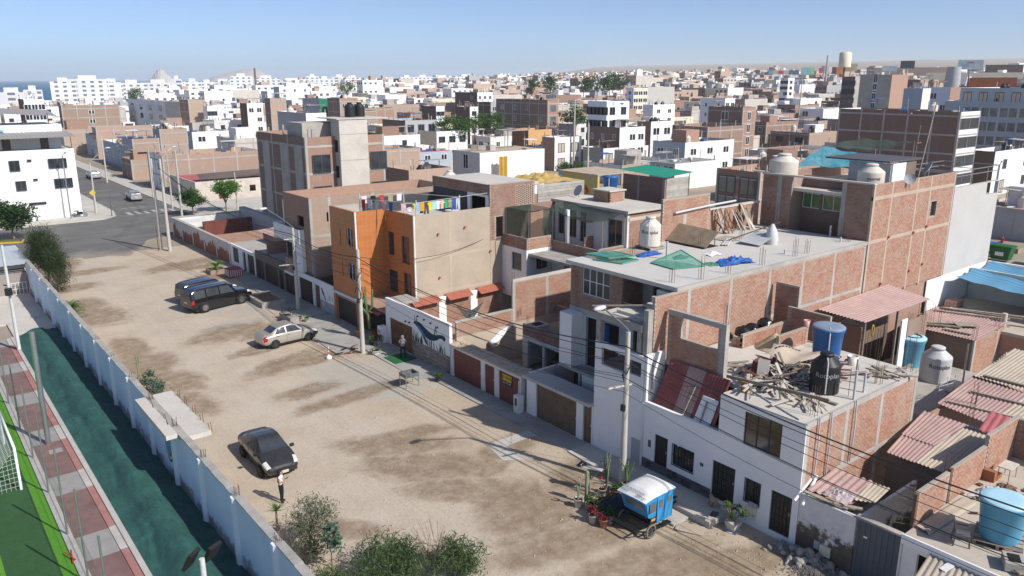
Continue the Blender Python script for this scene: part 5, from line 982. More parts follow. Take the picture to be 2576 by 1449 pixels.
rb = thing('partition_box','pale grey and white partition box with a flat black roof on the tall brick building','shed',(51.5,25.8,11.6)); bx(rb,'wall',pm('pale_grey_panel',(.42,.44,.47),.8),50.2,50.3,24.4,27.2,11.6,13.3); bx(rb,'white_wall',WHITE,50.3,52.0,24.3,24.4,11.6,13.3); bx(rb,'brown_wall',BROWNP,52.0,53.4,24.3,24.4,11.6,13.3); bx(rb,'roof',DGREY,49.6,54,24.2,28.6,13.4,13.5)
def dish(label,c,r=.45,az=2.6,el=.5):
    o = thing('satellite_dish',label,'satellite dish',c); d = MB(); pr = [(r * i / 6,r * .28 * (i / 6) ** 2) for i in range(7)]; pr[0] = (.005,0); d.lathe((0,0,0),pr,20,False); d.xf(Matrix.Translation(Vector(c) + Vector((0,0,.5))) @ Matrix.Rotation(az,4,'Z') @ Matrix.Rotation(math.pi / 2 - el,4,'Y')); d.build('dish',GREYP,o); MB().tube([c,(c[0],c[1],c[2] + .5)],.03,6).build('mast',STEEL,o)
    return o
dish('larger grey satellite dish on top of the tall brick wall',(54.0,23.7,12.3),.55,2.2); dish('smaller grey satellite dish on the tall brick wall',(50.6,23.3,11.9),.36,3.6)
for i,(a,b) in enumerate((((56.5,26,11.6),(57.0,26,15.4)),((54.2,24.5,11.6),(57.2,25.2,17.0)))): o = thing('antenna_pole',['upright wooden pole with a crossbar on the tall brick building','long slanting pole above the tall brick building'][i],'pole',a); MB().tube([a,b],.04,6).build('pole',WOOD,o); (MB().bar((55.2,25.3,14.3),(58.9,26.7,14.1),.08).build('crossbar',WOODD,o) if i == 0 else None)
# ---------- N: white and brick house behind the mural house, and its neighbours
N1 = thing('balcony_house','white house with brick balcony parapets and green nets behind the mural house','house',(40,44,0))
wl(N1,'x',37.2,45.0,48.0,2.0,5.95,[(45.6,46.8,4.2,5.6)],WHITE); window(N1,'x',37.2,45.6,46.8,4.2,5.6,STEEL,GLASS,1); wl(N1,'y',45.0,37.4,39.75,2.0,5.95,[(38.2,39.4,4.3,5.7)],WHITE); window(N1,'y',45.0,38.2,39.4,4.3,5.7,STEEL,GLASS,2); bricks(N1,'x',37.22,45.0,48.0,5.96,6.85,(),BRICKD,mort=MORTARD); bricks(N1,'y',45.02,37.4,39.7,5.96,6.85,(),BRICK)
wl(N1,'x',39.8,40.0,45.0,1.0,5.3,[(40.4,43.6,2.0,5.1)],WHITE); bx(N1,'dark_room',DARK,40.6,40.7,40.3,44,1,5.2); bricks(N1,'x',39.8,40.0,45.0,5.4,6.45,(),BRICKD,mort=MORTARD); bricks(N1,'y',40.0,39.95,43.4,5.6,6.5,(),BRICK); bx(N1,'terrace_floor',CONCR,37.4,43,40.1,48,5.5,5.7)
hN = [(40.3,41.8,6.0,8.3),(44.2,44.9,6.0,8.4),(45.3,46.3,6.2,8.4),(46.8,47.5,6.3,8.4)]; wl(N1,'x',42.6,39.8,47.9,5.7,8.95,hN,WHITE)
for h in hN: window(N1,'x',42.6,*h,STEEL,GLASS,2)
bricks(N1,'y',39.82,42.75,46.4,5.7,8.9,(),BRICK); flat_roof(N1,42.4,47,39.6,48.2,9.1); bx(N1,'side_wall',BRICKF,40,46.3,47.9,48.1,2,8.9); bx(N1,'post',WHITE,40.6,40.85,44.2,44.45,5.7,8.8); bx(N1,'low_brick',BRICKF,41.2,42.2,42.9,43.0,5.7,6.8); beams(N1,'y',39.82,42.7,46.4,[8.3],.25,CONCL)
canopy('thin green net hung in front of the upper white house',[(40.2,46.5,8.6),(40.4,40.2,8.4),(42.5,40.0,8.9),(42.4,46.5,9.0)],.7,DNET,True,'shade_net',5.7)
ng = thing('shade_net','dark green net tent over the brick balcony corner','shade net',(38.4,46.5,6)); MB().grid(lambda u,v: (37.5 + 2.4 * u,45.1 + 2.8 * v,8.9 - .35 * math.sin(math.pi * u) * math.sin(math.pi * v)),14,14).build('net',DNET,ng); MB().grid(lambda u,v: (37.5 + 2.4 * u,47.9,6.0 + 2.9 * v),10,8).build('net_side',DNET,ng); MB().grid(lambda u,v: (39.0 + .9 * u + .12 * math.sin(v * 9),45.2 + .1 * math.sin(u * 12),6.0 + 2.9 * v),14,8).build('net_drop',DNET,ng)
for x,y in ((37.5,45.1),(39.9,45.1),(37.5,47.9)): MB().tube([(x,y,5.7),(x,y,8.9)],.03,6).build('post',STEEL,ng)
bb = thing('brick_cistern','low square brick cistern with a concrete lid on the white house roof','cistern',(45,44.5,9.1)); bricks(bb,'x',44.3,43.4,45.2,9.1,9.95,(),BRICKD); bricks(bb,'y',43.4,44.3,46.0,9.1,9.95,(),BRICK); bx(bb,'lid',CONCL,44.2,46.1,43.3,45.3,9.951,10.05); bx(bb,'body',MORTAR,44.45,46.0,43.55,45.2,9.1,9.95)
tank('blue tapered barrel standing behind the brick cistern',(47.2,46.2,9.2),.62,1.6,BLUEP,BLUEP,'barrel'); dish('grey satellite dish near the wall mural',(44.6,47.2,9.1),.5,3.0)
Gr = thing('green_roof_room','brick roof room with a green sheet roof and whitewashed board side','building',(51,45,0)); wl(Gr,'x',50.2,42.9,47.6,5,10.6,(),BRICKF2); cols(Gr,'x',50.2,[43.05,45.8],7,10.6,.2,CONC)
for i in range(12):
    z = 8.2 + i * .2; MB().box(50.4,53.2,42.86,42.9,z,z + .19).build('side_board',pm('whitewashed_board',(.5,.47,.42),.9,.2,2,rndv=.3),Gr)
bx(Gr,'lower_wall',BRICKF,50.3,53.3,42.91,43.1,5,8.2); corrugated(MB(),(49.8,47.8,11.0),(49.9,42.6,10.75),(53.4,47.8,11.15),(53.5,42.6,10.95),.2,.02).build('roof_sheet',pm('green_roof_sheet',(.02,.22,.15),.7,.15,1),Gr)
for y in (42.9,43.5,44.1): MB().tube([(53.2,42.8,7.5),(53.2,42.8,11.0)],.04,6).build('post',WOOD,Gr); break
Bd = thing('brick_party_walls','brick party walls with leaning boards behind the broad flat roof','wall',(42,31.5,0)); bricks(Bd,'y',31.25,36.5,41.0,8.9,11.5,(),BRICK); bricks(Bd,'y',31.26,41.0,46.4,8.9,10.4,(),BRICK); bx(Bd,'lower',BRICKF,36.5,46.4,31.3,31.5,0,8.9); bx(Bd,'coping',CONCL,41.0,46.4,31.2,31.45,10.401,10.52); cols(Bd,'y',31.25,[38.6,42.4],8.9,10.4,.3)
bx(Bd,'block',BRICKF,38.5,46.4,31.6,39.6,0,2.4)
rg = random.Random(23)
for i in range(18): x = 41.6 + rg.random() * 3.2; MB().bar((x,30.7 - rg.random() * .5,8.92),(x + rg.uniform(-.5,.3),31.15,9.7 + rg.random() * .9),rg.uniform(.06,.26),.04).build('leaning_board',rg.choice([WOOD,WOOD,WOOD,CONCL,WOODD,BROWNP]),Bd)
MB().tube([(37.5,31.1,10.6),(41.0,31.1,10.75),(43.5,31.1,10.8)],.07,8).build('pvc_pipe',TANKG,Bd)
# ---------- I, J, K: the far part of the street front
I_ = thing('brick_block_house','plain brick house with a walled roof terrace and white balcony box','house',(30,64,0))
wl(I_,'x',27.1,61.0,66.4,2.2,9.0,[(62.3,63.6,6.4,7.3)],BRICKF); wl(I_,'y',61.0,27.25,41,2.2,9.0,[(28.6,29.2,6.9,7.7)],BRICKF3); cols(I_,'y',61.0,[27.2,28.9,33],2.2,9.0,.25); beams(I_,'y',61.0,27.1,41,[5.6],.28); bx(I_,'wall',BRICKF,27.2,41,66.2,66.4,2,9); bx(I_,'rear_wall',BRICKF3,41,41.2,61,66.4,2,9); flat_roof(I_,27.3,41,61.2,66.2,8.0)
wl(I_,'x',26.6,62.3,67.8,4.9,6.2,(),WHITE,.15,'balcony_parapet'); wl(I_,'y',62.3,26.76,27.08,2.5,6.19,(),WHITE,.15); bx(I_,'balcony_floor',CONC,26.76,30,62.45,67.8,4.9,5.05); bx(I_,'column',WHITE,27.3,27.6,66.8,67.1,5.05,8.2); bx(I_,'balcony_end',WHITE,26.76,30,67.65,67.8,4.9,6.19); bx(I_,'front_wall',WHITE,26.7,27.0,62.4,64.0,2.4,4.9); bx(I_,'dark_window',DARK,26.95,27.0,64.2,65.8,2.8,4.7); bx(I_,'brick_pier',BRICKF,26.5,27.2,63.9,65.5,2.2,3.45); bx(I_,'slab',WHITE,26.4,27.2,63.8,65.6,2.0,2.199)
If = thing('white_garden_front','low white street wall with brown garage and door below the brick block house','wall',(26.6,60,0)); wl(If,'x',26.6,56.3,63.4,-.1,2.5,[(58.9,59.9,.05,2.05),(60.3,63.0,.05,2.1)],WHITE); door(If,'x',26.6,60.3,63.0,.05,2.1,pm('dark_brown_slats',(.045,.032,.028),.6),'garage_door',rows=9); door(If,'x',26.6,58.9,59.9,.05,2.05,WOODD); bx(If,'plinth',GREYP,26.58,26.6,56.3,58.85,0,.95); bx(If,'meter_box',CREAM,26.55,26.6,58.1,58.4,.5,.85)
bx(If,'yard_wall',BRICKF2,29.8,30,56.3,61,0,4.6); bx(If,'yard_floor',CONCR,26.8,29.8,56.4,61,0,.1); paint(If,'map_motif',DGREY,[(58.6,1.95),(58.45,2.05),(58.3,1.85),(58.1,1.7),(58.05,1.4),(57.9,1.25),(57.7,1.0),(57.95,1.1),(58.2,1.35),(58.4,1.5)],26.6,.01)
for y in (56.6,57.1): MB().box(26.585,26.6,y,y + .06,1.2,1.6).build('letter_motif',DGREY,If)
J_ = thing('dark_garage_house','low house with dark slatted garages and a brown band over them','house',(26.6,69,0)); wl(J_,'x',26.6,63.45,73.0,-.1,2.72,[(64.0,65.9,.05,1.9),(66.4,67.3,.05,1.9),(67.7,70.6,.05,1.9),(71,72.8,.05,1.9)],pm('brown_band',(.16,.135,.115),.8,.1))
for a,b in ((64.0,65.9),(66.4,67.3),(67.7,70.6),(71,72.8)): door(J_,'x',26.6,a,b,.05,1.9,pm('dark_brown_slats',(.045,.032,.028)),'garage_door' if b - a > 1 else 'door',rows=9)
bx(J_,'terrace',CONC,26.8,34,63.5,73,2.5,2.65); bricks(J_,'x',29.0,66.2,70.5,2.65,4.4,(),BRICKD,mort=MORTARD); bx(J_,'low_wall',BRICKF,26.9,29,70.5,70.65,2.65,3.8); bx(J_,'back_room',BRICKF,30.5,36,67,73,2.6,4.6); sheet_roof(J_,((30.2,74.5,4.7),(30.2,68.5,4.7),(36,74.5,5.1),(36,68.5,5.1)),pm('bright_red_sheet',(.42,.13,.14)),.2,.03)
tank('cream water tank beside the red sheet roof of the dark garage house',(29.9,71.6,2.65),.7,1.7,TANKW,None,'shoulder','eternit',LETD)
Jw = thing('white_street_wall','white street wall with barred window and dark doors next to the brick corner wall','wall',(26.6,76,0)); wl(Jw,'x',26.6,73.05,79.9,-.1,2.3,[(77.6,79.0,.6,2.05),(75.6,76.4,.05,2.0),(73.4,75.2,.05,2.0)],WHITE); window(Jw,'x',26.6,77.6,79.0,.6,2.05,BLACKM,GLASSG,2,bars=6); door(Jw,'x',26.6,75.6,76.4,.05,2.0,pm('dark_brown_slats',(.045,.032,.028))); door(Jw,'x',26.6,73.4,75.2,.05,2.0,pm('dark_brown_slats',(.045,.032,.028)),'garage_door',rows=6); bx(Jw,'ledge',CONC,26.8,30,73.1,79.8,2.1,2.3); bx(Jw,'room',BRICKF,30,35.5,74,79.5,0,3.2); sheet_roof(Jw,((29.6,80,3.25),(29.6,75,3.25),(35.6,80,3.6),(35.6,75,3.6)),CPNK)
k = NT('peeling_brick_wall'); z = k.sep()[2]; pe = k.ramp(k.math('ADD',k.math('MULTIPLY',z,.25),k.math('MULTIPLY',k.math('SUBTRACT',k.noise(.45,7,.7),.5),1.3)),[(.28,1.),(.33,0.)])
k.col(k.mix(pe,k.ramp(k.noise(1,5),[(.3,(.55,.52,.48)),(.7,(.66,.63,.6))]),k.ramp(k.noise(4,6),[(.3,(.2,.075,.045)),(.7,(.34,.15,.1))]))); k.b.inputs['Roughness'].default_value = .95; k.bump(k.noise(8,4),.4,.03); PEEL = k.m
K_ = thing('corner_lot_wall','long street wall with peeling white paint over red brick round the corner lot','wall',(26.6,90,0)); wl(K_,'x',26.6,80.0,100,-.1,2.2,(),PEEL,.2); bx(K_,'end_wall',WHITED,26.8,36,99.8,100,-.1,2.2)
cols(K_,'x',26.6,[80.2,84.2,88.2,92.2,96.2,99.8],-.1,2.22,.25,WHITED,.02); cpk = MB().box(26.5,26.9,80,100.1,2.201,2.28); cpk.build('coping',CONC,K_); bx(K_,'coping',CONC,26.9,36,99.7,100.1,2.201,2.28); bx(K_,'shed',REDP,29,35.0,95.5,96.2,0,2.0); bx(K_,'shed_wall',GREYP,34.8,35.5,86,99.7,0,2.8); bx(K_,'lot_floor',DUST,26.8,35,80,99.8,.0,.03); bx(K_,'white_shed',WHITED,27.2,30,97,99.6,0,1.9); bx(K_,'divider',BRICKF,26.8,35,86.5,86.7,0,2.0)
tk = tank('dark green water tank standing behind the corner lot wall',(35.6,92.5,0),.75,1.8,pm('dark_green_plastic',(.03,.06,.05),.5),None,'shoulder',pipe=False)
# ================================================================== VEHICLES
def cmr(P,t):
    n = len(P) - 1; k = min(int(t),n - 1); f = t - k; a,b,c,d = P[max(k - 1,0)],P[k],P[k + 1],P[min(k + 2,n)]
    return [.5 * (2 * b[i] + (c[i] - a[i]) * f + (2 * a[i] - 5 * b[i] + 4 * c[i] - d[i]) * f * f + (3 * b[i] - a[i] - 3 * c[i] + d[i]) * f ** 3) for i in range(len(b))]
def car_surface(ST):
    """ST rows: x, bottom z, bottom half width, side half width, belt z, roof half width, roof z"""
    xs = [s[0] for s in ST]
    def sec(x):
        for i in range(len(xs) - 1):
            if xs[i] <= x <= xs[i + 1] + 1e-6: return cmr(ST,i + (x - xs[i]) / (xs[i + 1] - xs[i]))
        return ST[-1]
    def pt(x,t,side=1):
        _,zb,wb,ws,zs,wr,zr = sec(x); h = zs - zb
        R_ = [(wb * .9,zb),(wb,zb + .1 * h),(ws,zb + .45 * h),(ws,zb + .75 * h),(ws * .965,zs),(wr,zr - .03),(wr * .72,zr),(0,zr + .015)]
        q = cmr(R_,t) if t < 4 or t > 5 else [R_[4][i] + (R_[5][i] - R_[4][i]) * (t - 4) for i in (0,1)]
        return Vector((x,side * max(0,q[0]),q[1]))
    return pt
def car(name,label,loc,rz,ST,paint,side_win,wind,rear,wx,wr,track,rim='alloy',lights=None,group=None,rails=False,doors=(),bumper=None,cat='car',dust=None,spoke=5):
    o = thing(name,label,cat,loc,rz,group); pt = car_surface(ST); x0,x1 = ST[0][0],ST[-1][0]; n = 64; m = MB()
    for s in (1,-1): m.grid(lambda u,v: tuple(pt(x0 + (x1 - x0) * u,v * 7,s)),n,22)
    for x in (x0,x1):
        P = [pt(x,t * .5,1) for t in range(15)] + [pt(x,t * .5,-1) for t in range(14,-1,-1)]; m.add(P,[tuple(range(len(P)))],True)
    body = m.build('body',paint,o,True)
    def patch(nm,par,xa,xb,ta,tb,mat,s,off=.006,nx=14,ny=6,trim=None):
        def f(u,v):
            t = ta + (tb - ta) * v; xx = xa + (xb - xa) * u
            if trim: xx = xa + trim[0] * v + (xb + trim[1] * v - xa - trim[0] * v) * u
            e = .01; p = pt(xx,t,s); du = pt(xx + e,t,s) - p; dv = pt(xx,t + e,s) - p; nn = du.cross(dv); nn = nn.normalized() if nn.length > 1e-9 else Vector((0,0,1))
            if nn.dot(Vector((0,p.y,p.z - .6))) < 0: nn = -nn
            return tuple(p + nn * off)
        return MB().grid(f,nx,ny).build(nm,mat,par,True)
    CG = glass('car_glass',(.03,.035,.04),.05)
    for s in (1,-1):
        for a,b,ta,tb in side_win: patch('side_window',o,a,b,4.1,4.9,CG,s,trim=(ta,tb))
    wm = MB()
    for nm,(a,b) in (('windscreen',wind),('rear_window',rear)):
        q = MB()
        for s in (1,-1):
            def f(u,v,s=s,a=a,b=b):
                xx = a + (b - a) * u; t = 5.25 + 1.75 * v; p = pt(xx,t,s); d = pt(xx + .01,t,s) - p; nn = Vector((-d.z,0,d.x)).normalized(); nn = nn if nn.z > 0 else -nn
                return tuple(p + nn * .008)
            q.grid(f,10,5)
        q.build(nm,CG,o,True)
    for d in doors:
        for s in (1,-1): patch('door_seam',o,d,d + .015,.8,4.0,BLKP,s,.003,1,10)
    for d0,d1 in zip(doors,doors[1:]):
        for s in (1,-1): h = patch('door_handle',o,d0 + .08,d0 + .24,3.45,3.6,paint if rim == 'suv' else BLKP,s,.02,2,2)
    TY = pm('tyre_rubber',(.02,.02,.021),.85,.3,4,stain=(.12,.1,.08),st_amt=.35); RM = pm('alloy_rim',(.45,.45,.46),.3,.08,3,metal=.85); RD = pm('dark_rim',(.1,.1,.1),.5,.2,4,metal=.5)
    for x in wx:
        for s in (1,-1):
            a = MB(); a.disc((x,s * (track + .012),wr),'y',wr * 1.16,.03,22); a.build('wheel_arch',BLKP,o,True)
            w = MB(); prof = [(wr * .62,-.1),(wr * .93,-.11),(wr,-.06),(wr,.06),(wr * .93,.11),(wr * .62,.1)]
            t = MB().lathe((0,0,0),prof,24,False); t.xf(Matrix.Translation((x,s * (track - .03),wr)) @ Matrix.Rotation(math.pi / 2,4,'X')); wo = t.build('wheel',TY,o,True)
            r_ = MB(); yy = s * (track + .05); r_.disc((x,yy - s * .05,wr),'y',wr * .63,.02,20); 
            for q in range(spoke):
                an = 2 * math.pi * q / spoke + .3; r_.bar((x,yy,wr),(x + wr * .6 * math.cos(an),yy,wr + wr * .6 * math.sin(an)),wr * .17,.03,(0,1,0))
            r_.disc((x,yy,wr),'y',wr * .63,.03,20,wr * .54); r_.build('rim',RM if rim != 'dark' else RD,wo,True)
    for s in (1,-1):
        L = lights or {}
        if 'head' in L: a,b,t0,t1 = L['head']; patch('headlight',o,a,b,t0,t1,pm('lamp_glass',(.6,.6,.58),.15,.05,3,spec=.6),s,.012,6,4)
        if 'tail' in L: a,b,t0,t1 = L['tail']; patch('tail_light',o,a,b,t0,t1,pm('red_lamp',(.4,.015,.015),.2,.1,3,spec=.6),s,.012,5,4)
        p = pt(wind[1] - .12,4.1,s); q = MB(); q.cbox((p.x + .02,p.y + s * .12,p.z + .08),(.1,.2,.14)); q.build('wing_mirror',paint,o,True)
        if rails: patch('roof_rail',o,*rails,5.55,5.75,RM,s,.05,10,2)
    zc = pt(x1,3.2).z
    MB().box(x1 - .0,x1 + .012,-.24,.24,zc - .2,zc - .06).build('number_plate',pm('plate_white',(.6,.58,.5),.5),o,True); MB().box(x0 - .012,x0,-.24,.24,pt(x0,3.2).z - .06,pt(x0,3.2).z + .08).build('number_plate',pm('plate_white',(.6,.58,.5)),o,True)
    gz_ = pt(x1,4.5).z; MB().box(x1 - .03,x1 + .008,-.42,.42,gz_ - .1,gz_ - .02).build('grille',BLKP,o,True); MB().box(x0 + .35,x1 - .3,-track + .06,track - .06,.16,.42).build('underbody',BLKP,o,True)
    if bumper: 
        for s in (1,-1): patch('bumper',o,bumper[0],bumper[1],0,3.2,BLKP,s,.012,8,6)
    return o
def carpaint(name,c,rough=.18,dust=.0,metal=.0):
    k = NT(name); k.b.inputs['Roughness'].default_value = rough; k.b.inputs['Metallic'].default_value = metal; k.b.inputs['Coat Weight'].default_value = .6; k.b.inputs['Coat Roughness'].default_value = .08
    nz = k.sep(k.n('ShaderNodeNewGeometry').outputs['Normal'])[2]; z = k.sep()[2]
    d = k.math('MULTIPLY',k.ramp(nz,[(.55,0.),(.95,1.)]),k.math('MULTIPLY',k.ramp(k.noise(3,6,.7),[(.3,.5),(.6,1.)]),dust)); low = k.ramp(k.math('ADD',z,k.math('MULTIPLY',k.noise(4,5),.5)),[(.45,.35),(.95,.04)])
    k.col(k.mix(k.math('MAXIMUM',d,k.math('MULTIPLY',low,min(1,dust * 1.5))),c,(.25,.21,.17))); r = k.math('ADD',rough,k.math('MULTIPLY',d,.6)); k.set(k.b.inputs['Roughness'],r); k.set(k.b.inputs['Coat Weight'],k.math('SUBTRACT',.6,k.math('MULTIPLY',d,.6),None,True)); return k.m
SED = [(-2.13,.36,.62,.74,.72,.6,.86),(-2.0,.28,.74,.82,.86,.64,1.02),(-1.55,.24,.78,.845,.92,.63,1.07),(-.95,.22,.79,.85,.94,.57,1.36),(-.3,.22,.79,.85,.94,.57,1.465),(.25,.22,.79,.85,.93,.57,1.44),(1.0,.22,.79,.845,.92,.66,1.03),(1.6,.24,.77,.83,.82,.62,.9),(2.0,.28,.7,.77,.68,.56,.74),(2.14,.34,.58,.66,.55,.48,.58)]
car('parked_car','dusty black sedan parked beside the woman',(12.75,35.55,.05),R(-92),SED,carpaint('black_car_paint',(.013,.015,.02),.2,.12),[(-1.28,-.42,.28,-.02),(-.34,.82,-.02,-.42)],(.34,1.0),(-1.5,-1.0),(-1.28,1.28),.3,.845,'dark',{'head': (1.62,2.04,3.3,4.9),'tail': (-2.1,-1.85,2.8,4.6)},doors=(-1.2,-.38,.75))
ACC = [(s[0],s[1],s[2],s[3],s[4],s[5],s[6]) for s in SED]
car('parked_car','dusty beige sedan with a black front bumper parked by the pavement',(21.05,52.72,.05),R(3),ACC,carpaint('beige_car_paint',(.46,.44,.395),.3,.75,.3),[(-1.28,-.42,.28,-.02),(-.34,.82,-.02,-.42)],(.34,1.0),(-1.5,-1.0),(-1.28,1.3),.3,.845,'dark',{'head': (1.62,2.0,3.3,4.8),'tail': (-2.1,-1.82,2.3,4.6)},doors=(-1.2,-.38,.75),bumper=(1.62,2.13))
SUV = [(-2.78,.5,.72,.86,.98,.7,1.5),(-2.7,.42,.86,.96,1.12,.72,1.8),(-2.2,.38,.9,.99,1.16,.76,1.93),(-1.0,.36,.92,1.0,1.18,.78,1.97),(.2,.36,.92,1.0,1.17,.78,1.96),(.75,.36,.92,1.0,1.16,.74,1.86),(1.35,.36,.92,1.0,1.14,.82,1.3),(1.7,.38,.92,.99,1.12,.82,1.22),(2.5,.42,.88,.97,1.04,.8,1.12),(2.75,.46,.8,.9,.9,.72,1.0),(2.82,.52,.7,.8,.75,.66,.85)]
car('parked_car','shiny black long sport utility vehicle with chrome wheels parked on the dirt',(20.25,65.28,.05),R(13),SUV,carpaint('gloss_black_paint',(.008,.008,.01),.12,.04),[(-2.45,-1.5,.05,-.02),(-1.4,-.3,.02,-.02),(-.2,1.1,-.02,-.35)],(.8,1.35),(-2.76,-2.6),(-1.68,1.68),.42,.985,'suv',{'head': (2.3,2.74,3.2,4.6),'tail': (-2.77,-2.55,2.5,4.0)},rails=(-2.0,.2),doors=(-1.45,-.25,.95),spoke=9)
PAT = [(s[0] * .88,s[1] * .95,s[2] * .96,s[3] * .95,s[4] * .94,s[5] * .94,s[6] * .92) for s in SUV]
car('parked_car','black sport utility vehicle parked behind the shiny long one',(20.3,68.1,.05),R(12),PAT,carpaint('deep_black_paint',(.012,.013,.018),.15,.08),[(-2.15,-1.32,.05,-.02),(-1.22,-.28,.02,-.02),(-.18,.95,-.02,-.3)],(.7,1.2),(-2.43,-2.3),(-1.48,1.48),.38,.94,'suv',{'head': (2.0,2.4,3.2,4.6),'tail': (-2.43,-2.25,2.5,4.0)},rails=(-1.8,.2),doors=(-1.27,-.22,.85),spoke=7)
WAG = [(-2.2,.36,.62,.76,.82,.62,1.2),(-2.1,.28,.76,.83,.9,.62,1.4),(-1.5,.24,.78,.845,.94,.6,1.5),(-.3,.22,.79,.85,.94,.6,1.52),(.35,.22,.79,.85,.93,.58,1.46),(1.05,.22,.79,.845,.92,.66,1.05),(1.6,.24,.77,.83,.84,.62,.93),(2.05,.28,.7,.77,.68,.56,.76),(2.18,.34,.58,.66,.55,.48,.6)]
wag = car('parked_car','silver station wagon parked on the asphalt side street',(30.4,134.2,.05),R(86),WAG,carpaint('silver_paint',(.5,.5,.51),.25,.2,.4),[(-2.0,-1.4,.1,0),(-1.3,-.4,0,0),(-.32,.9,0,-.4)],(.42,1.05),(-2.18,-2.0),(-1.3,1.3),.3,.845,'dark',{'head': (1.62,2.04,3.3,4.9),'tail': (-2.16,-1.95,2.8,4.4)},doors=(-1.3,-.36,.8),group='far parked cars')
copies(wag,(31.5,169,.05),R(92),'grey station wagon at the far end of the asphalt side street'); copies(wag,(109.5,128.3,.05),R(155),'pale minivan parked by the slate blue house front',(1.05,1.05,1.25)); copies(wag,(313,181,3.0),R(20),'small white pickup on the far road beyond the brick blocks',1.1)
# ---- blue mototaxi
MT = thing('mototaxi','bright blue three wheeled taxi with a white lettered roof beside potted plants','mototaxi',(22.55,19.9,.03),R(2))
BLU = pm('blue_vinyl',(.035,.27,.55),.45,.1,2.5,12,.15,spec=.4); WVN = pm('white_vinyl',(.72,.72,.7),.55,.06,1.6,12,.2,stain=(.55,.53,.5),st_amt=.4)
cb_ = MB()
def cabpt(x,y,z): return (x,y,z)
rearP = [(-.28,-.7,1.72),(-.28,.7,1.72),(-.02,.62,.86),(-.02,-.62,.86)]
cb_.add([(-.3,-.72,1.7),(-.3,.72,1.7),(-.05,.66,.88),(-.05,-.66,.88),(1.25,-.72,1.8),(1.25,.72,1.8),(1.2,.66,.62),(1.2,-.66,.62),(.6,-.69,.62),(.6,.69,.62)],[(0,3,2,1),(0,4,7,8,3),(1,2,9,6,5)]); cb_.build('cabin_cover',BLU,MT,True)
for s in (-1,1):
    for nm,xa,xb,z0,z1,dz in (('side_panel',.42,.86,.5,1.72,0),('side_panel',.9,1.42,.5,1.66,0)): MB().box(xa,xb,s * .725 - .012,s * .725 + .012,z0,z1).build(nm,BLU,MT,True)
    for xa,xb,z0,z1 in ((-.08,.32,1.12,1.55),(.52,.76,1.15,1.52),(1.08,1.34,1.25,1.5)): MB().box(xa,xb,s * .745 - .004,s * .745 + .004,z0,z1).build('side_window',GLASSG,MT,True)
    MB().tube([(1.3,s * .4,.45),(1.65,s * .3,1.1),(1.3,s * .66,1.75)],.02,6).build('frame_tube',BLACKM,MT,True)
q = MB(); q.add([(-.263,-.5,1.52),(-.263,.5,1.52),(-.18,.48,1.18),(-.18,-.48,1.18)],[(0,3,2,1)]); q.build('rear_window',GLASSG,MT,True)
def rf(u,v):
    x = -.42 + 1.95 * u; y = (v - .5) * 1.56; return (x,y,1.72 + .08 * min(1,u * 4) + .2 * (1 - abs(2 * v - 1) ** 3) * min(1,u * 3.2 + .12) * min(1,(1 - u) * 6 + .2) + .006 * math.sin(u * 25 + v * 6))
MB().grid(rf,26,22).build('roof',WVN,MT,True)
e = MB()
for i in range(26): a,b = rf(i / 26,0),rf((i + 1) / 26,0); e.quad((a[0],a[1],a[2] - .07),(b[0],b[1],b[2] - .07),b,a); a,b = rf(i / 26,1),rf((i + 1) / 26,1); e.quad(a,b,(b[0],b[1],b[2] - .07),(a[0],a[1],a[2] - .07))
for i in range(22): a,b = rf(0,i / 22),rf(0,(i + 1) / 22); e.quad((a[0],a[1],a[2] - .07),(b[0],b[1],b[2] - .07),b,a)
e.build('roof_edge',BLU,MT,True)
mt0 = Matrix(((.0,.93,-.36,-.17),(-1,0,0,0),(.0,.36,.93,1.905),(0,0,0,1)))
for s_,sz,yy,xx,zz_ in (('DE MOTOTAXIS',.15,.02,-.17,1.915),('PUNTA',.11,.44,-.31,1.83),('HERMOSA',.11,-.42,-.31,1.83)): mm = mt0.copy(); mm[0][3] = xx; mm[1][3] = yy; mm[2][3] = zz_ + .02; lettering(s_,sz,LETD,MT,mm)
def bikewheel(par,c,r,w=.09,name='wheel'):
    t = MB().lathe((0,0,0),[(r * .78,-w / 2),(r,-w * .35),(r,w * .35),(r * .78,w / 2),(r * .78,-w / 2)],26,False); t.xf(Matrix.Translation(c) @ Matrix.Rotation(math.pi / 2,4,'X')); wo = t.build(name,pm('dusty_tyre',(.16,.145,.13),.9,.2,4),par,True)
    s = MB(); s.disc(c,'y',r * .16,.12,12)
    for i in range(5): a = i * 2 * math.pi / 5 + .4; s.bar((c[0],c[1],c[2]),(c[0] + r * .8 * math.cos(a),c[1],c[2] + r * .8 * math.sin(a)),.07,.04,(0,1,0))
    s.build('spokes',pm('dark_rim',(.1,.1,.1)),wo,True); return wo
for s in (-1,1): bikewheel(MT,(0,s * .78,.31),.31)
bikewheel(MT,(2.4,0,.3),.3,.08); MB().tube([(2.4,.09,.3),(2.15,.09,.95),(2.05,0,1.1)],.025,6).build('fork',STEEL,MT,True); MB().tube([(2.0,.35,1.12),(2.08,0,1.1),(2.0,-.35,1.12)],.02,6).build('handlebar',BLACKM,MT,True); MB().cbox((2.18,0,.98),(.16,.22,.2)).build('headlight',pm('lamp_glass',(.6,.6,.58)),MT,True)
MB().cbox((1.6,0,.72),(.75,.3,.22)).build('fuel_tank',BLACKM,MT,True); MB().cbox((1.45,0,.42),(.5,.26,.34)).build('engine',DGREY,MT,True); MB().cbox((2.4,0,.63),(.5,.14,.03),0,0,.1).build('mudguard',BLKP,MT,True)
ch = MB()
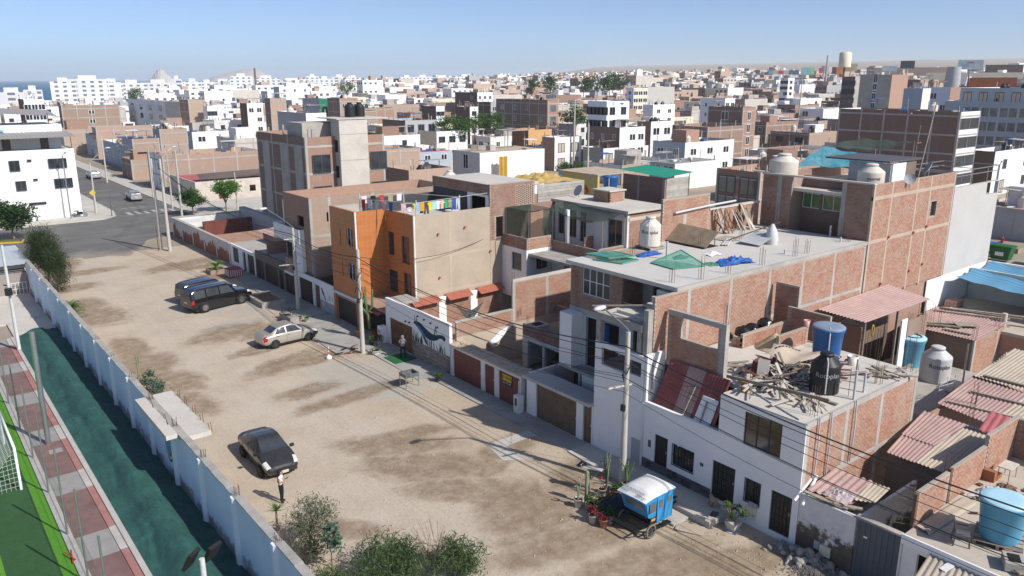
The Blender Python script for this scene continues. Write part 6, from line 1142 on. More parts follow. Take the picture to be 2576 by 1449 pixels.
for s in (-1,1): ch.bar((-.75,s * .6,.5),(1.2,s * .6,.48),.05); ch.bar((-.75,s * .6,.5),(-.1,s * .78,.35),.04)
for x in (-.75,-.4,0,.5): ch.bar((x,-.62,.5),(x,.62,.5),.045)
ch.bar((-.78,-.7,.62),(-.78,.7,.62),.05); ch.bar((-.78,-.7,.42),(-.78,.7,.42),.05); ch.build('chassis',BLACKM,MT,True); MB().box(-.05,1.2,-.6,.6,.5,.62).build('floor',BLKP,MT,True); MB().box(.05,.5,-.55,.55,.62,.95).build('seat',BLKP,MT,True)
MB().box(.0,.42,-.735,-.7,.62,.84).build('side_skirt',BLKP,MT,True); MB().box(.06,.3,-.742,-.736,.7,.82).build('number_plate',pm('plate_orange',(.6,.3,.04),.6),MT,True); MB().box(.5,1.15,-.95,-.7,.36,.4).build('footboard',BLKP,MT,True); MB().box(-.06,.0,-.35,.35,.95,1.0).build('sticker',TANKG,MT,True)
moto = thing('motorbike','motorbike parked on the pavement by the white corner building','motorbike',(20.3,121.2,.15),R(-8))
for x in (-.65,.65): bikewheel(moto,(x,0,.3),.3)
MB().tube([(.65,0,.3),(.45,0,1.0)],.04,6).build('fork',STEEL,moto,True); MB().cbox((0,0,.55),(.7,.28,.4)).build('engine',BLKP,moto,True); MB().cbox((.15,0,.85),(.5,.28,.22)).build('fuel_tank',WHITE,moto,True); MB().cbox((-.4,0,.85),(.6,.26,.1)).build('seat',BLKP,moto,True); MB().tube([(.4,.35,1.08),(.45,-.35,1.08)],.02,5).build('handlebar',BLACKM,moto,True)
# ================================================================== PEOPLE AND DOG
def skinned(verts,edges,rad,root=0,levels=2):
    me = bpy.data.meshes.new('skin'); me.from_pydata(verts,edges,[]); ob = bpy.data.objects.new('skin',me); COL.objects.link(ob)
    md = ob.modifiers.new('s','SKIN'); md.use_smooth_shade = True
    for i,v in enumerate(me.skin_vertices[0].data): r = rad[i]; v.radius = r if hasattr(r,'__len__') else (r,r); v.use_root = i == root
    su = ob.modifiers.new('u','SUBSURF'); su.levels = su.render_levels = levels
    bpy.context.view_layer.update(); out = bpy.data.meshes.new_from_object(ob.evaluated_get(bpy.context.evaluated_depsgraph_get())); bpy.data.objects.remove(ob)
    for p in out.polygons: p.use_smooth = True
    return out
def person(name,label,loc,rz,J,paintf,mats,hair=None,h=1.6,face=True):
    """J: joint -> (pos, radius); chains of joints give one continuous body"""
    o = thing(name,label,'person',loc,rz); names = list(J); V = [J[k][0] for k in names]; Rr = [J[k][1] for k in names]; idx = {k: i for i,k in enumerate(names)}; E = []
    ch = [('pelvis','waist','chest','neck','head','crown')]
    for s in 'lr': ch += [('chest','sh' + s,'el' + s,'wr' + s,'pa' + s),('pelvis','hi' + s,'kn' + s,'an' + s,'to' + s)]
    for s in 'lr':
        pa,wr = Vector(J['pa' + s][0]),Vector(J['wr' + s][0]); d = (pa - wr).normalized(); sd = d.cross(Vector((0,0,1))).normalized(); up = sd.cross(d)
        for q in range(4):
            a = pa + sd * (.03 - .02 * q) + d * .02; b = a + d * (.035 + .006 * (q in (1,2))) - up * .01; c = b + d * .02 - up * .025
            V += [tuple(a),tuple(b),tuple(c)]; Rr += [.011,.0095,.008]; n = len(V); E += [(idx['pa' + s],n - 3),(n - 3,n - 2),(n - 2,n - 1)]
        sgn = 1 if s == 'r' else -1; a = wr + d * .03 + sd * .03 * sgn; b = a + d * .03 + sd * .02 * sgn; V += [tuple(a),tuple(b)]; Rr += [.012,.009]; n = len(V); E += [(idx['wr' + s],n - 2),(n - 2,n - 1)]
    for c in ch: E += [(idx[a],idx[b]) for a,b in zip(c,c[1:])]
    me = skinned(V,E,Rr,idx['pelvis'])
    for mm in mats: me.materials.append(mm)
    for p in me.polygons: p.material_index = paintf(p.center)
    b = bpy.data.objects.new('body',me); COL.objects.link(b); b.parent = o
    hd = Vector(J['head'][0])
    if face:
        f = MB(); f.cbox(hd + Vector((.1,0,-.01)),(.035,.03,.045)); f.build('nose',mats[0],o,True); f = MB()
        for s in (-1,1): f.disc(hd + Vector((.095,s * .034,.03)),'x',.013,.01,8)
        f.build('eyes',BLKP,o,True); MB().cbox(hd + Vector((.092,0,-.055)),(.012,.05,.012)).build('mouth',pm('lip',(.35,.12,.1),.6),o,True)
        f = MB(); [f.cbox(hd + Vector((0,s * .088,.0)),(.04,.02,.06)) for s in (-1,1)]; f.build('ears',mats[0],o,True)
    if hair: hair(o,hd)
    return o
SKIN = pm('skin',(.42,.25,.17),.6,.06,6); BLKC = pm('black_cloth',(.012,.012,.014),.9,.3,6); WHC = pm('white_cloth',(.72,.72,.74),.85,.08,6); HAIR = pm('black_hair',(.01,.009,.009),.5,.3,8); GRC = pm('grey_cloth',(.22,.23,.25),.9,.12,6); JEAN = pm('dark_jeans',(.02,.025,.04),.9,.2,6); REDC = pm('red_cloth',(.5,.03,.03),.85,.1,6)
def stand(h,lean=.0,fem=True):
    s = h / 1.62
    J = {'pelvis': ((0,0,.86),.125),'waist': ((.0,0,1.02),.1 if fem else .125),'chest': ((.01,0,1.2),(.11,.14) if fem else (.13,.165)),'neck': ((.01,0,1.37),.05),'head': ((.03,0,1.49),.092),'crown': ((.02,0,1.56),.07)}
    for k,g in (('l',1),('r',-1)):
        J.update({'sh' + k: ((.0,g * (.16 if fem else .19),1.3),.056),'el' + k: ((.03,g * (.21 if fem else .24),1.07),.043),'wr' + k: ((.22,g * .1,1.13),.032),'pa' + k: ((.28,g * .06,1.17),(.034,.02)),
                  'hi' + k: ((0,g * .085,.8),.095),'kn' + k: ((.02,g * (.09 if fem else .12),.45),.064),'an' + k: ((-.01,g * (.09 if fem else .16),.09),.044),'to' + k: ((.13,g * (.1 if fem else .18),.04),(.045,.032))})
    return {k: (tuple(c * s for c in p),r if hasattr(r,'__len__') else r * s) for k,(p,r) in J.items()}
def wcol(c):
    if c.z < .075: return 3
    if c.z < .93: return 2
    if c.z < 1.38 and abs(c.y) < .2 and c.x < .13 and not (c.z < 1.17 and abs(c.y) > .16): return 1
    return 0
def whair(o,hd):
    def f(u,v):
        t = u * 2 * math.pi; ph = v; z = hd.z + .14 - .62 * ph; r = .125 * math.sin(min(1,ph * 5.5) * math.pi / 2) * (1 - .25 * ph) + .015; x = hd.x - .035 - .02 * ph + r * math.cos(t) * (.95 if ph < .22 else .7); 
        if ph > .15: x = min(x,hd.x + .02) - .03 * min(1,(ph - .15) * 4)
        return (x,hd.y + r * math.sin(t) * 1.05,z)
    MB().grid(f,20,16).build('hair',HAIR,o,True)
w = person('person','woman in white top and black trousers holding a phone beside the dusty black sedan',(11.72,31.4,.05),R(-40),stand(1.62),wcol,[SKIN,WHC,BLKC,pm('black_shoe',(.02,.02,.02),.6)],whair); MB().cbox((.31,0,1.2),(.015,.075,.15),0,0,.4).build('phone',BLKP,w,True)
def mcol(c): return 3 if c.z < .07 else 2 if c.z < .88 else 0 if (c.z > 1.4 or (c.x > .24 and c.z > 1)) else 1
def mhair(o,hd):
    MB().lathe((hd.x - .005,hd.y,hd.z + .02),[(.102,0),(.1,.04),(.075,.085),(.01,.105)],16,False).build('cap',GRC,o,True); MB().cbox((hd.x + .11,hd.y,hd.z + .03),(.1,.14,.012),0,0,.15).build('cap_peak',GRC,o,True)
mn = person('person','man in grey sweatshirt and dark jeans looking at a phone on the green mat',(25.75,44.3,.13),R(-135),stand(1.64,0,False),mcol,[SKIN,GRC,JEAN,BLKC],mhair); MB().cbox((.31,0,1.22),(.015,.075,.14),0,0,.4).build('phone',BLKP,mn,True)
SJ = stand(1.65,0,False)
for k,(p,r) in list(SJ.items()):
    x,y,z = p; z -= .42
    if k[:2] == 'kn': x,z = .42,.5
    if k[:2] == 'an': x,z = .45,.1
    if k[:2] == 'to': x,z = .58,.05
    if k[:2] == 'hi': x,z = .08,.45
    SJ[k] = ((x,y,z),r)
sm = person('person','man in a red top and cap seated beyond the green rubbish bin',(97.5,33.8,.25),R(160),SJ,lambda c: 3 if c.z < .07 else 2 if c.z < .55 and c.x > -.0 else 0 if c.z > .98 else 1,[SKIN,REDC,JEAN,BLKC],lambda o,hd: MB().lathe((hd.x - .005,hd.y,hd.z + .02),[(.105,0),(.1,.04),(.07,.09),(.01,.1)],12,False).build('cap',REDC,o,True),face=False)
tag(MB().box(95.8,99.4,31.5,35.6,0,.55).build('low_planter',pm('planter_soil',(.3,.25,.17),.95)),'low earth planter on which the man in red sits','planter')
# dog sitting on the step
dg = thing('dog','fluffy sandy dog sitting by the black barred door on the step','dog',(26.2,18.75,.36),R(150))
DV = [((-.12,0,.12),.1),((-.06,0,.24),.115),((.04,0,.38),.11),((.08,0,.5),.075),((.13,0,.58),.075),((.22,0,.55),.035),((.1,.07,.3),.05),((.14,.075,.14),.032),((.15,.075,.02),.03),((.1,-.07,.3),.05),((.14,-.075,.14),.032),((.15,-.075,.02),.03),((-.06,.11,.12),.075),((.06,.13,.1),.045),((-.06,.13,.04),.03),((.06,.13,.025),.028),((-.06,-.11,.12),.075),((.06,-.13,.1),.045),((-.06,-.13,.04),.03),((.06,-.13,.025),.028),((-.24,.02,.06),.035),((-.34,.06,.05),.03)]
DE = [(0,1),(1,2),(2,3),(3,4),(4,5),(2,6),(6,7),(7,8),(2,9),(9,10),(10,11),(0,12),(12,13),(13,14),(14,15),(0,16),(16,17),(17,18),(18,19),(0,20),(20,21)]
me = skinned([v for v,r in DV],DE,[r for v,r in DV]); FUR = pm('sandy_fur',(.36,.28,.19),.95,.25,9,40,.8); me.materials.append(FUR); b = bpy.data.objects.new('body',me); COL.objects.link(b); b.parent = dg
q = MB(); [q.cbox((.1,s * .07,.6),(.05,.03,.1),0,s * .4) for s in (-1,1)]; q.build('ears',pm('dark_fur',(.22,.16,.1),.95),dg,True); MB().cbox((.255,0,.555),(.02,.03,.025)).build('nose',BLKP,dg,True)
# ================================================================== POLES, LAMPS, WIRES
CPOLE = pm('concrete_pole',(.5,.47,.42),.9,.1,1,9,.2)
def pole(label,x,y,h,lamp=None,arms=(),r=.17,wood=False,box=False,z0=0.,cat='pole',grp=None,mat=None):
    o = thing('utility_pole' if not lamp else 'street_lamp',label,cat,(x,y,z0),group=grp); MB().tube([(x,y,z0),(x,y,z0 + h)],[r,r * .62],12).build('pole',mat or (WOOD if wood else CPOLE),o)
    if lamp:
        dx,dy,dz = lamp; MB().tube([(x,y,z0 + h - .7),(x,y,z0 + h + .1),(x + dx * .35,y + dy * .35,z0 + h + dz * .45),(x + dx * .85,y + dy * .85,z0 + h + dz * .95)],.045,7).build('arm',STEEL,o)
        p = (x + dx,y + dy,z0 + h + dz); ld = MB().lathe((0,0,0),[(.02,.12),(.13,.09),(.17,0),(.12,-.06),(.02,-.09)],14,False); ld.xf(Matrix.Translation(p) @ Matrix.Rotation(math.atan2(dy,dx),4,'Z') @ Matrix.Diagonal((2.4,1,1,1))); ld.build('lamp_head',TANKG,o)
    for z,dx,dy,l in arms: n_ = math.hypot(dx,dy); MB().bar((x - dx / n_ * l * .25,y - dy / n_ * l * .25,z0 + z),(x + dx / n_ * l * .75,y + dy / n_ * l * .75,z0 + z),.07).build('crossarm',CONCL,o)
    if box:
        for i in range(5): a = i * 1.3; MB().tube([(x + .16 * math.cos(a),y + .16 * math.sin(a),z0 + h * (.62 + .04 * i)),(x + .22 * math.cos(a + .6),y + .22 * math.sin(a + .6),z0 + h * (.7 + .03 * i)),(x + .15 * math.cos(a + 1.2),y + .15 * math.sin(a + 1.2),z0 + h * (.66 + .04 * i))],.022,5).build('cable_bundle',BLKP,o)
        MB().cbox((x - .16,y,z0 + h * .52),(.14,.2,.3)).build('junction_box',BLKP,o)
    return o
pole('concrete street lamp pole beside the mototaxi plants',25.0,23.05,7.55,(-2.0,-.15,1.5),((5.0,-1,.2,1.3),),box=True,cat='street lamp')
pole('concrete pole with a cable coil in front of the orange building',24.2,47.15,7.4,None,(),box=True); cl_ = thing('cable_coil','black cable coil hanging on the pole by the orange building','cable',(24.0,47.1,4.3)); MB().tube([(24.0 + .02 * i,47.15 + .3 * math.cos(i * .6),4.35 + .42 * math.sin(i * .6)) for i in range(24)],.03,6).build('coil',BLKP,cl_)
pole('concrete street lamp pole in front of the white garden front',25.15,60.1,6.9,(-2.6,-.8,1.9),((3.9,-1,.2,1.7),(6.0,-1,.2,1.0)),box=True,cat='street lamp')
pole('tall concrete pole at the end of the dirt street',23.55,90.65,10.2,None,(),.2); pole('second tall concrete pole standing close behind the first at the dirt street end',23.0,92.0,10.2,None,(),.16)
pole('concrete pole near the two round trees by the crossing',31.55,113.4,9.2,None,((8.6,1,0,1.2),)); pole('concrete pole beside the silver station wagon',33.4,134.6,8.0,None,()); pole('slim lamp pole in front of the white corner building',19.05,120.5,8.6,(.3,-1.0,.5),(),.1,cat='street lamp',mat=STEEL); pole('tall curved street lamp at the white corner pavement',22.85,123.8,7.2,(2.6,.3,1.9),(),.13,cat='street lamp'); pole('concrete pole by the parked wagon far up the side street',32.1,160.5,8.4,None,()); pole('thin post at the crossing kerb',23.9,119.3,3.2,None,(),.06,mat=DGREY)
pole('thin rusty post beside the tall concrete poles',22.6,91.6,2.9,None,(),.05,mat=RUST); pole('concrete pole on the asphalt beside the round trees',32.6,121.5,8.2,(1.2,.2,.8),(),.12,cat='street lamp'); pole('concrete pole between the round trees and the green tank',39.5,113.8,5.6,None,(),.12)
pole('concrete pole by the ochre house across the second street',114.2,122.7,14.5,None,((13.9,1,-.6,2.2),(12.6,1,-.6,1.6)),.24); pole('concrete pole beside the wall mural',91.9,95.3,11.5,(1.5,2,1.2),(),.18); pole('concrete pole on the far road near the small white pickup',258,160.5,17,None,((16.2,1,-1,2.5),),.26,z0=1.8); pole('slim lamp pole near the tall brick building with white bands',109,39.5,8,(-2,-1,.8),(),.13)
ys_ = thing('traffic_sign','yellow diamond traffic sign on a post at the crossing','sign',(22.4,122.2,.15)); MB().tube([(22.4,122.2,.15),(22.4,122.2,3.4)],.04,6).build('post',STEEL,ys_); MB().cbox((22.38,122.1,3.2),(.62,.03,.62),0,0,R(45)).build('panel',pm('sign_amber',(.6,.42,.08),.5),ys_)
WIREM = pm('cable_sheath',(.02,.02,.021),.6); NW = [0]
def wire(p,q,sag,r=.014,label=None):
    p,q = Vector(p),Vector(q); n = 18; pts = [p.lerp(q,i / n) - Vector((0,0,sag * 4 * (i / n) * (1 - i / n))) for i in range(n + 1)]
    o = MB().tube(pts,r,4,False).build('power_line',WIREM); NW[0] += 1; tag(o,label,'cable','overhead cables along the house fronts'); return o
P0,P1,P2,P3,P4 = (26.0,-6,7.2),(25.0,23.05,6.9),(24.2,47.15,6.9),(25.15,60.1,6.4),(23.55,90.65,9.2)
for i,(dx,z,s,r) in enumerate(((-.12,0,.9,.03),(.15,-.55,.75,.018),(-.3,-.9,1.0,.014),(.3,-1.2,.7,.014),(-.45,-1.6,1.0,.012),(.05,-2.0,.9,.014),(.35,-2.4,.8,.012),(-.2,-2.7,1.0,.012))):
    wire((P0[0] + dx,P0[1],P0[2] + z),(P1[0] + dx,P1[1],P1[2] + z * .8),s + .3,r,'overhead cable running above the white house front past the mototaxi'); wire((P1[0] + dx,P1[1],P1[2] + z * .8),(P2[0] + dx,P2[1],P2[2] + z * .7),s,r,'overhead cable between the mototaxi lamp pole and the coil pole')
    if i < 6: wire((P2[0] + dx,P2[1],P2[2] + z * .7),(P3[0] + dx,P3[1],P3[2] + z * .7),s * .4,r,'overhead cable between the coil pole and the garden front lamp'); wire((P3[0] + dx,P3[1],P3[2] + z * .6),(P4[0] + dx,P4[1],P4[2] + z * .5),s * 1.2,r,'overhead cable running to the tall poles at the street end')
wire(P2,(36.5,48.1,6.9),.9,.018,'pale service cable across the orange building to its side wall'); wire((24.2,47.15,6.4),(29.3,47.9,5.9),.25,.012,'service cable from the coil pole to the beige side wall'); wire((25,23.05,6.2),(26.7,20.5,5.3),.3,.012,'service cable from the lamp pole to the white house'); wire((25,23.05,5.6),(26.6,26.0,5.0),.2,.012,'service cable from the lamp pole to the railing tower')
for i in range(4): wire((23.55,90.65,9.8 - i * .3),(31.55,113.4,8.9 - i * .25),.5,.013,'cable from the tall end poles to the crossing pole'); wire((31.55,113.4,8.9 - i * .25),(33.4,134.6,7.8 - i * .2),.4,.013,'cable from the crossing pole up the side street')
# ================================================================== PLANTS
def leafmat(name,c,var=.35,tr=.25):
    k = NT(name); r = k.isl(); n = k.noise(1.1,3)
    cc = k.ramp(k.math('ADD',k.math('MULTIPLY',r,.6),k.math('MULTIPLY',n,.4)),[(.1,tuple(x * (1 - var) for x in c)),(.5,c),(.9,tuple(x * (1 + var) + .01 for x in c))])
    k.col(cc); k.b.inputs['Roughness'].default_value = .6; k.b.inputs['Specular IOR Level'].default_value = .3
    t = k.n('ShaderNodeBsdfTranslucent'); k.set(t.inputs[0],cc); mx = k.n('ShaderNodeMixShader'); mx.inputs[0].default_value = tr
    out = [x for x in k.t.nodes if x.type == 'OUTPUT_MATERIAL'][0]; k.t.links.new(k.b.outputs[0],mx.inputs[1]); k.t.links.new(t.outputs[0],mx.inputs[2]); k.t.links.new(mx.outputs[0],out.inputs[0]); return k.m
L_DARK = leafmat('dark_leaf',(.035,.085,.02)); L_MID = leafmat('green_leaf',(.06,.14,.025)); L_BRIGHT = leafmat('bright_leaf',(.1,.21,.035)); L_OLIVE = leafmat('olive_needle',(.04,.062,.02)); L_GREY = leafmat('grey_green_leaf',(.13,.15,.09)); L_BLUE = leafmat('blue_green_leaf',(.09,.15,.1)); L_RED = leafmat('red_leaf',(.22,.03,.04)); L_DRY = leafmat('dry_twig',(.2,.15,.09))
L_SCRUB = leafmat('dusty_scrub_leaf',(.07,.115,.04))
BARK = pm('bark',(.22,.17,.12),.95,.25,4,20,.5)
def leaves(mb,c,rad,n,size,rg,aspect=.45,clumps=14,clr=.42,droop=0.,flat=0.):
    C = []
    for _ in range(clumps):
        while True:
            v = Vector((rg.uniform(-1,1),rg.uniform(-1,1),rg.uniform(-1,1)))
            if .25 < v.length < 1: break
        C.append(v)
    for i in range(n):
        cc = C[i % clumps]; v = cc * .8 + Vector((rg.gauss(0,1),rg.gauss(0,1),rg.gauss(0,1))) * clr * .6
        p = Vector((c[0] + v.x * rad[0],c[1] + v.y * rad[1],c[2] + v.z * rad[2])); s = size * rg.uniform(.6,1.3)
        d = Vector((rg.gauss(0,1),rg.gauss(0,1),rg.gauss(0,.6) - droop)).normalized(); e = d.cross(Vector((rg.gauss(0,.6),rg.gauss(0,.6),1))).normalized() * s * aspect * .5; d = d * s * .5
        mb.add([p - d,p + e,p + d,p - e],[(0,1,2,3)])
    return C
def tree(name,label,x,y,z0,trunk_h,crown,rad,n,size,mat,seed,aspect=.45,clumps=26,clr=.42,droop=0.,tr=.12,grp=None,cat='tree',br=7):
    rg = random.Random(seed); o = thing(name,label,cat,(x,y,z0),group=grp); m = MB(); cz = z0 + crown
    m.tube([(x,y,z0 - .05),(x + rg.uniform(-.1,.1),y + rg.uniform(-.1,.1),z0 + trunk_h * .6),(x + rg.uniform(-.15,.15),y,z0 + trunk_h)],[tr,tr * .75,tr * .6],8)
    cr = MB(); C = leaves(cr,(x,y,cz),rad,n,size,rg,aspect,clumps,clr,droop)
    for v in C[:br]: p = Vector((x + v.x * rad[0] * .8,y + v.y * rad[1] * .8,cz + v.z * rad[2] * .7)); m.tube([(x,y,z0 + trunk_h * .75),Vector((x,y,z0 + trunk_h)).lerp(p,.5) + Vector((0,0,.1)),p],[tr * .5,tr * .3,tr * .12],5)
    m.build('trunk',BARK,o); cr.build('crown',mat,o); return o
tree('street_tree','dense round dark green tree on the planted median',10.9,108.4,.1,1.7,3.2,(2.9,2.9,1.9),5200,.34,L_DARK,1,.55,44,.3)
tree('casuarina_tree','taller olive feathery tree leaning over the far end of the blue wall',10.4,82.0,0,2.2,3.4,(1.6,2.3,2.5),12000,.4,L_OLIVE,2,.09,46,.34,.5); tree('casuarina_tree','shorter olive feathery tree beside the blue wall, nearer the fern clump',10.7,78.6,0,1.2,2.3,(1.4,1.5,1.75),5200,.38,L_OLIVE,3,.09,34,.34,.5)
tree('street_tree','round green tree near the crossing pole',33.3,114.0,.14,1.3,2.4,(2.0,2.0,1.25),3200,.3,L_MID,4,.55,34,.3); tree('street_tree','round brighter green tree in front of the cream house with brown doors',37.7,113.3,.14,1.6,3.3,(2.0,2.0,1.4),3400,.3,L_BRIGHT,5,.55,34,.3); tree('shrub','small round shrub at the edge of the planted median',12.4,105.0,.1,.4,.8,(.8,.8,.6),700,.25,L_BRIGHT,6,.4,12,.4,cat='shrub')
tree('acacia_shrub','grey green spreading shrub beside the spiky yucca',11.1,27.0,0,1.1,1.75,(1.15,1.2,.75),2900,.13,L_GREY,7,.3,46,.3,.1,.07,cat='shrub',br=14); tree('acacia_shrub','low grey green shrub under the spreading one',11.0,26.4,0,.4,.75,(.8,.9,.5),1500,.12,L_GREY,8,.3,22,.35,.1,.05,cat='shrub')
tree('eucalyptus_sapling','thin blue green sapling between the shrubs at the wall',11.25,25.4,0,1.2,1.5,(.45,.5,.6),420,.15,L_BLUE,9,.75,14,.4,.3,.03,cat='shrub'); tree('wattle_bush','big narrow leaved green bush at the lower edge of the dirt street',12.7,23.4,0,.6,.85,(1.45,1.6,.75),4400,.27,L_SCRUB,10,.13,40,.36,.6,.06,cat='bush',br=14); tree('wattle_bush','narrow leaved green bush with dry twigs beside the big one',14.7,22.0,0,.6,.85,(1.15,1.2,.62),3000,.27,L_SCRUB,11,.13,30,.36,.6,.05,cat='bush',br=14); tree('wattle_bush','small narrow leaved bush against the blue wall',10.6,23.4,0,.5,.7,(1.0,1.2,.6),2000,.27,L_SCRUB,12,.13,24,.36,.6,.05,cat='bush')
tw = thing('dry_shrub','bare grey twigs standing above the green bushes','shrub',(14.0,22.6,0)); m = MB(); rg = random.Random(5)
for i in range(40): a = rg.uniform(0,6.28); m.tube([(14.0,22.6,.6),(14.0 + .4 * math.cos(a),22.6 + .4 * math.sin(a),1.3),(14.0 + rg.uniform(.4,.9) * math.cos(a + .3),22.6 + rg.uniform(.4,.9) * math.sin(a + .3),rg.uniform(1.5,2.2))],.008,3)
m.build('twigs',BARK,tw)
gc = MB(); rg = random.Random(15)
for i in range(5200):
    y = rg.choice([rg.gauss(26,2.2),rg.gauss(49,2.2),rg.gauss(24,1.5)]); x = 9.4 + abs(rg.gauss(0,.75)); s = rg.uniform(.05,.16); a = rg.uniform(0,6.28); gc.add([(x,y,.04),(x + s * .3 * math.cos(a + 1.5),y + s * .3 * math.sin(a + 1.5),.04),(x + s * math.cos(a),y + s * math.sin(a),.04 + s * rg.uniform(.4,1.3))],[(0,1,2)])
tag(gc.build('ground_cover',leafmat('dry_weeds',(.09,.085,.035))),'low weeds and litter along the foot of the blue wall','weeds',kind='stuff')
def rosette(par,c,n,L,w,mat,rg,up=.6,name='leaf',seg=4,sag=.5):
    for i in range(n):
        a = rg.uniform(0,6.28); e = rg.uniform(.1,1) * up + .1; l = L * rg.uniform(.75,1.1); m = MB(); pv = None
        for j in range(seg + 1):
            t = j / seg; r = l * t * math.cos(e * 1.2 * (1 - sag * t)); z = l * t * math.sin(e * 1.3) - sag * l * t * t * .5; ww = w * (1 - t) ** .6 * (.4 + .6 * min(1,t * 5 + .3))
            q = (Vector((c[0] + r * math.cos(a) - ww * math.sin(a),c[1] + r * math.sin(a) + ww * math.cos(a),c[2] + z)),Vector((c[0] + r * math.cos(a) + ww * math.sin(a),c[1] + r * math.sin(a) - ww * math.cos(a),c[2] + z)))
            if pv: m.add([pv[0],pv[1],q[1],q[0]],[(0,1,2,3)])
            pv = q
        m.build(name,mat,par)
def frond_palm(label,c,n,L,seed,mat,cat='palm',trunk=.3):
    rg = random.Random(seed); o = thing('palm',label,cat,c); MB().tube([c,(c[0],c[1],c[2] + trunk)],.14,8).build('trunk',BARK,o)
    for i in range(n):
        a = 6.28 * i / n + rg.uniform(-.2,.2); e = rg.uniform(.35,1.2); m = MB(); P = []
        for j in range(9): t = j / 8; P.append(Vector((c[0] + L * t * math.cos(e) * math.cos(a),c[1] + L * t * math.cos(e) * math.sin(a),c[2] + trunk + L * t * math.sin(e) - .55 * L * t * t)))
        m.tube(P,.012,4)
        for j in range(1,9):
            for s in (-1,1):
                for h in (0,.5): p = P[j - 1].lerp(P[j],h + .25); sd = Vector((-math.sin(a),math.cos(a),0)) * s; q = p + sd * L * .24 * (1 - (j / 9) ** 2 * .7) + (P[j] - P[j - 1]) * .8 - Vector((0,0,.04)); m.add([p,p + (P[j] - P[j - 1]) * .35,q],[(0,1,2)])
        m.build('frond',mat,o)
    return o
frond_palm('fern like palm clump against the blue wall below the feathery trees',(10.3,71.5,0),22,1.5,1,L_MID); frond_palm('second fern clump trailing along the blue wall',(10.1,68.6,0),14,1.1,2,L_MID); frond_palm('palm growing in the square brick planter',(24.2,77.3,.45),16,1.3,3,L_BRIGHT)
yu = thing('yucca','spiky yucca on a thin stem near the woman','yucca',(10.65,29.3,0)); MB().tube([(10.65,29.3,0),(10.62,29.25,1.0)],[.06,.04],6).build('stem',BARK,yu); rosette(yu,(10.62,29.25,1.0),34,.55,.025,L_MID,random.Random(4),.95,'leaf',3,.25)
CACT = pm('cactus_skin',(.12,.19,.08),.8,.2,3,20,.2); CACTG = pm('pale_cactus_skin',(.2,.24,.15),.85,.2,3)
def cactus(label,c,arms,mat=None,r=.09,name='cactus',flower=False):
    o = thing(name,label,'cactus',c); m = MB()
    for pts in arms: P = [Vector(c) + Vector(p) for p in pts]; m.tube(P,[r] * (len(P) - 1) + [r * .75],7); m.lathe(P[-1],[(r * .75,0),(r * .5,r * .6),(.005,r * .8)],7,False)
    m.build('stems',mat or CACT,o); return o
cactus('tall branching green cactus in a red pot by the barred window',(26.0,49.3,.75),[[(0,0,0),(-.1,.1,1.2),(-.15,.15,1.6),(-.15,.2,3.3)],[(-.1,.1,1.3),(-.4,.3,1.7),(-.42,.35,3.0)],[(-.1,.1,1.4),(.1,-.25,1.9),(.15,-.3,3.1)],[(-.15,.2,1.8),(-.35,-.05,2.2),(-.4,-.1,2.9)],[(-.12,.12,1.2),(-.3,.5,1.6),(-.32,.55,2.5)]],None,.085)
cactus('thin upright cactus behind the blue wall',(10.65,51.6,0),[[(0,0,0),(0,0,1.7)],[(0,0,.8),(.12,0,1.0),(.12,0,1.5)]],CACTG,.05)
for i,(x,y,s,l) in enumerate(((10.9,50.2,.5,'dusty grey succulent bush next to the thin upright cactus'),(11.0,48.9,.6,'taller dusty grey succulent bush in the middle of the wall bed'),(10.8,47.8,.45,'small dusty grey succulent bush near the porch slab'))): tree('succulent_bush',l,x,y,0,.3,.55,(s,s,.45),260,.14,L_BLUE,30 + i,.8,12,.35,.1,.03,cat='shrub')
POTW = pm('dirty_white_pot',(.52,.49,.45),.8,.15,3,stain=(.3,.25,.2)); POTT = pm('terracotta_pot',(.36,.17,.1),.9,.15,3); POTR = pm('red_glazed_pot',(.3,.07,.05),.6,.15,3); SOIL = pm('potting_soil',(.07,.05,.035),.95)
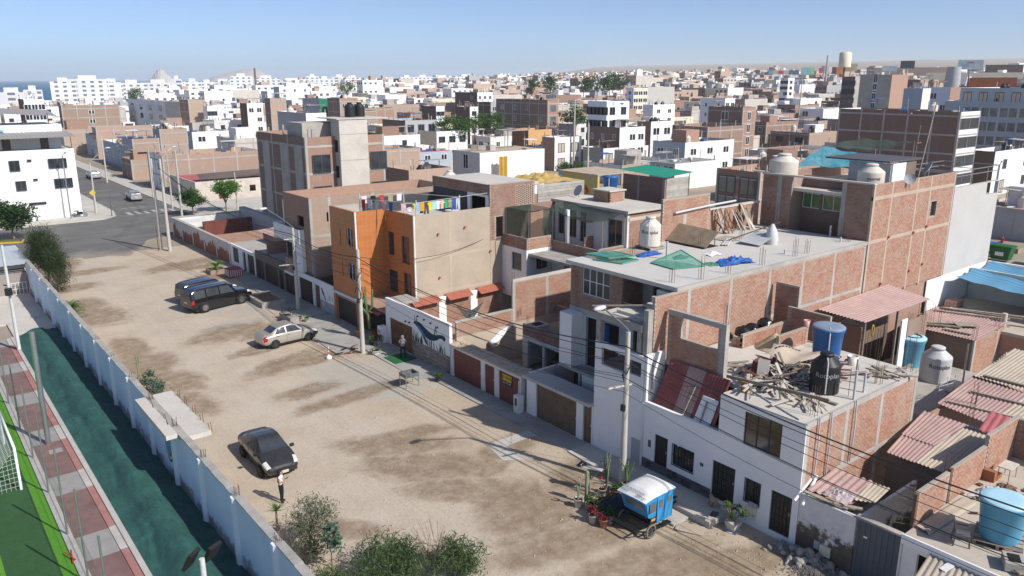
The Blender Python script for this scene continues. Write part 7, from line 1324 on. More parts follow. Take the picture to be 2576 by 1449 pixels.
def pot(label,x,y,r,h,mat,plant='bush',pm_=None,seed=0,z=.04,ph=.4,grp='potted plants by the mototaxi'):
    o = thing('potted_plant',label,'potted plant',(x,y,z),group=grp); MB().lathe((x,y,z),[(r * .72,0),(r * .98,h * .93),(r * 1.06,h * .93),(r * 1.06,h),(r * .94,h),(r * .92,h * .88),(.01,h * .88)],18,False).build('pot',mat,o); MB().lathe((x,y,z),[(r * .9,h * .89),(.01,h * .9)],14,False).build('soil',SOIL,o); rg = random.Random(seed); t = z + h * .88
    if plant == 'bush': cr = MB(); leaves(cr,(x,y,t + ph * .45),(r * 1.3,r * 1.3,ph * .55),170,.13,rg,.45,10,.4); cr.build('foliage',pm_ or L_MID,o)
    elif plant == 'rosette': rosette(o,(x,y,t),14,ph,.05,pm_ or L_BRIGHT,rg,1.0)
    elif plant == 'stick': m = MB(); m.tube([(x,y,t),(x + .02,y,t + ph * .7)],[.05,.045],6); m.build('stem',pm_ or CACTG,o); m = MB(); [m.tube([(x + s * .02,y,t + ph * .6),(x + s * .1,y,t + ph * .75),(x + s * .1,y,t + ph)],.035,6) for s in (-1,1)]; m.build('arms',pm_ or CACTG,o)
    elif plant == 'tall': m = MB(); [m.tube([(x,y,t),(x + rg.uniform(-.1,.1),y + rg.uniform(-.1,.1),t + ph * .5),(x + rg.uniform(-.3,.3),y + rg.uniform(-.3,.3),t + ph * rg.uniform(.7,1.1))],[.05,.035,.025],5) for _ in range(8)]; m.build('branches',pm_ or CACTG,o)
    elif plant == 'rose': m = MB(); m.tube([(x,y,t),(x - .06,y + .04,t + ph)],.012,4); m.build('stem',CACT,o); MB().lathe((x - .06,y + .04,t + ph),[(.02,0),(.08,.03),(.07,.08),(.01,.09)],10,False).build('flower',pm('red_petal',(.55,.015,.02),.6),o); cr = MB(); leaves(cr,(x,y,t + .08),(r,r,.1),60,.09,rg); cr.build('foliage',L_RED,o)
    return o
pot('white bucket with a forked grey cactus standing apart from the others',21.9,22.8,.2,.42,POTW,'stick',CACTG,1,ph=.75); pot('pale bucket with dark red leaves at the street edge of the plant group',21.5,21.45,.2,.4,POTW,'bush',L_RED,2,ph=.55); pot('brown plastic pot with low reddish leaves',21.6,20.9,.2,.42,POTT,'bush',L_RED,3,ph=.2); pot('grey bucket with trailing green leaves',22.05,21.0,.21,.42,pm('grey_bucket',(.3,.3,.3),.7),'bush',L_MID,4,ph=.4); pot('white paint bucket with a small green plant',22.0,21.55,.21,.42,POTW,'bush',L_MID,5,ph=.3); pot('white pot with a red rose bloom on a stem',23.35,22.75,.19,.42,POTW,'rose',None,6,ph=.55); pot('clay pot with sprawling green leaves near the pavement',23.85,22.4,.24,.36,POTT,'bush',L_MID,7,ph=.4); pot('pale pot with tall bare branching euphorbia',23.75,22.85,.18,.38,POTW,'tall',CACTG,8,ph=1.7); pot('clay pot with turquoise spiky leaves',22.85,22.4,.2,.36,POTT,'rosette',L_BLUE,9,ph=.3); pot('tub with a pale yellow green agave rosette',22.35,21.95,.22,.4,POTW,'rosette',leafmat('yellow_green_leaf',(.25,.3,.06)),10,ph=.32); pot('low trough with leafy green plants among the buckets',22.2,22.3,.26,.3,POTW,'bush',L_MID,11,ph=.55)
cactus('tall pale ribbed cactus among the buckets',(22.35,22.75,.04),[[(0,0,0),(0,0,1.6)],[(0,0,.9),(.12,.05,1.05),(.12,.05,1.5)]],CACTG,.085); pot('leafy potted shrub at the foot of the lamp pole',24.75,22.55,.22,.35,POTW,'tall',CACT,12,ph=1.1)
sq = thing('potted_plant','white square planter with a leafy frangipani shrub beside the black doors','potted plant',(25.75,17.35,.04)); c = (25.75,17.35); m = MB(); m.add([(c[0] - .17,c[1] - .17,.04),(c[0] + .17,c[1] - .17,.04),(c[0] + .17,c[1] + .17,.04),(c[0] - .17,c[1] + .17,.04),(c[0] - .27,c[1] - .27,.46),(c[0] + .27,c[1] - .27,.46),(c[0] + .27,c[1] + .27,.46),(c[0] - .27,c[1] + .27,.46)],[(0,1,5,4),(1,2,6,5),(2,3,7,6),(3,0,4,7),(4,5,6,7)]); m.build('pot',POTW,sq); MB().disc((c[0],c[1],.06),'z',.36,.04,18).build('saucer',GREYP,sq); m = MB(); cr = MB(); rg = random.Random(3)
for i in range(7): a = i * .9; p = (c[0] + .45 * math.cos(a) * rg.uniform(.5,1),c[1] + .45 * math.sin(a) * rg.uniform(.5,1),.46 + rg.uniform(.3,.95)); m.tube([(c[0],c[1],.45),((c[0] + p[0]) / 2,(c[1] + p[1]) / 2,.75),p],.022,5); leaves(cr,p,(.17,.17,.13),70,.17,rg,.3,5,.6)
m.build('branches',BARK,sq); cr.build('foliage',leafmat('waxy_leaf',(.09,.13,.03)),sq)
for x,y,r,h,mt_,pl,ph,l in ((26.15,49.0,.3,.72,POTR,'bush',.2,'big red pot holding the tall cactus'),(25.6,50.4,.2,.5,POTT,'rosette',.35,'clay pot beside the barred window'),(25.9,47.75,.2,.35,POTW,'bush',.5,'dark potted bush by the wooden gate'),(25.4,48.1,.18,.3,BLKP,'bush',.6,'black pot with upright leaves near the white cabinet'),(24.2,56.3,.22,.3,POTW,'rosette',.5,'shallow bowl with a spiky plant on the pavement edge'),(23.9,56.9,.18,.3,POTW,'rosette',.3,'small round pot next to the shallow bowl'),(23.5,57.6,.16,.25,POTT,'rosette',.9,'clay pot with tall sword leaves'),(25.3,39.3,.22,.36,pm('dark_planter',(.07,.06,.05),.9),'bush',.2,'dark tub at the end of the stone cladding')): pot(l,x,y,r,h,mt_,pl,None,int(x * 7 + y * 3),.1,ph,'potted plants along the far pavement')
pl_ = thing('planter_box','square brick planter holding a palm on the far pavement','planter',(24.2,77.3,0)); MB().box(23.4,25.0,76.6,78.0,0,.45).build('brick_box',BRICKF,pl_); MB().box(23.55,24.85,76.75,77.85,.44,.47).build('soil',SOIL,pl_)
# ================================================================== SMALL STREET THINGS
gb = thing('grill','grey metal barbecue box on four legs standing on the gravel','barbecue',(23.5,39.9,.05)); c0 = (23.1,39.45); 
for nm,a in (('tray_floor',(23.1,24.0,39.5,40.25,.72,.74)),('tray_side',(23.1,24.0,39.47,39.5,.72,.95)),('tray_side',(23.1,24.0,40.25,40.28,.72,.95)),('tray_side',(23.07,23.1,39.47,40.28,.72,.95)),('tray_side',(24.0,24.03,39.47,40.28,.72,.95))): bx(gb,nm,pm('grill_metal',(.2,.21,.215),.5,.2,4,metal=.5),*a)
for x in (23.1,24.0):
    for y in (39.5,40.25): MB().bar((x,y,.05),(x,y,.74),.045).build('leg',STEEL,gb)
st_ = thing('parking_post','red and white stick in a white weighted base on the dirt','bollard',(21.83,47.55,.05)); MB().lathe((21.83,47.55,.05),[(.2,0),(.21,.1),(.12,.2),(.03,.24)],16,False).build('base',WHITE,st_)
for i in range(5): MB().tube([(21.83,47.55,.25 + i * .13),(21.83,47.55,.38 + i * .13)],.028,6).build('band',WHITE if i % 2 == 0 else pm('red_plastic',(.6,.07,.03)),st_)
mat_ = MB().box(24.75,26.4,43.6,45.2,.11,.14); tag(mat_.build('door_mat',pm('green_mat',(.02,.13,.045),.95,.2,6)),'green turf mat in front of the wooden gate','mat')
wc = thing('white_cabinet','white upright cabinet by the wooden gate','cabinet',(26.35,48.15,.1)); MB().box(26.1,26.58,47.95,48.4,.1,1.35).build('body',WHITE,wc); MB().box(26.08,26.1,48.1,48.25,.85,1.1).build('meter_window',DGREY,wc)
lg = lumber('small heap of logs and bricks at the foot of the coil pole',(23.8,48.0,.1),9,(.3,.4,.2),.7,[WOODD,pm('brick_block',(.33,.14,.07)),BLKP],44); tr_ = pot('white trough with low plants by the coil pole',24.75,46.3,.3,.25,WHITE,'bush',None,51,.1,.25,'potted plants along the far pavement')
tbl = thing('plank_table','rough plank on a post with a black bag on top among the potted plants','table',(23.2,23.5,.04)); MB().bar((23.0,24.1,1.22),(23.5,22.9,1.28),.32,.03).build('top',pm('bleached_board',(.5,.47,.42),.9),tbl); MB().bar((23.2,23.4,.04),(23.22,23.45,1.22),.08).build('post',WOOD,tbl); MB().bar((23.2,23.4,.7),(23.4,23.0,1.2),.05).build('brace',WOOD,tbl); crumple('black plastic bag on the plank table',(23.1,23.85,1.26),.2,.16,.3,pm('black_bag_film',(.012,.012,.014)),61,'plastic_bag','bag')
tp = thing('tarpaulin_heap','dark blue tarpaulin draped over a heap behind the mototaxi','tarp',(22.7,21.2,.04))
def tpf(u,v):
    x,y = (u - .5) * 2,(v - .5) * 2; e = max(0,1 - (x * x + y * y) ** .5 * .8); return (23.0 + x * .95,21.5 + y * .75,.06 + .75 * e ** .6 * (1 + .25 * mnoise.noise((x * 3,y * 3,1))) + .05 * mnoise.noise((x * 7,y * 7,4)))
MB().grid(tpf,26,26).build('sheet',pm('navy_tarp',(.015,.022,.04),.6,.3,3,14,.2,spec=.4),tp); crumple('light blue tarp corner spilling towards the pavement',(23.9,21.9,.04),.5,.4,.35,pm('washed_blue_tarp',(.08,.17,.3),.6,.25,3),63)
py_ = thing('plywood_sheet','pale plywood sheet lying on the dirt by the step','board',(24.3,18.4,.05)); MB().cbox((24.35,18.5,.1),(.7,1.15,.03),.5,.02).build('sheet',pm('plywood',(.45,.37,.28),.85,.1,2),py_); rmp = MB().cbox((24.6,19.6,.1),(1.3,1.1,.12),0,0,0); tag(rmp.build('concrete_ramp',PAVE),kind='structure'); o = thing('door_step_mat','dark mat on the step in front of the dog','mat',(25.9,18.4,.37)); MB().cbox((25.7,18.3,.372),(.45,.3,.02),.3).build('mat',DGREY,o)
tr2 = thing('tyre_pair','black tyre standing on blocks behind the boundary wall','tyre',(9.9,34.2,0)); q = MB().lathe((0,0,0),[(.17,-.09),(.3,-.1),(.33,0),(.3,.1),(.17,.09)],20,False); q.xf(Matrix.Translation((10.0,33.4,.32)) @ Matrix.Rotation(R(90),4,'X') @ Matrix.Rotation(R(20),4,'Y')); q.build('tyre',pm('tyre_rubber',(.02,.02,.021)),tr2)
for i in range(5): MB().cbox((9.75 + i * .13,34.0 + (i % 2) * .2,.12),(.22,.2,.22),i).build('block',CONCL,tr2)
bl = thing('football','small black and white ball behind the boundary wall','ball',(9.6,30.2,.12)); MB().lathe((9.6,30.2,.02),[(.005,0),(.08,.03),(.12,.12),(.08,.21),(.005,.24)],14,False).build('ball',BLKP,bl); MB().disc((9.52,30.12,.18),'z',.05,.05,8).build('patch',WHITE,bl)
bp = thing('concrete_planter','grey concrete planting bed on the pavement by the dark garages','planter',(23.9,63.5,0)); 
for a in ((22.9,25.0,62.2,62.4),(22.9,25.0,65.6,65.8),(22.9,23.1,62.4,65.6),(24.8,25.0,62.4,65.6)): bx(bp,'rim',CONCR,a[0],a[1],a[2],a[3],0,.5)
bx(bp,'soil',pm('bed_soil',(.2,.14,.09),.95,.3,2),23.1,24.8,62.4,65.6,0,.36); bp2 = thing('concrete_planter','grey concrete bin stand with a black bag by the sedan','planter',(23.6,57.5,0)); bx(bp2,'box',CONCR,22.9,23.6,56.4,58.6,0,.55); MB().tube([(23.2,57.0,.55),(23.2,57.0,1.1)],.05,6).build('post',WOOD,bp2); g = MB(); [g.tube([(22.95 + i * .1,58.2,.55),(22.95 + i * .1,58.2,1.1)],.015,4) for i in range(7)]; g.tube([(22.95,58.2,1.1),(23.55,58.2,1.1)],.015,4); g.build('rack',BLACKM,bp2); crumple('black refuse bag on the concrete bin stand',(23.25,57.0,1.05),.35,.3,.35,pm('black_bag_film',(.012,.012,.014)),65,'plastic_bag','bag')
rc = thing('crate_stack','red lattice crate behind the black vehicles','crate',(24.9,74.4,.13)); MB().box(24.3,25.6,73.9,75.2,.13,.9).build('box',pm('red_crate',(.35,.04,.05),.6),rc); cr_ = MB(); [cr_.box(24.28,24.3,74 + i * .2,74.1 + i * .2,.2,.85) for i in range(6)]; [cr_.box(24.4 + i * .2,24.5 + i * .2,73.88,73.9,.2,.85) for i in range(6)]; cr_.build('lattice',TANKG,rc)
# laundry on the orange building's roof: each garment a thing
LC = {'blue': (.25,.42,.7),'orange': (.6,.3,.04),'dark grey': (.07,.065,.06),'yellow': (.7,.55,.03),'mint': (.35,.62,.6),'white': (.72,.7,.72),'peach': (.65,.45,.35),'green': (.03,.4,.16),'khaki': (.33,.31,.2),'navy': (.05,.11,.3),'pale grey': (.5,.52,.56),'red': (.5,.06,.05),'pink': (.65,.4,.45),'black': (.02,.02,.025)}
def garment(col,x,y,z,w,h,kind,seed,rz=-.2,where='along the main line'):
    o = thing('garment',f'{col} {kind} hanging {where} on the orange building roof','clothing',(x,y,z),rz,'washing on the lines'); rg = random.Random(seed)
    if kind == 'trousers': P = [(-w / 2,0),(w / 2,0),(w * .55,-h),(w * .12,-h),(0,-h * .35),(-w * .12,-h),(-w * .55,-h)]
    elif kind == 'shirt': P = [(-w * .3,0),(w * .3,0),(w * .62,-h * .18),(w * .5,-h * .42),(w * .32,-h * .32),(w * .36,-h),(-w * .36,-h),(-w * .32,-h * .32),(-w * .5,-h * .42),(-w * .62,-h * .18)]
    else: P = [(-w / 2,0),(w / 2,0),(w * .47,-h),(-w * .5,-h * .97)]
    n = len(P); m = MB(); j = [rg.uniform(-.03,.03) for _ in P]; m.add([(p[0],j[i],p[1]) for i,p in enumerate(P)] + [(p[0],j[i] + .02,p[1]) for i,p in enumerate(P)],[tuple(range(n)),tuple(range(n,2 * n))[::-1]] + [(i,n + i,n + (i + 1) % n,(i + 1) % n) for i in range(n)])
    m.build('cloth',pm('cloth_' + col.replace(' ','_'),LC[col],.9,.1,6),o,True)
wl_ = thing('washing_line','white pole frame and lines for washing on the orange building roof','washing line',(32,50,8.1)); LP_ = pm('line_pole',(.55,.53,.5),.6)
for x,y in ((29.6,48.3),(33.6,48.6),(36.2,48.4),(28.0,53.8),(31.5,53.2)): MB().tube([(x,y,8.1),(x,y,10.1)],.045,6).build('post',LP_,wl_)
for p,q in (((29.6,48.3,9.9),(33.6,48.6,9.95)),((33.6,48.6,9.95),(36.3,48.2,10.1)),((28.0,53.8,9.9),(31.5,53.2,9.95)),((28,53.8,9.7),(29.6,48.3,9.9)),((31.5,53.2,9.95),(33.6,48.6,9.95)),((30.2,51.5,9.4),(32.4,50.8,9.4)),((30.2,51.1,9.1),(32.4,50.4,9.1))): MB().tube([p,q],.022,5).build('line',LP_,wl_)
seq = [('blue','shirt'),('orange','towel'),('dark grey','trousers'),('yellow','shirt'),('mint','towel'),('white','shirt'),('peach','shirt'),('green','shirt'),('khaki','shirt'),('navy','trousers'),('pale grey','trousers')]
for i,(c,k_) in enumerate(seq): t = (i + .4) / 11; garment(c,29.6 + 4.0 * t,48.3 + .3 * t - .05,9.88,.42,.62 if k_ != 'trousers' else .85,k_,i,.07)
for i,(c,k_) in enumerate((('red','towel'),('white','towel'),('pale grey','shirt'),('pink','shirt'),('navy','towel'))): t = (i + .5) / 8; garment(c,28.0 + 1.6 * t,53.8 - 5.5 * t,9.72,.4,.65,k_,20 + i,-1.3,'on the left side line')
for i,(c,k_) in enumerate((('white','trousers'),('black','towel'),('red','shirt'),('khaki','towel'),('white','towel'))): t = (i + .5) / 5; garment(c,28.0 + 3.5 * t,53.8 - .6 * t,9.9,.4,.55,k_,30 + i,-.17,'on the rear line')
for i,(c,k_) in enumerate((('pink','towel'),('white','shirt'),('yellow','shirt'),('black','shirt'),('pale grey','towel'))): t = (i + .5) / 5; garment(c,30.2 + 2.2 * t,51.5 - .7 * t,9.4 if i % 2 == 0 else 9.1,.38,.5,k_,40 + i,-.3,'on the low white rack')
tb2 = thing('round_table','white round plastic table under the washing on the roof','table',(33.6,49.6,8.1)); MB().disc((33.6,49.6,8.8),'z',.55,.04,20).build('top',WHITE,tb2)
for i in range(4): a = i * 1.57 + .5; MB().bar((33.6 + .3 * math.cos(a),49.6 + .3 * math.sin(a),8.8),(33.6 + .42 * math.cos(a),49.6 + .42 * math.sin(a),8.1),.06).build('leg',WHITE,tb2)
# rubbish bins on the far pavement
def bin_(label,x,y,mat,s=1.): o = thing('rubbish_bin',label,'bin',(x,y,.15)); m = MB(); m.add([(x - .5 * s,y - .7 * s,.25),(x + .5 * s,y - .7 * s,.25),(x + .5 * s,y + .7 * s,.25),(x - .5 * s,y + .7 * s,.25),(x - .65 * s,y - .9 * s,1.4 * s),(x + .65 * s,y - .9 * s,1.4 * s),(x + .65 * s,y + .9 * s,1.4 * s),(x - .65 * s,y + .9 * s,1.4 * s)],[(0,3,2,1),(0,1,5,4),(1,2,6,5),(2,3,7,6),(3,0,4,7)]); m.build('body',mat,o); MB().box(x - .7 * s,x + .7 * s,y - .95 * s,y + .95 * s,1.4 * s,1.5 * s).build('lid',mat,o); MB().box(x - .66 * s,x - .62 * s,y - .4,y + .4,.7,1.1).build('label_plate',WHITE,o)
bin_('big green wheeled rubbish bin beyond the awning',90.5,31.2,pm('bin_green',(.02,.12,.04),.5),1.15); bin_('blue rubbish bin behind the grey end wall',92.3,33.2,pm('bin_blue',(.03,.12,.4),.5)); bin_('small dark green bin past the big green one',91.5,27.6,pm('bin_dark',(.03,.07,.05),.5))
# ================================================================== THE CITY BEHIND
TO = [(0,250),(1000,250),(2000,250),(3000,200)]
def tl(i,x,y): return ((TO[i][0] + x / 2.574) / 1.5528,(TO[i][1] + y / 2.574) / 1.5528)
def unit(name,m,mats):
    me = bpy.data.meshes.new(name); me.from_pydata(m.v,[],m.f)
    for q in mats: me.materials.append(q)
    if any(m.mi): me.polygons.foreach_set('material_index',m.mi)
    me.update(); return me
def winunit(ax,fr,gl):
    m = MB()
    for a,b,c,d in ((-.5,.5,-.5,-.44),(-.5,.5,.44,.5),(-.5,-.44,-.44,.44),(.44,.5,-.44,.44),(-.03,.03,-.44,.44)): abox(m,ax,-.05,.05,a,b,c,d)
    m.m = 1; abox(m,ax,-.02,.05,-.44,.44,-.44,.44); return unit('window',m,[fr,gl])
WU = {(ax,k): winunit(ax,f,g) for ax in 'xy' for k,(f,g) in enumerate(((WHITE,GLASS),(DGREY,GLASS),(STEEL,GLASSG),(WOODD,CURT)))}
CUBE = {m.name: unit('piece',MB().box(-.5,.5,-.5,.5,-.5,.5),[m]) for m in (CONC,CONCL,WHITE,BRICKF,DGREY,BROWNP,WOODD)}
def pc(par,name,mat,x0,x1,y0,y1,z0,z1): return inst(name,CUBE[mat.name],par,((x0 + x1) / 2,(y0 + y1) / 2,(z0 + z1) / 2),(0,0,0),(x1 - x0,y1 - y0,z1 - z0))
tk0 = tank('small black water tank on a roof of the town behind',(0,0,-50),.6,1.6,BLKP,None,'shoulder',pipe=False,group='water tanks on the roofs behind'); tk1 = tank('small cream water tank on a roof of the town behind',(0,0,-50),.65,1.7,TANKW,None,'shoulder',pipe=False,group='water tanks on the roofs behind'); TK = [tk0,tk1]; TKU = [False,False]
def put_tank(k,loc,lb='concrete and brick stair tower block'):
    lb = ['black','cream'][k] + ' water tank on the ' + ' '.join(lb.replace(',','').split()[:11])
    if not TKU[k]: TK[k].location = loc; TKU[k] = True; TK[k]['label'] = lb
    else: copies(TK[k],loc,random.uniform(0,6),lb)
FP = [(26,46.8,2,67.5),(46,66,2,31.6),(49,54,42,48.5),(26,36,67,100.5),(40,52,44,61)]
def block(label,x0,x1,y0,y1,z1,wm,sm,name='house',z0=0.,par=.8,ww=None,ws=None,style=0,frame=False,roof=None,tanks=0,rg=None,group=None,cat='house',reb=False):
    """house box: west face wm, south face sm; ww / ws = (columns, window width, window height)"""
    rg = rg or random.Random(int(x0 * 13 + y0 * 7)); o = thing(name,label,cat,(x0,y0,z0),group=group); FP.append((x0,x1,y0,y1)); m = MB(); zb = z0 - 1.5
    m.quad((x0,y0,zb),(x0,y0,z1),(x0,y1,z1),(x0,y1,zb)); m.quad((x1,y0,zb),(x1,y1,zb),(x1,y1,z1),(x1,y0,z1)); m.m = 1; m.quad((x0,y0,zb),(x1,y0,zb),(x1,y0,z1),(x0,y0,z1)); m.quad((x0,y1,zb),(x0,y1,z1),(x1,y1,z1),(x1,y1,zb)); m.build('wall',[wm,sm],o)
    MB().quad((x0,y0,z1 - par),(x1,y0,z1 - par),(x1,y1,z1 - par),(x0,y1,z1 - par)).build('roof',roof or CONCL,o); ns = max(1,round((z1 - par - z0) / 2.8)); hs = (z1 - par - z0) / ns
    for ax,spec,a0,a1,pl in (('x',ww,y0,y1,x0),('y',ws,x0,x1,y0)):
        if spec:
            n,w,h = spec
            for s in range(ns):
                for i in range(n):
                    if rg.random() < .12 and n > 1: continue
                    a = a0 + (a1 - a0) * (i + .5) / n; z = z0 + s * hs + hs * .55; big = s == 0 and rg.random() < .4
                    inst('door' if big else 'window',WU[ax,3 if big and rg.random() < .5 else style],o,face_pt(ax,pl,a,z - (.45 if big else 0)),(0,0,0),((1,w,h * (1.4 if big else 1)) if ax == 'x' else (w,1,h * (1.4 if big else 1))))
        if frame:
            n = max(2,int((a1 - a0) / 3.6) + 1)
            for i in range(n): a = a0 + .13 + (a1 - a0 - .26) * i / (n - 1); pc(o,'column',CONC,*((pl - .03,pl + .1,a - .14,a + .14) if ax == 'x' else (a - .14,a + .14,pl - .03,pl + .1)),z0,z1)
            for s in range(1,ns + 1): z = z0 + s * hs; pc(o,'beam',CONC,*((pl - .035,pl + .1,a0,a1) if ax == 'x' else (a0,a1,pl - .035,pl + .1)),z - .25,z)
    dd = math.hypot(x0,y0)
    if dd < 420:
        q = MB(); zr = z1 - par
        for i in range(rg.randrange(5,16)):
            q.m = rg.randrange(6); x,y = x0 + (x1 - x0) * rg.uniform(.06,.94),y0 + (y1 - y0) * rg.uniform(.06,.94); t = rg.random()
            if t < .35: q.cbox((x,y,zr + .3),(rg.uniform(.3,1.4),rg.uniform(.3,1.2),rg.uniform(.2,.9)),rg.uniform(0,3))
            elif t < .6: q.cbox((x,y,zr + .1),(rg.uniform(1,3),.2,.12),rg.uniform(0,3))
            elif t < .85: q.bar((x,y,zr),(x + rg.uniform(-.2,.2),y,zr + rg.uniform(1.,2.6)),.07)
            else: w = rg.uniform(1.5,3.5); q.cbox((x,y,zr + 2.1),(w,w * .7,.06),0,rg.uniform(-.1,.1)); q.bar((x - w * .4,y,zr),(x - w * .4,y,zr + 2.1),.08); q.bar((x + w * .4,y,zr),(x + w * .4,y,zr + 2.1),.08)
        for i in range(rg.randrange(0,6)): q.m = 3; a = rg.random(); x,y = ((x0,y0 + (y1 - y0) * a) if i % 2 else (x0 + (x1 - x0) * a,y0 + .1)); q.bar((x + .1,y,z1 - .1),(x + .1,y,z1 + rg.uniform(.5,1.1)),.16)
        tag(q.build('roof_clutter',[WOOD,CONC,WHITED,CONCR,BLUEP,CPNK],o),kind='stuff')
    for i in range(tanks): put_tank(rg.randrange(2),(x0 + (x1 - x0) * rg.uniform(.2,.8),y0 + (y1 - y0) * rg.uniform(.2,.8),z1 - par),label)
    return o
def pix(label,i,c,l,r,D,wm,sm,**kw):
    """near top corner c, far left and far right ends of its two visible faces as picture columns, distance D"""
    u,v = tl(i,*c); P = atd(u,v,D); y1 = atx(tl(i,l,c[1])[0],v,P.x).y; x1 = aty(tl(i,r,c[1])[0],v,P.y).x
    return block(label,P.x,max(x1,P.x + 3),P.y,max(y1,P.y + 4),P.z,wm,sm,z0=min(gz(P.x,P.y),P.z - 3),**kw)
BB = dict(frame=True)
GW = pm('grey_blue_paint_and_shade',(.38,.43,.48),.85,.06,.5); SLATE = pm('slate_blue_paint',(.09,.12,.16),.8); OCH = pm('ochre_paint',(.6,.36,.16),.85,.06); WHB = pm('cool_shaded_white_paint',(.72,.75,.8),.85,.04); DBR = pm('dark_brown_brick',(.17,.12,.1),.95,.15,.8,6,.3)  # cool white, some grey blue: shade of street-facing white walls put into the colour
# concrete and brick stair tower block
ct = block('tall half concrete half brick block with a bare concrete stair tower',35.7,45.3,80.4,94.0,12.5,BRICKF2,BRICKF,cat='building',name='apartment_block',ws=None,par=.9,**BB)
for a,z in ((36.6,8.6),(36.6,5.2),(43.6,8.6),(43.6,5.2)): window(ct,'y',80.3,a - .2,a + 1.9,z,z + 2.0,DGREY,GLASS,2,0,-.02)
for y in (81.2,85.0,90.2): bx(ct,'concrete_panel',CONC,35.62,35.7,y,y + 2.0,0,11.4)
bx(ct,'stair_tower',CONCL,39.2,42.6,79.2,81.2,0,14.3); bx(ct,'roof_block',CONC,36.2,41.0,82,86,11.6,13.9); bx(ct,'roof_slab',CONCL,38.9,45.2,79.1,84,14.301,14.4)
for z in (4.6,8.0,10.8): bx(ct,'tower_window',DARK,39.17,39.2,79.7,80.4,z,z + 1.3); bx(ct,'tower_joint',CONC,39.18,42.62,79.18,79.2,z + 1.9,z + 1.96)
put_tank(0,(42.0,82,14.4)); put_tank(0,(43.4,82.4,14.4)); put_tank(1,(44.5,66,8))
# white corner building with grey lean-to roof terrace
cw = block('big white corner building with black windows and a grey roofed terrace',-16,20.8,122,136,9.45,WHB,WHITE,cat='building',name='corner_building',par=.2)
for a0,a1,z0,z1 in ((13.0,14.2,6.8,8.2),(17.5,19.7,6.9,8.2),(15.1,15.6,7.95,8.25),(13.4,14.6,4.2,5.5),(17.9,20.1,4.2,5.5),(15.5,16,5.4,5.7),(9,10.4,6.8,8.2),(5,7,6.8,8.2),(9.3,10.6,4.2,5.5),(5,7,4.2,5.5),(14.6,16.6,2.2,2.55),(12.5,12.6,.2,2.1)): window(cw,'y',121.9,a0,a1,z0,z1,DGREY,GLASS,2,0,-.02)
for a in (16.7,18.4): bx(cw,'gate_seam',GREYP,a,a + .04,121.97,122,.2,2.4)
bx(cw,'setback_wall',WHITE,-16,20,126,126.2,9.3,11.4); bx(cw,'parapet',WHITE,-16,20.4,126.2,134,11.4,12.5); cr = MB(); corrugated(cr,(-16,121.6,11.0),(21.2,121.6,11.0),(-16,126.5,11.6),(20.9,126.5,11.6),.5,.03); cr.build('terrace_roof',pm('grey_roof_sheet',(.3,.29,.28),.8,.1,.6),cw)
for x in (-2,6,12,20.6): MB().tube([(x,122.1,9.4),(x,122.1,11.0)],.05,6).build('post',RUST,cw)
for x in (8,13,17.5): bx(cw,'dark_door',BROWNP,x,x + 1.0,125.95,126,9.3,11.2)
for P in (((6,126,14.6),(20,126,13.6)),((-8,128,14.9),(6,128,14.7))): corrugated(MB(),P[0],P[1],(P[0][0],133,15.2),(P[1][0],133,14.2),.5,.03).build('upper_roof',pm('grey_roof_sheet',(.3,.29,.28)),cw)
for x in (7,10,13,16,19): MB().tube([(x,127,12),(x,127,14)],.07,6).build('roof_post',WOODD,cw)
crumple('turquoise tarp over the roof edge of the white corner building',(11.4,126.4,11.7),2.0,.6,1.5,pm('turquoise_tarp',(.08,.42,.6),.6),71)
bl_ = thing('beige_shop','long low cream building with red roof, brown doors and dark lean-to','building',(37.7,126,0)); wl(bl_,'x',37.5,126.0,140,0,3.1,[(128,129,.9,2.0),(133,134,.2,2.1)],pm('pinkish_cream',(.55,.49,.42),.85),.2); wl(bl_,'y',126,37.7,60,0,3.1,[(41.0,42.2,.15,2.3),(50.5,51.7,.15,2.3),(46,47,1,2)],pm('pinkish_cream',(.55,.49,.42)),.2)
for a in (41.0,50.5): door(bl_,'y',126,a,a + 1.2,.15,2.3,WOODD)
bx(bl_,'roof',pm('red_roof_paint',(.42,.12,.12),.8,.08),37.7,60,126.2,139.8,2.6,2.8); corrugated(MB(),(38.6,126.8,3.3),(46,126.6,3.3),(39.0,130,3.9),(60,130,4.2),.3,.03).build('lean_to',pm('dark_sheet',(.13,.1,.09),.8),bl_); FP.append((37,60,125,140))
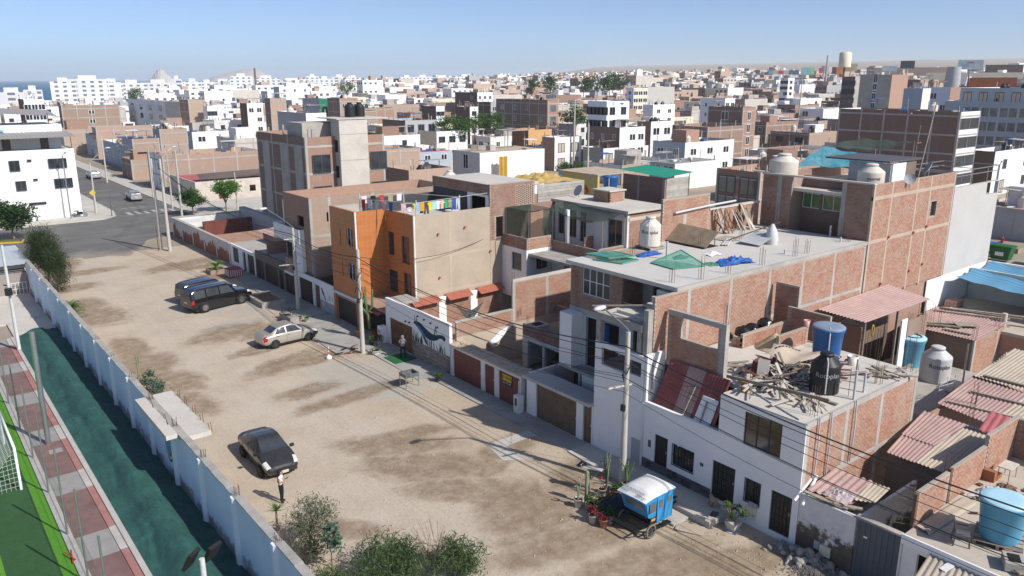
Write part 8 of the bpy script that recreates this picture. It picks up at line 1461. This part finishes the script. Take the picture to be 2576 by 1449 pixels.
L_ = [('long bare brick wall building behind the low cream building',0,(1625,920),1480,2620,147,WHITE,BRICKF3,dict(ww=(2,1.6,1.4),**BB)),('narrow pale blue fronted house with brick side up the side street',0,(1325,755),1225,1600,178,GW,BRICKF3,dict(ww=(3,1.6,1.5),**BB)),('brick roof block with cream tanks above the side street houses',0,(1600,655),1535,1880,186,GW,BRICKF3,dict(tanks=3,**BB)),('pale house with red awning up the side street',0,(1225,810),1040,1330,190,GW,WHITED,dict(ww=(3,1.6,1.5))),('far pale blue house at the bend of the side street',0,(965,720),860,1230,215,GW,BRICKF3,dict(ww=(3,1.4,1.3),roof=pm('red_roof_paint',(.42,.12,.12)))),('long brick terrace parapet above the side street',0,(960,640),930,1540,222,GW,BRICKF3,BB),('wide bare brick house with one small window',0,(612,420),600,1200,265,BRICKF2,BRICKF3,dict(ws=(1,1.6,1.2),**BB)),('white house with dark side and open loggia',0,(235,355),180,440,240,DBR,WHITE,dict(ws=(3,1.8,1.4))),('modern grey and white flats with balconies and dark side wall',0,(1655,380),1285,1800,262,WHITE,DGREY,dict(ww=(4,3.2,1.6),style=1)),('plain brick block next to the dark walled flats',0,(1890,360),1800,2060,275,BRICKF2,BRICKF3,BB),('white flats with dark brown side wall',0,(2480,395),2410,2640,250,DBR,WHITE,dict(ws=(2,1.5,1.3))),('white house with square windows beside brown walls',0,(2080,425),2065,2175,270,WHITE,WHITE,dict(ws=(2,1.6,1.4),style=1)),
 ('square brick tower house with two small top windows',1,(840,345),715,1025,215,BRICKF2,BRICKF,dict(ws=(2,1.4,1.1),tanks=2,**BB)),('brick cube house on the left of the green hoarding',1,(140,345),130,300,235,BRICKF2,BRICKF3,BB),('white house with a tall green hoarding',1,(635,350),465,715,225,GW,pm('green_hoarding',(.03,.2,.13),.8),dict(ww=(2,1.5,1.2))),('grey block roof house with white parapet and blue tarp',1,(500,495),215,705,150,GREYP,WHITE,dict(ws=(3,1.8,1.2),tanks=1)),('grey unfinished storey over a white and cream house',1,(1500,570),1270,1815,200,BRICKF2,GREYP,dict(ws=(3,1.9,1.9),style=1)),('low white house with big dark windows beside the grey storey',1,(1815,680),1500,2125,195,CREAM,WHITE,dict(ws=(3,1.9,1.6),style=1)),('pink red roofed shed with pale blue walls',1,(1640,890),1510,1970,152,GREYP,GW,dict(roof=pm('pink_red_roof',(.5,.13,.17),.8),par=.02,ws=(2,1.4,1.1))),('walled brick yard with a black tank',1,(1535,1070),1295,1960,113,BRICKF2,BRICKF3,dict(tanks=2,par=1.2)),('white roof shed with yellow cloth and flat beige roof',1,(2250,895),1975,2900,92,WHITED,WHITE,dict(roof=pm('beige_board_roof',(.46,.38,.28),.9),par=.02,ww=(1,1.0,1.8))),('dark brick house with white front and black window',1,(1810,425),1665,1895,250,DBR,WHITE,dict(ws=(1,3,1.3),style=1)),('dark brick side and white narrow front house',1,(2150,430),2010,2230,235,DBR,WHITE,dict(ws=(1,1.6,1.3),style=1)),('brown brick house with grey front',1,(2360,385),2210,2430,255,DBR,GREYP,dict(ws=(1,1.8,1.4),**BB)),('brown brick flats with a stepped white front',1,(2225,285),2000,2380,310,DBR,WHITE,dict(ww=(2,1.4,1.2),ws=(3,1.2,1.3))),
 ('four storey brown brick flats with white blinds and orange corner',2,(360,365),-160,470,218,BRICKF2,BRICKF,dict(ww=(4,1.8,1.4),ws=(1,2.0,1.8),style=2,tanks=2,**BB)),('ochre upper storey house with red roof',2,(165,665),0,400,190,WOODD,OCH,dict(ws=(2,2.0,1.4),roof=pm('pink_red_roof',(.5,.13,.17)),style=2)),('slate blue ground floor front under the ochre storey',2,(235,830),150,400,172,SLATE,SLATE,dict(ws=(1,2.2,1.4))),('white two storey cube house with orange brown shutters',2,(430,740),400,700,165,BRICKF,WHITE,dict(ws=(2,2.0,1.9),style=3)),('tall stepped brick house with white balconies',2,(1085,640),755,1340,163,BRICKF2,WHITE,dict(ws=(3,1.8,1.3),ww=(3,.8,1.2))),('glazed white penthouse above the stepped brick house',2,(955,375),765,1180,167,WHB,WHITE,dict(ws=(2,1.6,1.6),ww=(5,1.8,1.6),style=1)),('low grey and white house row below the stepped house',2,(920,850),715,1370,160,CONC,WHITE,dict(ws=(4,2.0,1.6),style=3)),('white three storey flats with balconies beside the stepped house',2,(1400,580),1265,1615,176,BRICKF2,WHITE,dict(ws=(2,2.2,1.6),tanks=3)),('cream four storey flats with bowed front',2,(1225,240),1160,1365,330,WHITE,CREAM,dict(ws=(3,2.6,1.6),ww=(1,1.5,1.5))),('plain grey rendered block wall',2,(1365,232),1350,1635,350,GREYP,pm('smooth_grey_render',(.5,.48,.45)),{}),('brick tower house with white window frames',2,(2325,435),1975,2455,196,BRICKF2,BRICKF,dict(ww=(1,2.0,2.0),ws=(1,1.4,2.0),**BB)),('long brown brick house with a white awning roof',2,(1970,635),1550,2330,176,BRICKF2,BRICKF2,dict(ww=(1,1.8,1.6),**BB)),('long white hall with grey ribbed roof',2,(1640,1005),1385,2075,138,GW,WHITE,dict(ww=(2,2.4,1.2),roof=pm('grey_roof_sheet',(.3,.29,.28)),par=.02)),('brick upper storey over dark shop openings',2,(2500,1090),2060,2900,98,BRICKF2,BRICKF,dict(ww=(2,2.6,2.2),style=1,**BB)),('white house with stepped parapet and square window',2,(2145,345),1895,2245,262,WHB,WHITE,dict(ws=(2,1.8,1.6),ww=(2,.8,1.2))),('white roof house with black tanks beside the grey block',2,(1420,410),1325,1640,245,WHITE,WHITE,dict(ws=(2,1.6,1.2),tanks=2)),
 ('big dark brick flank wall block with white curved front bands',3,(1940,612),715,2140,132,BRICKF2,WHITE,dict(ws=(1,6.5,1.6),style=1,par=.5,tanks=1,**BB)),('long white hotel, shaded front coloured pale blue grey, many grey windows',3,(2950,520),1780,3300,178,GW,WHITE,dict(ww=(6,3.4,1.9),style=2,tanks=3)),('upper white storey with dark red doors and tanks on the hotel',3,(2950,375),1940,3300,183,GW,WHITE,dict(ww=(6,1.6,2.4),style=3,tanks=4)),('small white and brown house by the second dirt road',3,(2290,1010),2080,2700,150,BROWNP,WHITE,dict(ws=(2,1.6,1.6),style=1,tanks=1)),('bare grey concrete block of flats with a dark slot',3,(1250,235),930,1415,255,CONC,BRICKF,dict(ww=(1,1.2,5))),('brown four storey flats with dark balconies',3,(880,255),780,935,275,BROWNP,CONC,dict(ww=(1,4.5,1.6),style=1)),('slim white flats with two window columns',3,(205,268),130,270,400,WHITE,WHITE,dict(ws=(1,2,1.4),ww=(2,2.2,1.4),style=1)),('white roof rooms behind the dark brick flank wall',3,(1560,375),1390,1640,190,GW,WHITE,dict(par=.3)),('white house with small twin windows and brick return',3,(1840,365),1410,1985,215,WHB,BRICKF,dict(ww=(4,1.5,1.4))),('blue and white lettered wall shop by the far road',3,(560,580),320,715,300,WHB,WHITE,dict(ww=(2,2.4,2)))]  # hotel storeys: white fronts given grey blue, their shade put into the colour
for lb,i,c,l,r,D,wm,sm,kw in L_: pix(lb,i,c,l,r,D,wm,sm,**kw)
# mural on the wall facing the street
mu = thing('mural_wall','low wall painted with a yellow and blue mural and red squiggle','wall',(86,91,0)); k = NT('mural_paint'); n1 = k.noise(.45,2,.4); k.col(k.ramp(n1,[(.38,(.55,.42,.1)),(.47,(.55,.42,.1)),(.5,(.2,.45,.6)),(.58,(.6,.62,.6)),(.66,(.1,.3,.5))],'CONSTANT')); bx(mu,'wall',k.m,85.6,86,86.5,95.5,0,4.2); FP.append((85,95,86,96)); bx(mu,'roof',pm('beige_board_roof',(.46,.38,.28)),85.5,94,86.4,95.6,4.2,4.35)
sq_ = MB(); pts = [(93.4,1.9),(92.8,2.7),(92.0,2.5),(91.5,1.6),(90.6,1.0),(89.9,1.8),(89.2,2.2),(88.7,1.7),(88.9,1.0)]; sq_.tube([(85.58,y,z) for y,z in pts],.35,8); sq_.v = [(85.55 + (v[0] - 85.58) * .05,v[1],v[2]) for v in sq_.v]; sq_.build('squiggle',pm('mural_red',(.5,.08,.04),.8),mu)
yc = thing('yellow_cloth','mustard cloth hanging on the white roof shed','cloth',(56,73.6,8)); MB().grid(lambda u,v: (56.3 + 1.2 * u,73.2 + .1 * math.sin(u * 12),7.2 + 2.6 * v),12,4).build('cloth',pm('mustard_cloth',(.5,.3,.06),.9),yc); wsd = thing('plank_shed','whitewashed plank shed under a mustard tarp behind the roof room','shed',(45,53,0)); FP.append((41.3,50,49,60)); bx(wsd,'body',BRICKF,41.4,50,49,60,0,7.6)
for i in range(10): bx(wsd,'plank',pm('whitewashed_board',(.5,.47,.42)),41.6,46.8,48.9,48.98,7.7 + i * .25,7.93 + i * .25)
crumple('mustard tarp roof over the plank shed',(44.2,51.5,10.1),2.6,2.2,.9,pm('mustard_tarp',(.5,.34,.12),.85),73)
# generic town: lots on the street grid, colours drifting from brick inland to white by the sea
rg = random.Random(99); LOT = []
def free(x0,x1,y0,y1,pad=1.): return not any(x0 - pad < b and x1 + pad > a and y0 - pad < d and y1 + pad > c for a,b,c,d in FP)
def lots(xa,xb,ya,yb,dep=18.,street=10.):
    x = xa; row = 0
    while x < xb:
        y = ya + rg.uniform(0,5)
        while y < yb:
            w = rg.uniform(7,11); d = math.hypot(x,y); az = math.degrees(math.atan2(y,x))
            if 15 < az < 89 and d < min(coast_r(az) * .97,1500 if az < 60 else 1250) and rg.random() > (.06 if d < 700 else .25) and (int(y / 95) != int((y + w) / 95)) is False: LOT.append((d,az,x,x + dep * rg.uniform(.8,1),y,y + w))
            y += w
        row += 1; x += dep + (0 if row % 2 else street)
lots(47,66,33,100,18,1); lots(36.5,46,68,79,9,1); lots(62,1100,126,1250); lots(104,1500,20,126); lots(36.8,61,141,700,9,3); lots(-140,20,138,1000,19,9)
LOT.sort(); PINK = pm('terracotta_paint',(.5,.3,.22),.85); NI = 0
stuff = MB(); SM = [WHITE,BRICKF3,BRICKF2,GREYP,CREAM,CONCL,PINK,DGREY,BLKP]
for d,az,x0,x1,y0,y1 in LOT:
    if not free(x0,x1,y0,y1): continue
    z0 = gz(x0,y0); sea = smooth(52,64,az) * smooth(180,420,d); white = rg.random() < .3 + .6 * sea; st = rg.choice([1,2,2,2,3] if d > 250 else [1,1,2,2] if d > 120 else [1,1])
    if d > 500 and sea > .6 and rg.random() < .3: st += rg.choice([1,2])
    if d > 250 and rg.random() < .04: st += 2
    if az > 77 and d > 330: st = min(st,2 if d < 450 else 1)
    h = 2.75 * st + .7 + rg.uniform(0,.5); z1 = z0 + h; FP_ = (x0,x1,y0,y1)
    if NI < 250:
        wm = rg.choice([WHITE,WHB,GW]) if white else rg.choice([BRICKF2,BRICKF,DBR,GREYP,WHITED]); sm = rg.choice([WHITE,WHITE,CREAM,WHITED]) if white else rg.choice([BRICKF3,BRICKF,BRICKF3,CONCL]); nw = rg.choice([0,2,3]) if white else rg.choice([0,0,2]); nt = rg.choice([0,0,1,1,2])
        cn = lambda q: {'white_paint': 'white','cool_shaded_white_paint': 'white','grey_blue_paint_and_shade': 'pale blue','cream_paint': 'cream','dirty_white_paint': 'off white','brick_wall': 'brick','pale_sunlit_brick_wall': 'pale brick','brown_shaded_brick_wall': 'brown brick','dark_brown_brick': 'dark brick','grey_paint': 'grey','pale_concrete': 'concrete'}[q.name]
        rl = rg.choice([('flat concrete roof',CONCL),('flat concrete roof',CONCL),('dusty roof',DUST),('red sheet roof',CPNK),('grey sheet roof',CONC)])
        o = block(f'{["single", "two", "three", "four", "five", "six"][st - 1]} storey town house, {cn(wm)} front, {cn(sm)} side, {rl[0]}' + (f', {["no", "one", "two"][nt]} tank' + ('s' if nt == 2 else '')),x0,x1,y0,y1,z1,wm,sm,z0=z0,par=rg.uniform(.2,1.),ww=(nw,rg.uniform(1.1,2),1.3) if nw else None,ws=(rg.choice([2,3]),rg.uniform(1.2,2),1.3) if white else None,style=rg.randrange(3),frame=not white and d < 330,roof=rl[1],tanks=nt,rg=rg,group='town houses behind'); NI += 1
        if rg.random() < .6: zz0 = z1 - .6; xa = x0 + (x1 - x0) * rg.uniform(.1,.5); ya = y0 + (y1 - y0) * rg.uniform(.05,.4); hh = rg.uniform(2,2.8); pc(o,'roof_room',rg.choice([BRICKF,WHITE,CONC,BRICKF]),xa,xa + rg.uniform(3,5),ya,ya + rg.uniform(2.5,4),zz0,zz0 + hh)
        if rg.random() < .5 and d < 300:
            for q in range(4): inst('rebar_post',CUBE['rusty'] if 'rusty' in CUBE else CUBE[CONC.name],o,(x0 + (x1 - x0) * (.05 + .9 * (q % 2)),y0 + (y1 - y0) * (.05 + .9 * (q // 2)),z1 + .3),(0,0,0),(.12,.12,1.2))
    else:
        if d > 700 and rg.random() < .25: continue
        FPb = FP.append(FP_) if d < 500 else None
        a = 0 if rg.random() < .75 and white else (4 if white else rg.choice([1,1,2,2,3])); b = 0 if white else rg.choice([1,1,1,5,3]); zb = z0 - 2; stuff.m = a
        stuff.quad((x0,y0,zb),(x0,y0,z1),(x0,y1,z1),(x0,y1,zb)); stuff.m = b; stuff.quad((x0,y0,zb),(x1,y0,zb),(x1,y0,z1),(x0,y0,z1)); stuff.m = rg.choice([5,5,5,3,6,0]); stuff.quad((x0,y0,z1 - .3),(x1,y0,z1 - .3),(x1,y1,z1 - .3),(x0,y1,z1 - .3)); stuff.m = a; stuff.quad((x1,y0,zb),(x1,y1,zb),(x1,y1,z1),(x1,y0,z1)); stuff.quad((x0,y1,zb),(x0,y1,z1),(x1,y1,z1),(x1,y1,zb))
        stuff.m = 7
        for s in range(st):
            for q in range(rg.choice([0,2,3,3])): yy = y0 + (y1 - y0) * (q + .3) / 3; stuff.box(x0 - .06,x0,yy,yy + 1.5,z0 + 1 + s * 2.75,z0 + 2.3 + s * 2.75)
            for q in range(rg.choice([0,0,3,4])): xx = x0 + (x1 - x0) * (q + .3) / 4; stuff.box(xx,xx + 1.8,y0 - .06,y0,z0 + 1 + s * 2.75,z0 + 2.3 + s * 2.75)
        if rg.random() < .6: stuff.m = rg.choice([8,4,0]); xx,yy = x0 + (x1 - x0) * rg.uniform(.2,.8),y0 + (y1 - y0) * rg.uniform(.2,.8); stuff.lathe((xx,yy,z1 - .3),[(.7,0),(.7,1.3),(.2,1.8)],8)
        if rg.random() < .5: stuff.m = rg.choice([0,1,3,5]); xx,yy = x0 + (x1 - x0) * rg.uniform(.1,.5),y0 + (y1 - y0) * rg.uniform(.1,.4); stuff.box(xx,xx + rg.uniform(3,6),yy,yy + rg.uniform(3,5),z1 - .3,z1 + rg.uniform(1.8,2.8))
tag(stuff.build('distant_town',SM),'far spread of small brick and white houses reaching to the horizon','town',kind='stuff')
# white flats along the sea front
k = NT('far_white_facade'); nrm = k.sep(k.n('ShaderNodeNewGeometry').outputs['Normal']); p = k.sep(); ax = k.math('GREATER_THAN',k.math('ABSOLUTE',nrm[0]),.5); u = k.math('ADD',k.math('MULTIPLY',p[1],ax),k.math('MULTIPLY',p[0],k.math('SUBTRACT',1.,ax)))
wu = k.math('MULTIPLY',k.math('GREATER_THAN',k.math('FRACT',k.math('MULTIPLY',u,.21)),.56),k.math('GREATER_THAN',k.math('FRACT',k.math('MULTIPLY',p[2],.345)),.52)); wu = k.math('MULTIPLY',wu,k.math('LESS_THAN',nrm[2],.5)); k.col(k.mix(wu,(.78,.78,.77),(.18,.21,.25))); k.b.inputs['Roughness'].default_value = .8; FACADE = k.m
for i,(u0,u1,v,D) in enumerate(((135,182,205,620),(182,262,199,640),(262,300,207,640),(302,362,209,700),(365,433,208,720),(434,453,198,700),(466,503,205,760),(505,537,207,800),(537,586,205,820),(583,631,192,800),(640,700,196,900),(700,770,202,950),(771,800,192,900),(800,835,198,880),(836,872,193,900),(872,905,195,920),(905,960,204,980),(960,1003,200,1000),(1006,1040,194,1050),(1042,1085,193,1080),(1085,1140,194,1100),(1141,1200,192,1120),(66,98,226,560),(0,60,232,520))):
    P = atd((u0 + u1) / 2,v,D); w = (u1 - u0) / FPX * D * 1.02; dd = w * rg.uniform(.35,.5); o = thing('seafront_flats','white block of flats on the sea front, ' + ('first second third fourth fifth sixth seventh eighth ninth tenth eleventh twelfth thirteenth fourteenth fifteenth sixteenth seventeenth eighteenth nineteenth twentieth'.split() + ['twenty first','twenty second','squat detached','lowest detached'])[i] + ' from the open sea','flats',(P.x,P.y,0),R(-20 - (i % 3) * 6),'white flats on the sea front'); MB().box(-w / 2,w / 2,-dd / 2,dd / 2,-4,P.z).build('block',FACADE,o,True); MB().box(-w * .2,w * .15,-dd / 3,dd / 3,P.z,P.z + 2.5).build('roof_room',WHITE,o,True)
# trees of the town
for i,(j,x,y,D,s,l) in enumerate(((1,1890,600,205,3.2,'green street tree left of the white house with dark windows'),(1,2060,620,200,3.4,'green street tree with yellow blossom by the white frame'),(1,2200,590,215,3,'green street tree next to the steel frame shelter'),(1,2340,570,220,3.6,'green street tree beside the brown flats'),(1,2420,570,225,3,'small green street tree by the brown flats'),(2,385,200,480,7,'tall dark tree on the edge of the bare field'),(2,860,190,470,8,'tall ragged eucalyptus behind the penthouse'),(2,980,185,520,8,'dark leafy tree in the grove beyond the penthouse'),(2,1090,180,530,8,'dark broad tree in the grove beyond the penthouse'),(2,720,205,500,6,'thin tree on the bare field edge'),(2,200,225,420,5,'bushy tree near the white parasols'),(2,640,510,215,4,'green tree among black tanks behind the ochre house'),(2,540,1030,165,1.8,'rounded shrub on the pavement by the minivan'),(2,690,1030,160,1.6,'leafy shrub on the pavement beside the pole'),(1,905,235,560,6,'dark tree by the arched white block'),(0,1365,300,480,5,'palm like tree among the white houses'))):
    u,v = tl(j,x,y); P = atd(u,v,D); g = gz(P.x,P.y); tree('town_tree',l,P.x,P.y,g,max(1,P.z - g - s * .3),max(s * .5,P.z - g),(s,s,s * .75),900,s * .16,[L_MID,L_DARK][j == 2 and D > 300],70 + i,.6,22,.32,0,.2 + s * .02,'trees in the town')
# billboards, mast, towers and sheds on the inland skyline
def board(label,u0,u1,v0,v1,D,cols,vb=225,frame=True):
    a,b,c = atd(u0,v1,D),atd(u1,v1,D),atd(u0,v0,D); o = thing('billboard',label,'billboard',a); h = c.z - a.z; n = len(cols); d = (b - a)
    for i,col in enumerate(cols): p,q = a + d * (i / n),a + d * ((i + 1) / n); t = Vector((d.y,-d.x,0)).normalized() * -.4; MB().add([p,q,q + Vector((0,0,h)),p + Vector((0,0,h)),p - t,q - t,q - t + Vector((0,0,h)),p - t + Vector((0,0,h))],[(0,1,2,3),(7,6,5,4),(0,3,7,4),(1,5,6,2),(3,2,6,7)]).build('panel',pm('board_' + '_'.join(str(int(x * 99)) for x in col),col,.6,.25,.25),o)
    m_ = a + d * .5; MB().tube([(m_.x,m_.y,gz(m_.x,m_.y)),(m_.x,m_.y,a.z)],.5,8).build('mast',GREYP,o); return o,a,d,h
bo,a,d,h = board('large pale billboard with an oval red name above parasols',2408,2472,151,175,430,[(.5,.66,.72),(.6,.7,.74),(.55,.68,.7)]); dn = d.normalized(); nn = Vector((dn.y,-dn.x,0)); nn = nn if nn.dot(Vector((a.x,a.y,0))) < 0 else -nn; cm = a + d * .5 + Vector((0,0,h * .74)) + nn * .5 - OFF[bo]; mm = Matrix(((dn.x,0,nn.x,cm.x),(dn.y,0,nn.y,cm.y),(0,1,0,cm.z),(0,0,0,1))); lettering('Hude',h * .3,pm('board_red',(.4,.03,.12),.6),bo,mm,'lettering',.05)
board('dark blank billboard on a mast',2264,2300,153,172,520,[(.07,.08,.09)]); board('row of billboards with a crimson and white panel',1932,2010,177,187,800,[(.2,.35,.5),(.55,.5,.3),(.5,.08,.15),(.55,.5,.5),(.1,.2,.27),(.1,.16,.2)]); board('pair of pale green billboards',2014,2048,170,188,760,[(.35,.5,.55),(.3,.6,.4)]); board('pink billboard left of the lattice mast',2060,2084,171,184,700,[(.6,.12,.2),(.4,.5,.5)]); board('orange and pink billboard with a dark figure shape',2092,2124,169,186,640,[(.1,.06,.1),(.6,.2,.1),(.6,.3,.08)]); board('tan sculpted roadside board with arches',2124,2156,160,180,660,[(.5,.35,.2),(.5,.42,.28)]); board('small sky blue billboard behind the tanks',2218,2256,166,178,560,[(.5,.5,.5),(.35,.5,.6)])
def tower(label,u,v0,D,r,mat,cat='tower',head=None): P = atd(u,v0,D); g = gz(P.x,P.y); o = thing('tower',label,cat,(P.x,P.y,g)); MB().tube([(P.x,P.y,g - 2),(P.x,P.y,P.z)],[r,r * .7],8).build('shaft',mat,o); (MB().lathe((P.x,P.y,P.z - head[1]),[(head[0],0),(head[0],head[1]),(head[0] * .6,head[1] * 1.1)],14).build('drum',CREAM,o) if head else None); return o
tower('tall slender mast with a pale drum on top',2128,134,330,.5,BROWNP,'mast',(2.2,5)); tower('thin lattice radio mast by the pink billboard',2083,139,560,.8,GREYP,'mast'); tower('lattice telephone mast above the white flats',640,171,620,1.1,BROWNP,'mast'); tower('round grey water tower on the inland skyline',1692,186,900,5,CONCL,'tower',(7,10)); tower('grey cylinder towers beside the large billboard',2401,168,400,4.2,GREYP)
for i,(u0,u1,v0,v1,D,mt_,l) in enumerate(((2200,2400,170,184,900,BRICKF3,'long pale warehouse with maroon stripe on the inland slope'),(2480,2576,163,178,760,DBR,'dark saw tooth roofed warehouse on the inland slope'),(2330,2576,183,205,620,CREAM,'long pale boundary wall below the warehouses'),(2440,2560,195,214,420,pm('orange_roof',(.45,.13,.05),.8),'orange red roofed hall below the large billboard'))):
    a,b = atd(u0,v0,D),atd(u1,v0,D); d = b - a; f = Vector((a.x + b.x,a.y + b.y,0)).normalized() * 25; o = thing('warehouse',l,'warehouse',(a.x,a.y,0)); q = [a,b,b + f,a + f]; zb = atd(u0,v1,D).z - 8; MB().add([(p.x,p.y,zb) for p in q] + [(p.x,p.y,a.z) for p in q],[(0,1,5,4),(1,2,6,5),(2,3,7,6),(3,0,4,7),(4,5,6,7)]).build('hall',mt_,o)
flush_bricks()
# ---- sea haze: one closed box of even air round everything
hz = bpy.data.materials.new('haze_air'); hz.use_nodes = True; t = hz.node_tree; t.nodes.remove(t.nodes['Principled BSDF']); pv = t.nodes.new('ShaderNodeVolumePrincipled'); pv.inputs['Color'].default_value = (.9,.96,1,1); pv.inputs['Density'].default_value = .00012; pv.inputs['Anisotropy'].default_value = 0
t.links.new(pv.outputs[0],[q for q in t.nodes if q.type == 'OUTPUT_MATERIAL'][0].inputs['Volume']); tag(MB().box(-6100,12100,-190,15100,-7.0,165).build('haze',hz),kind='stuff')
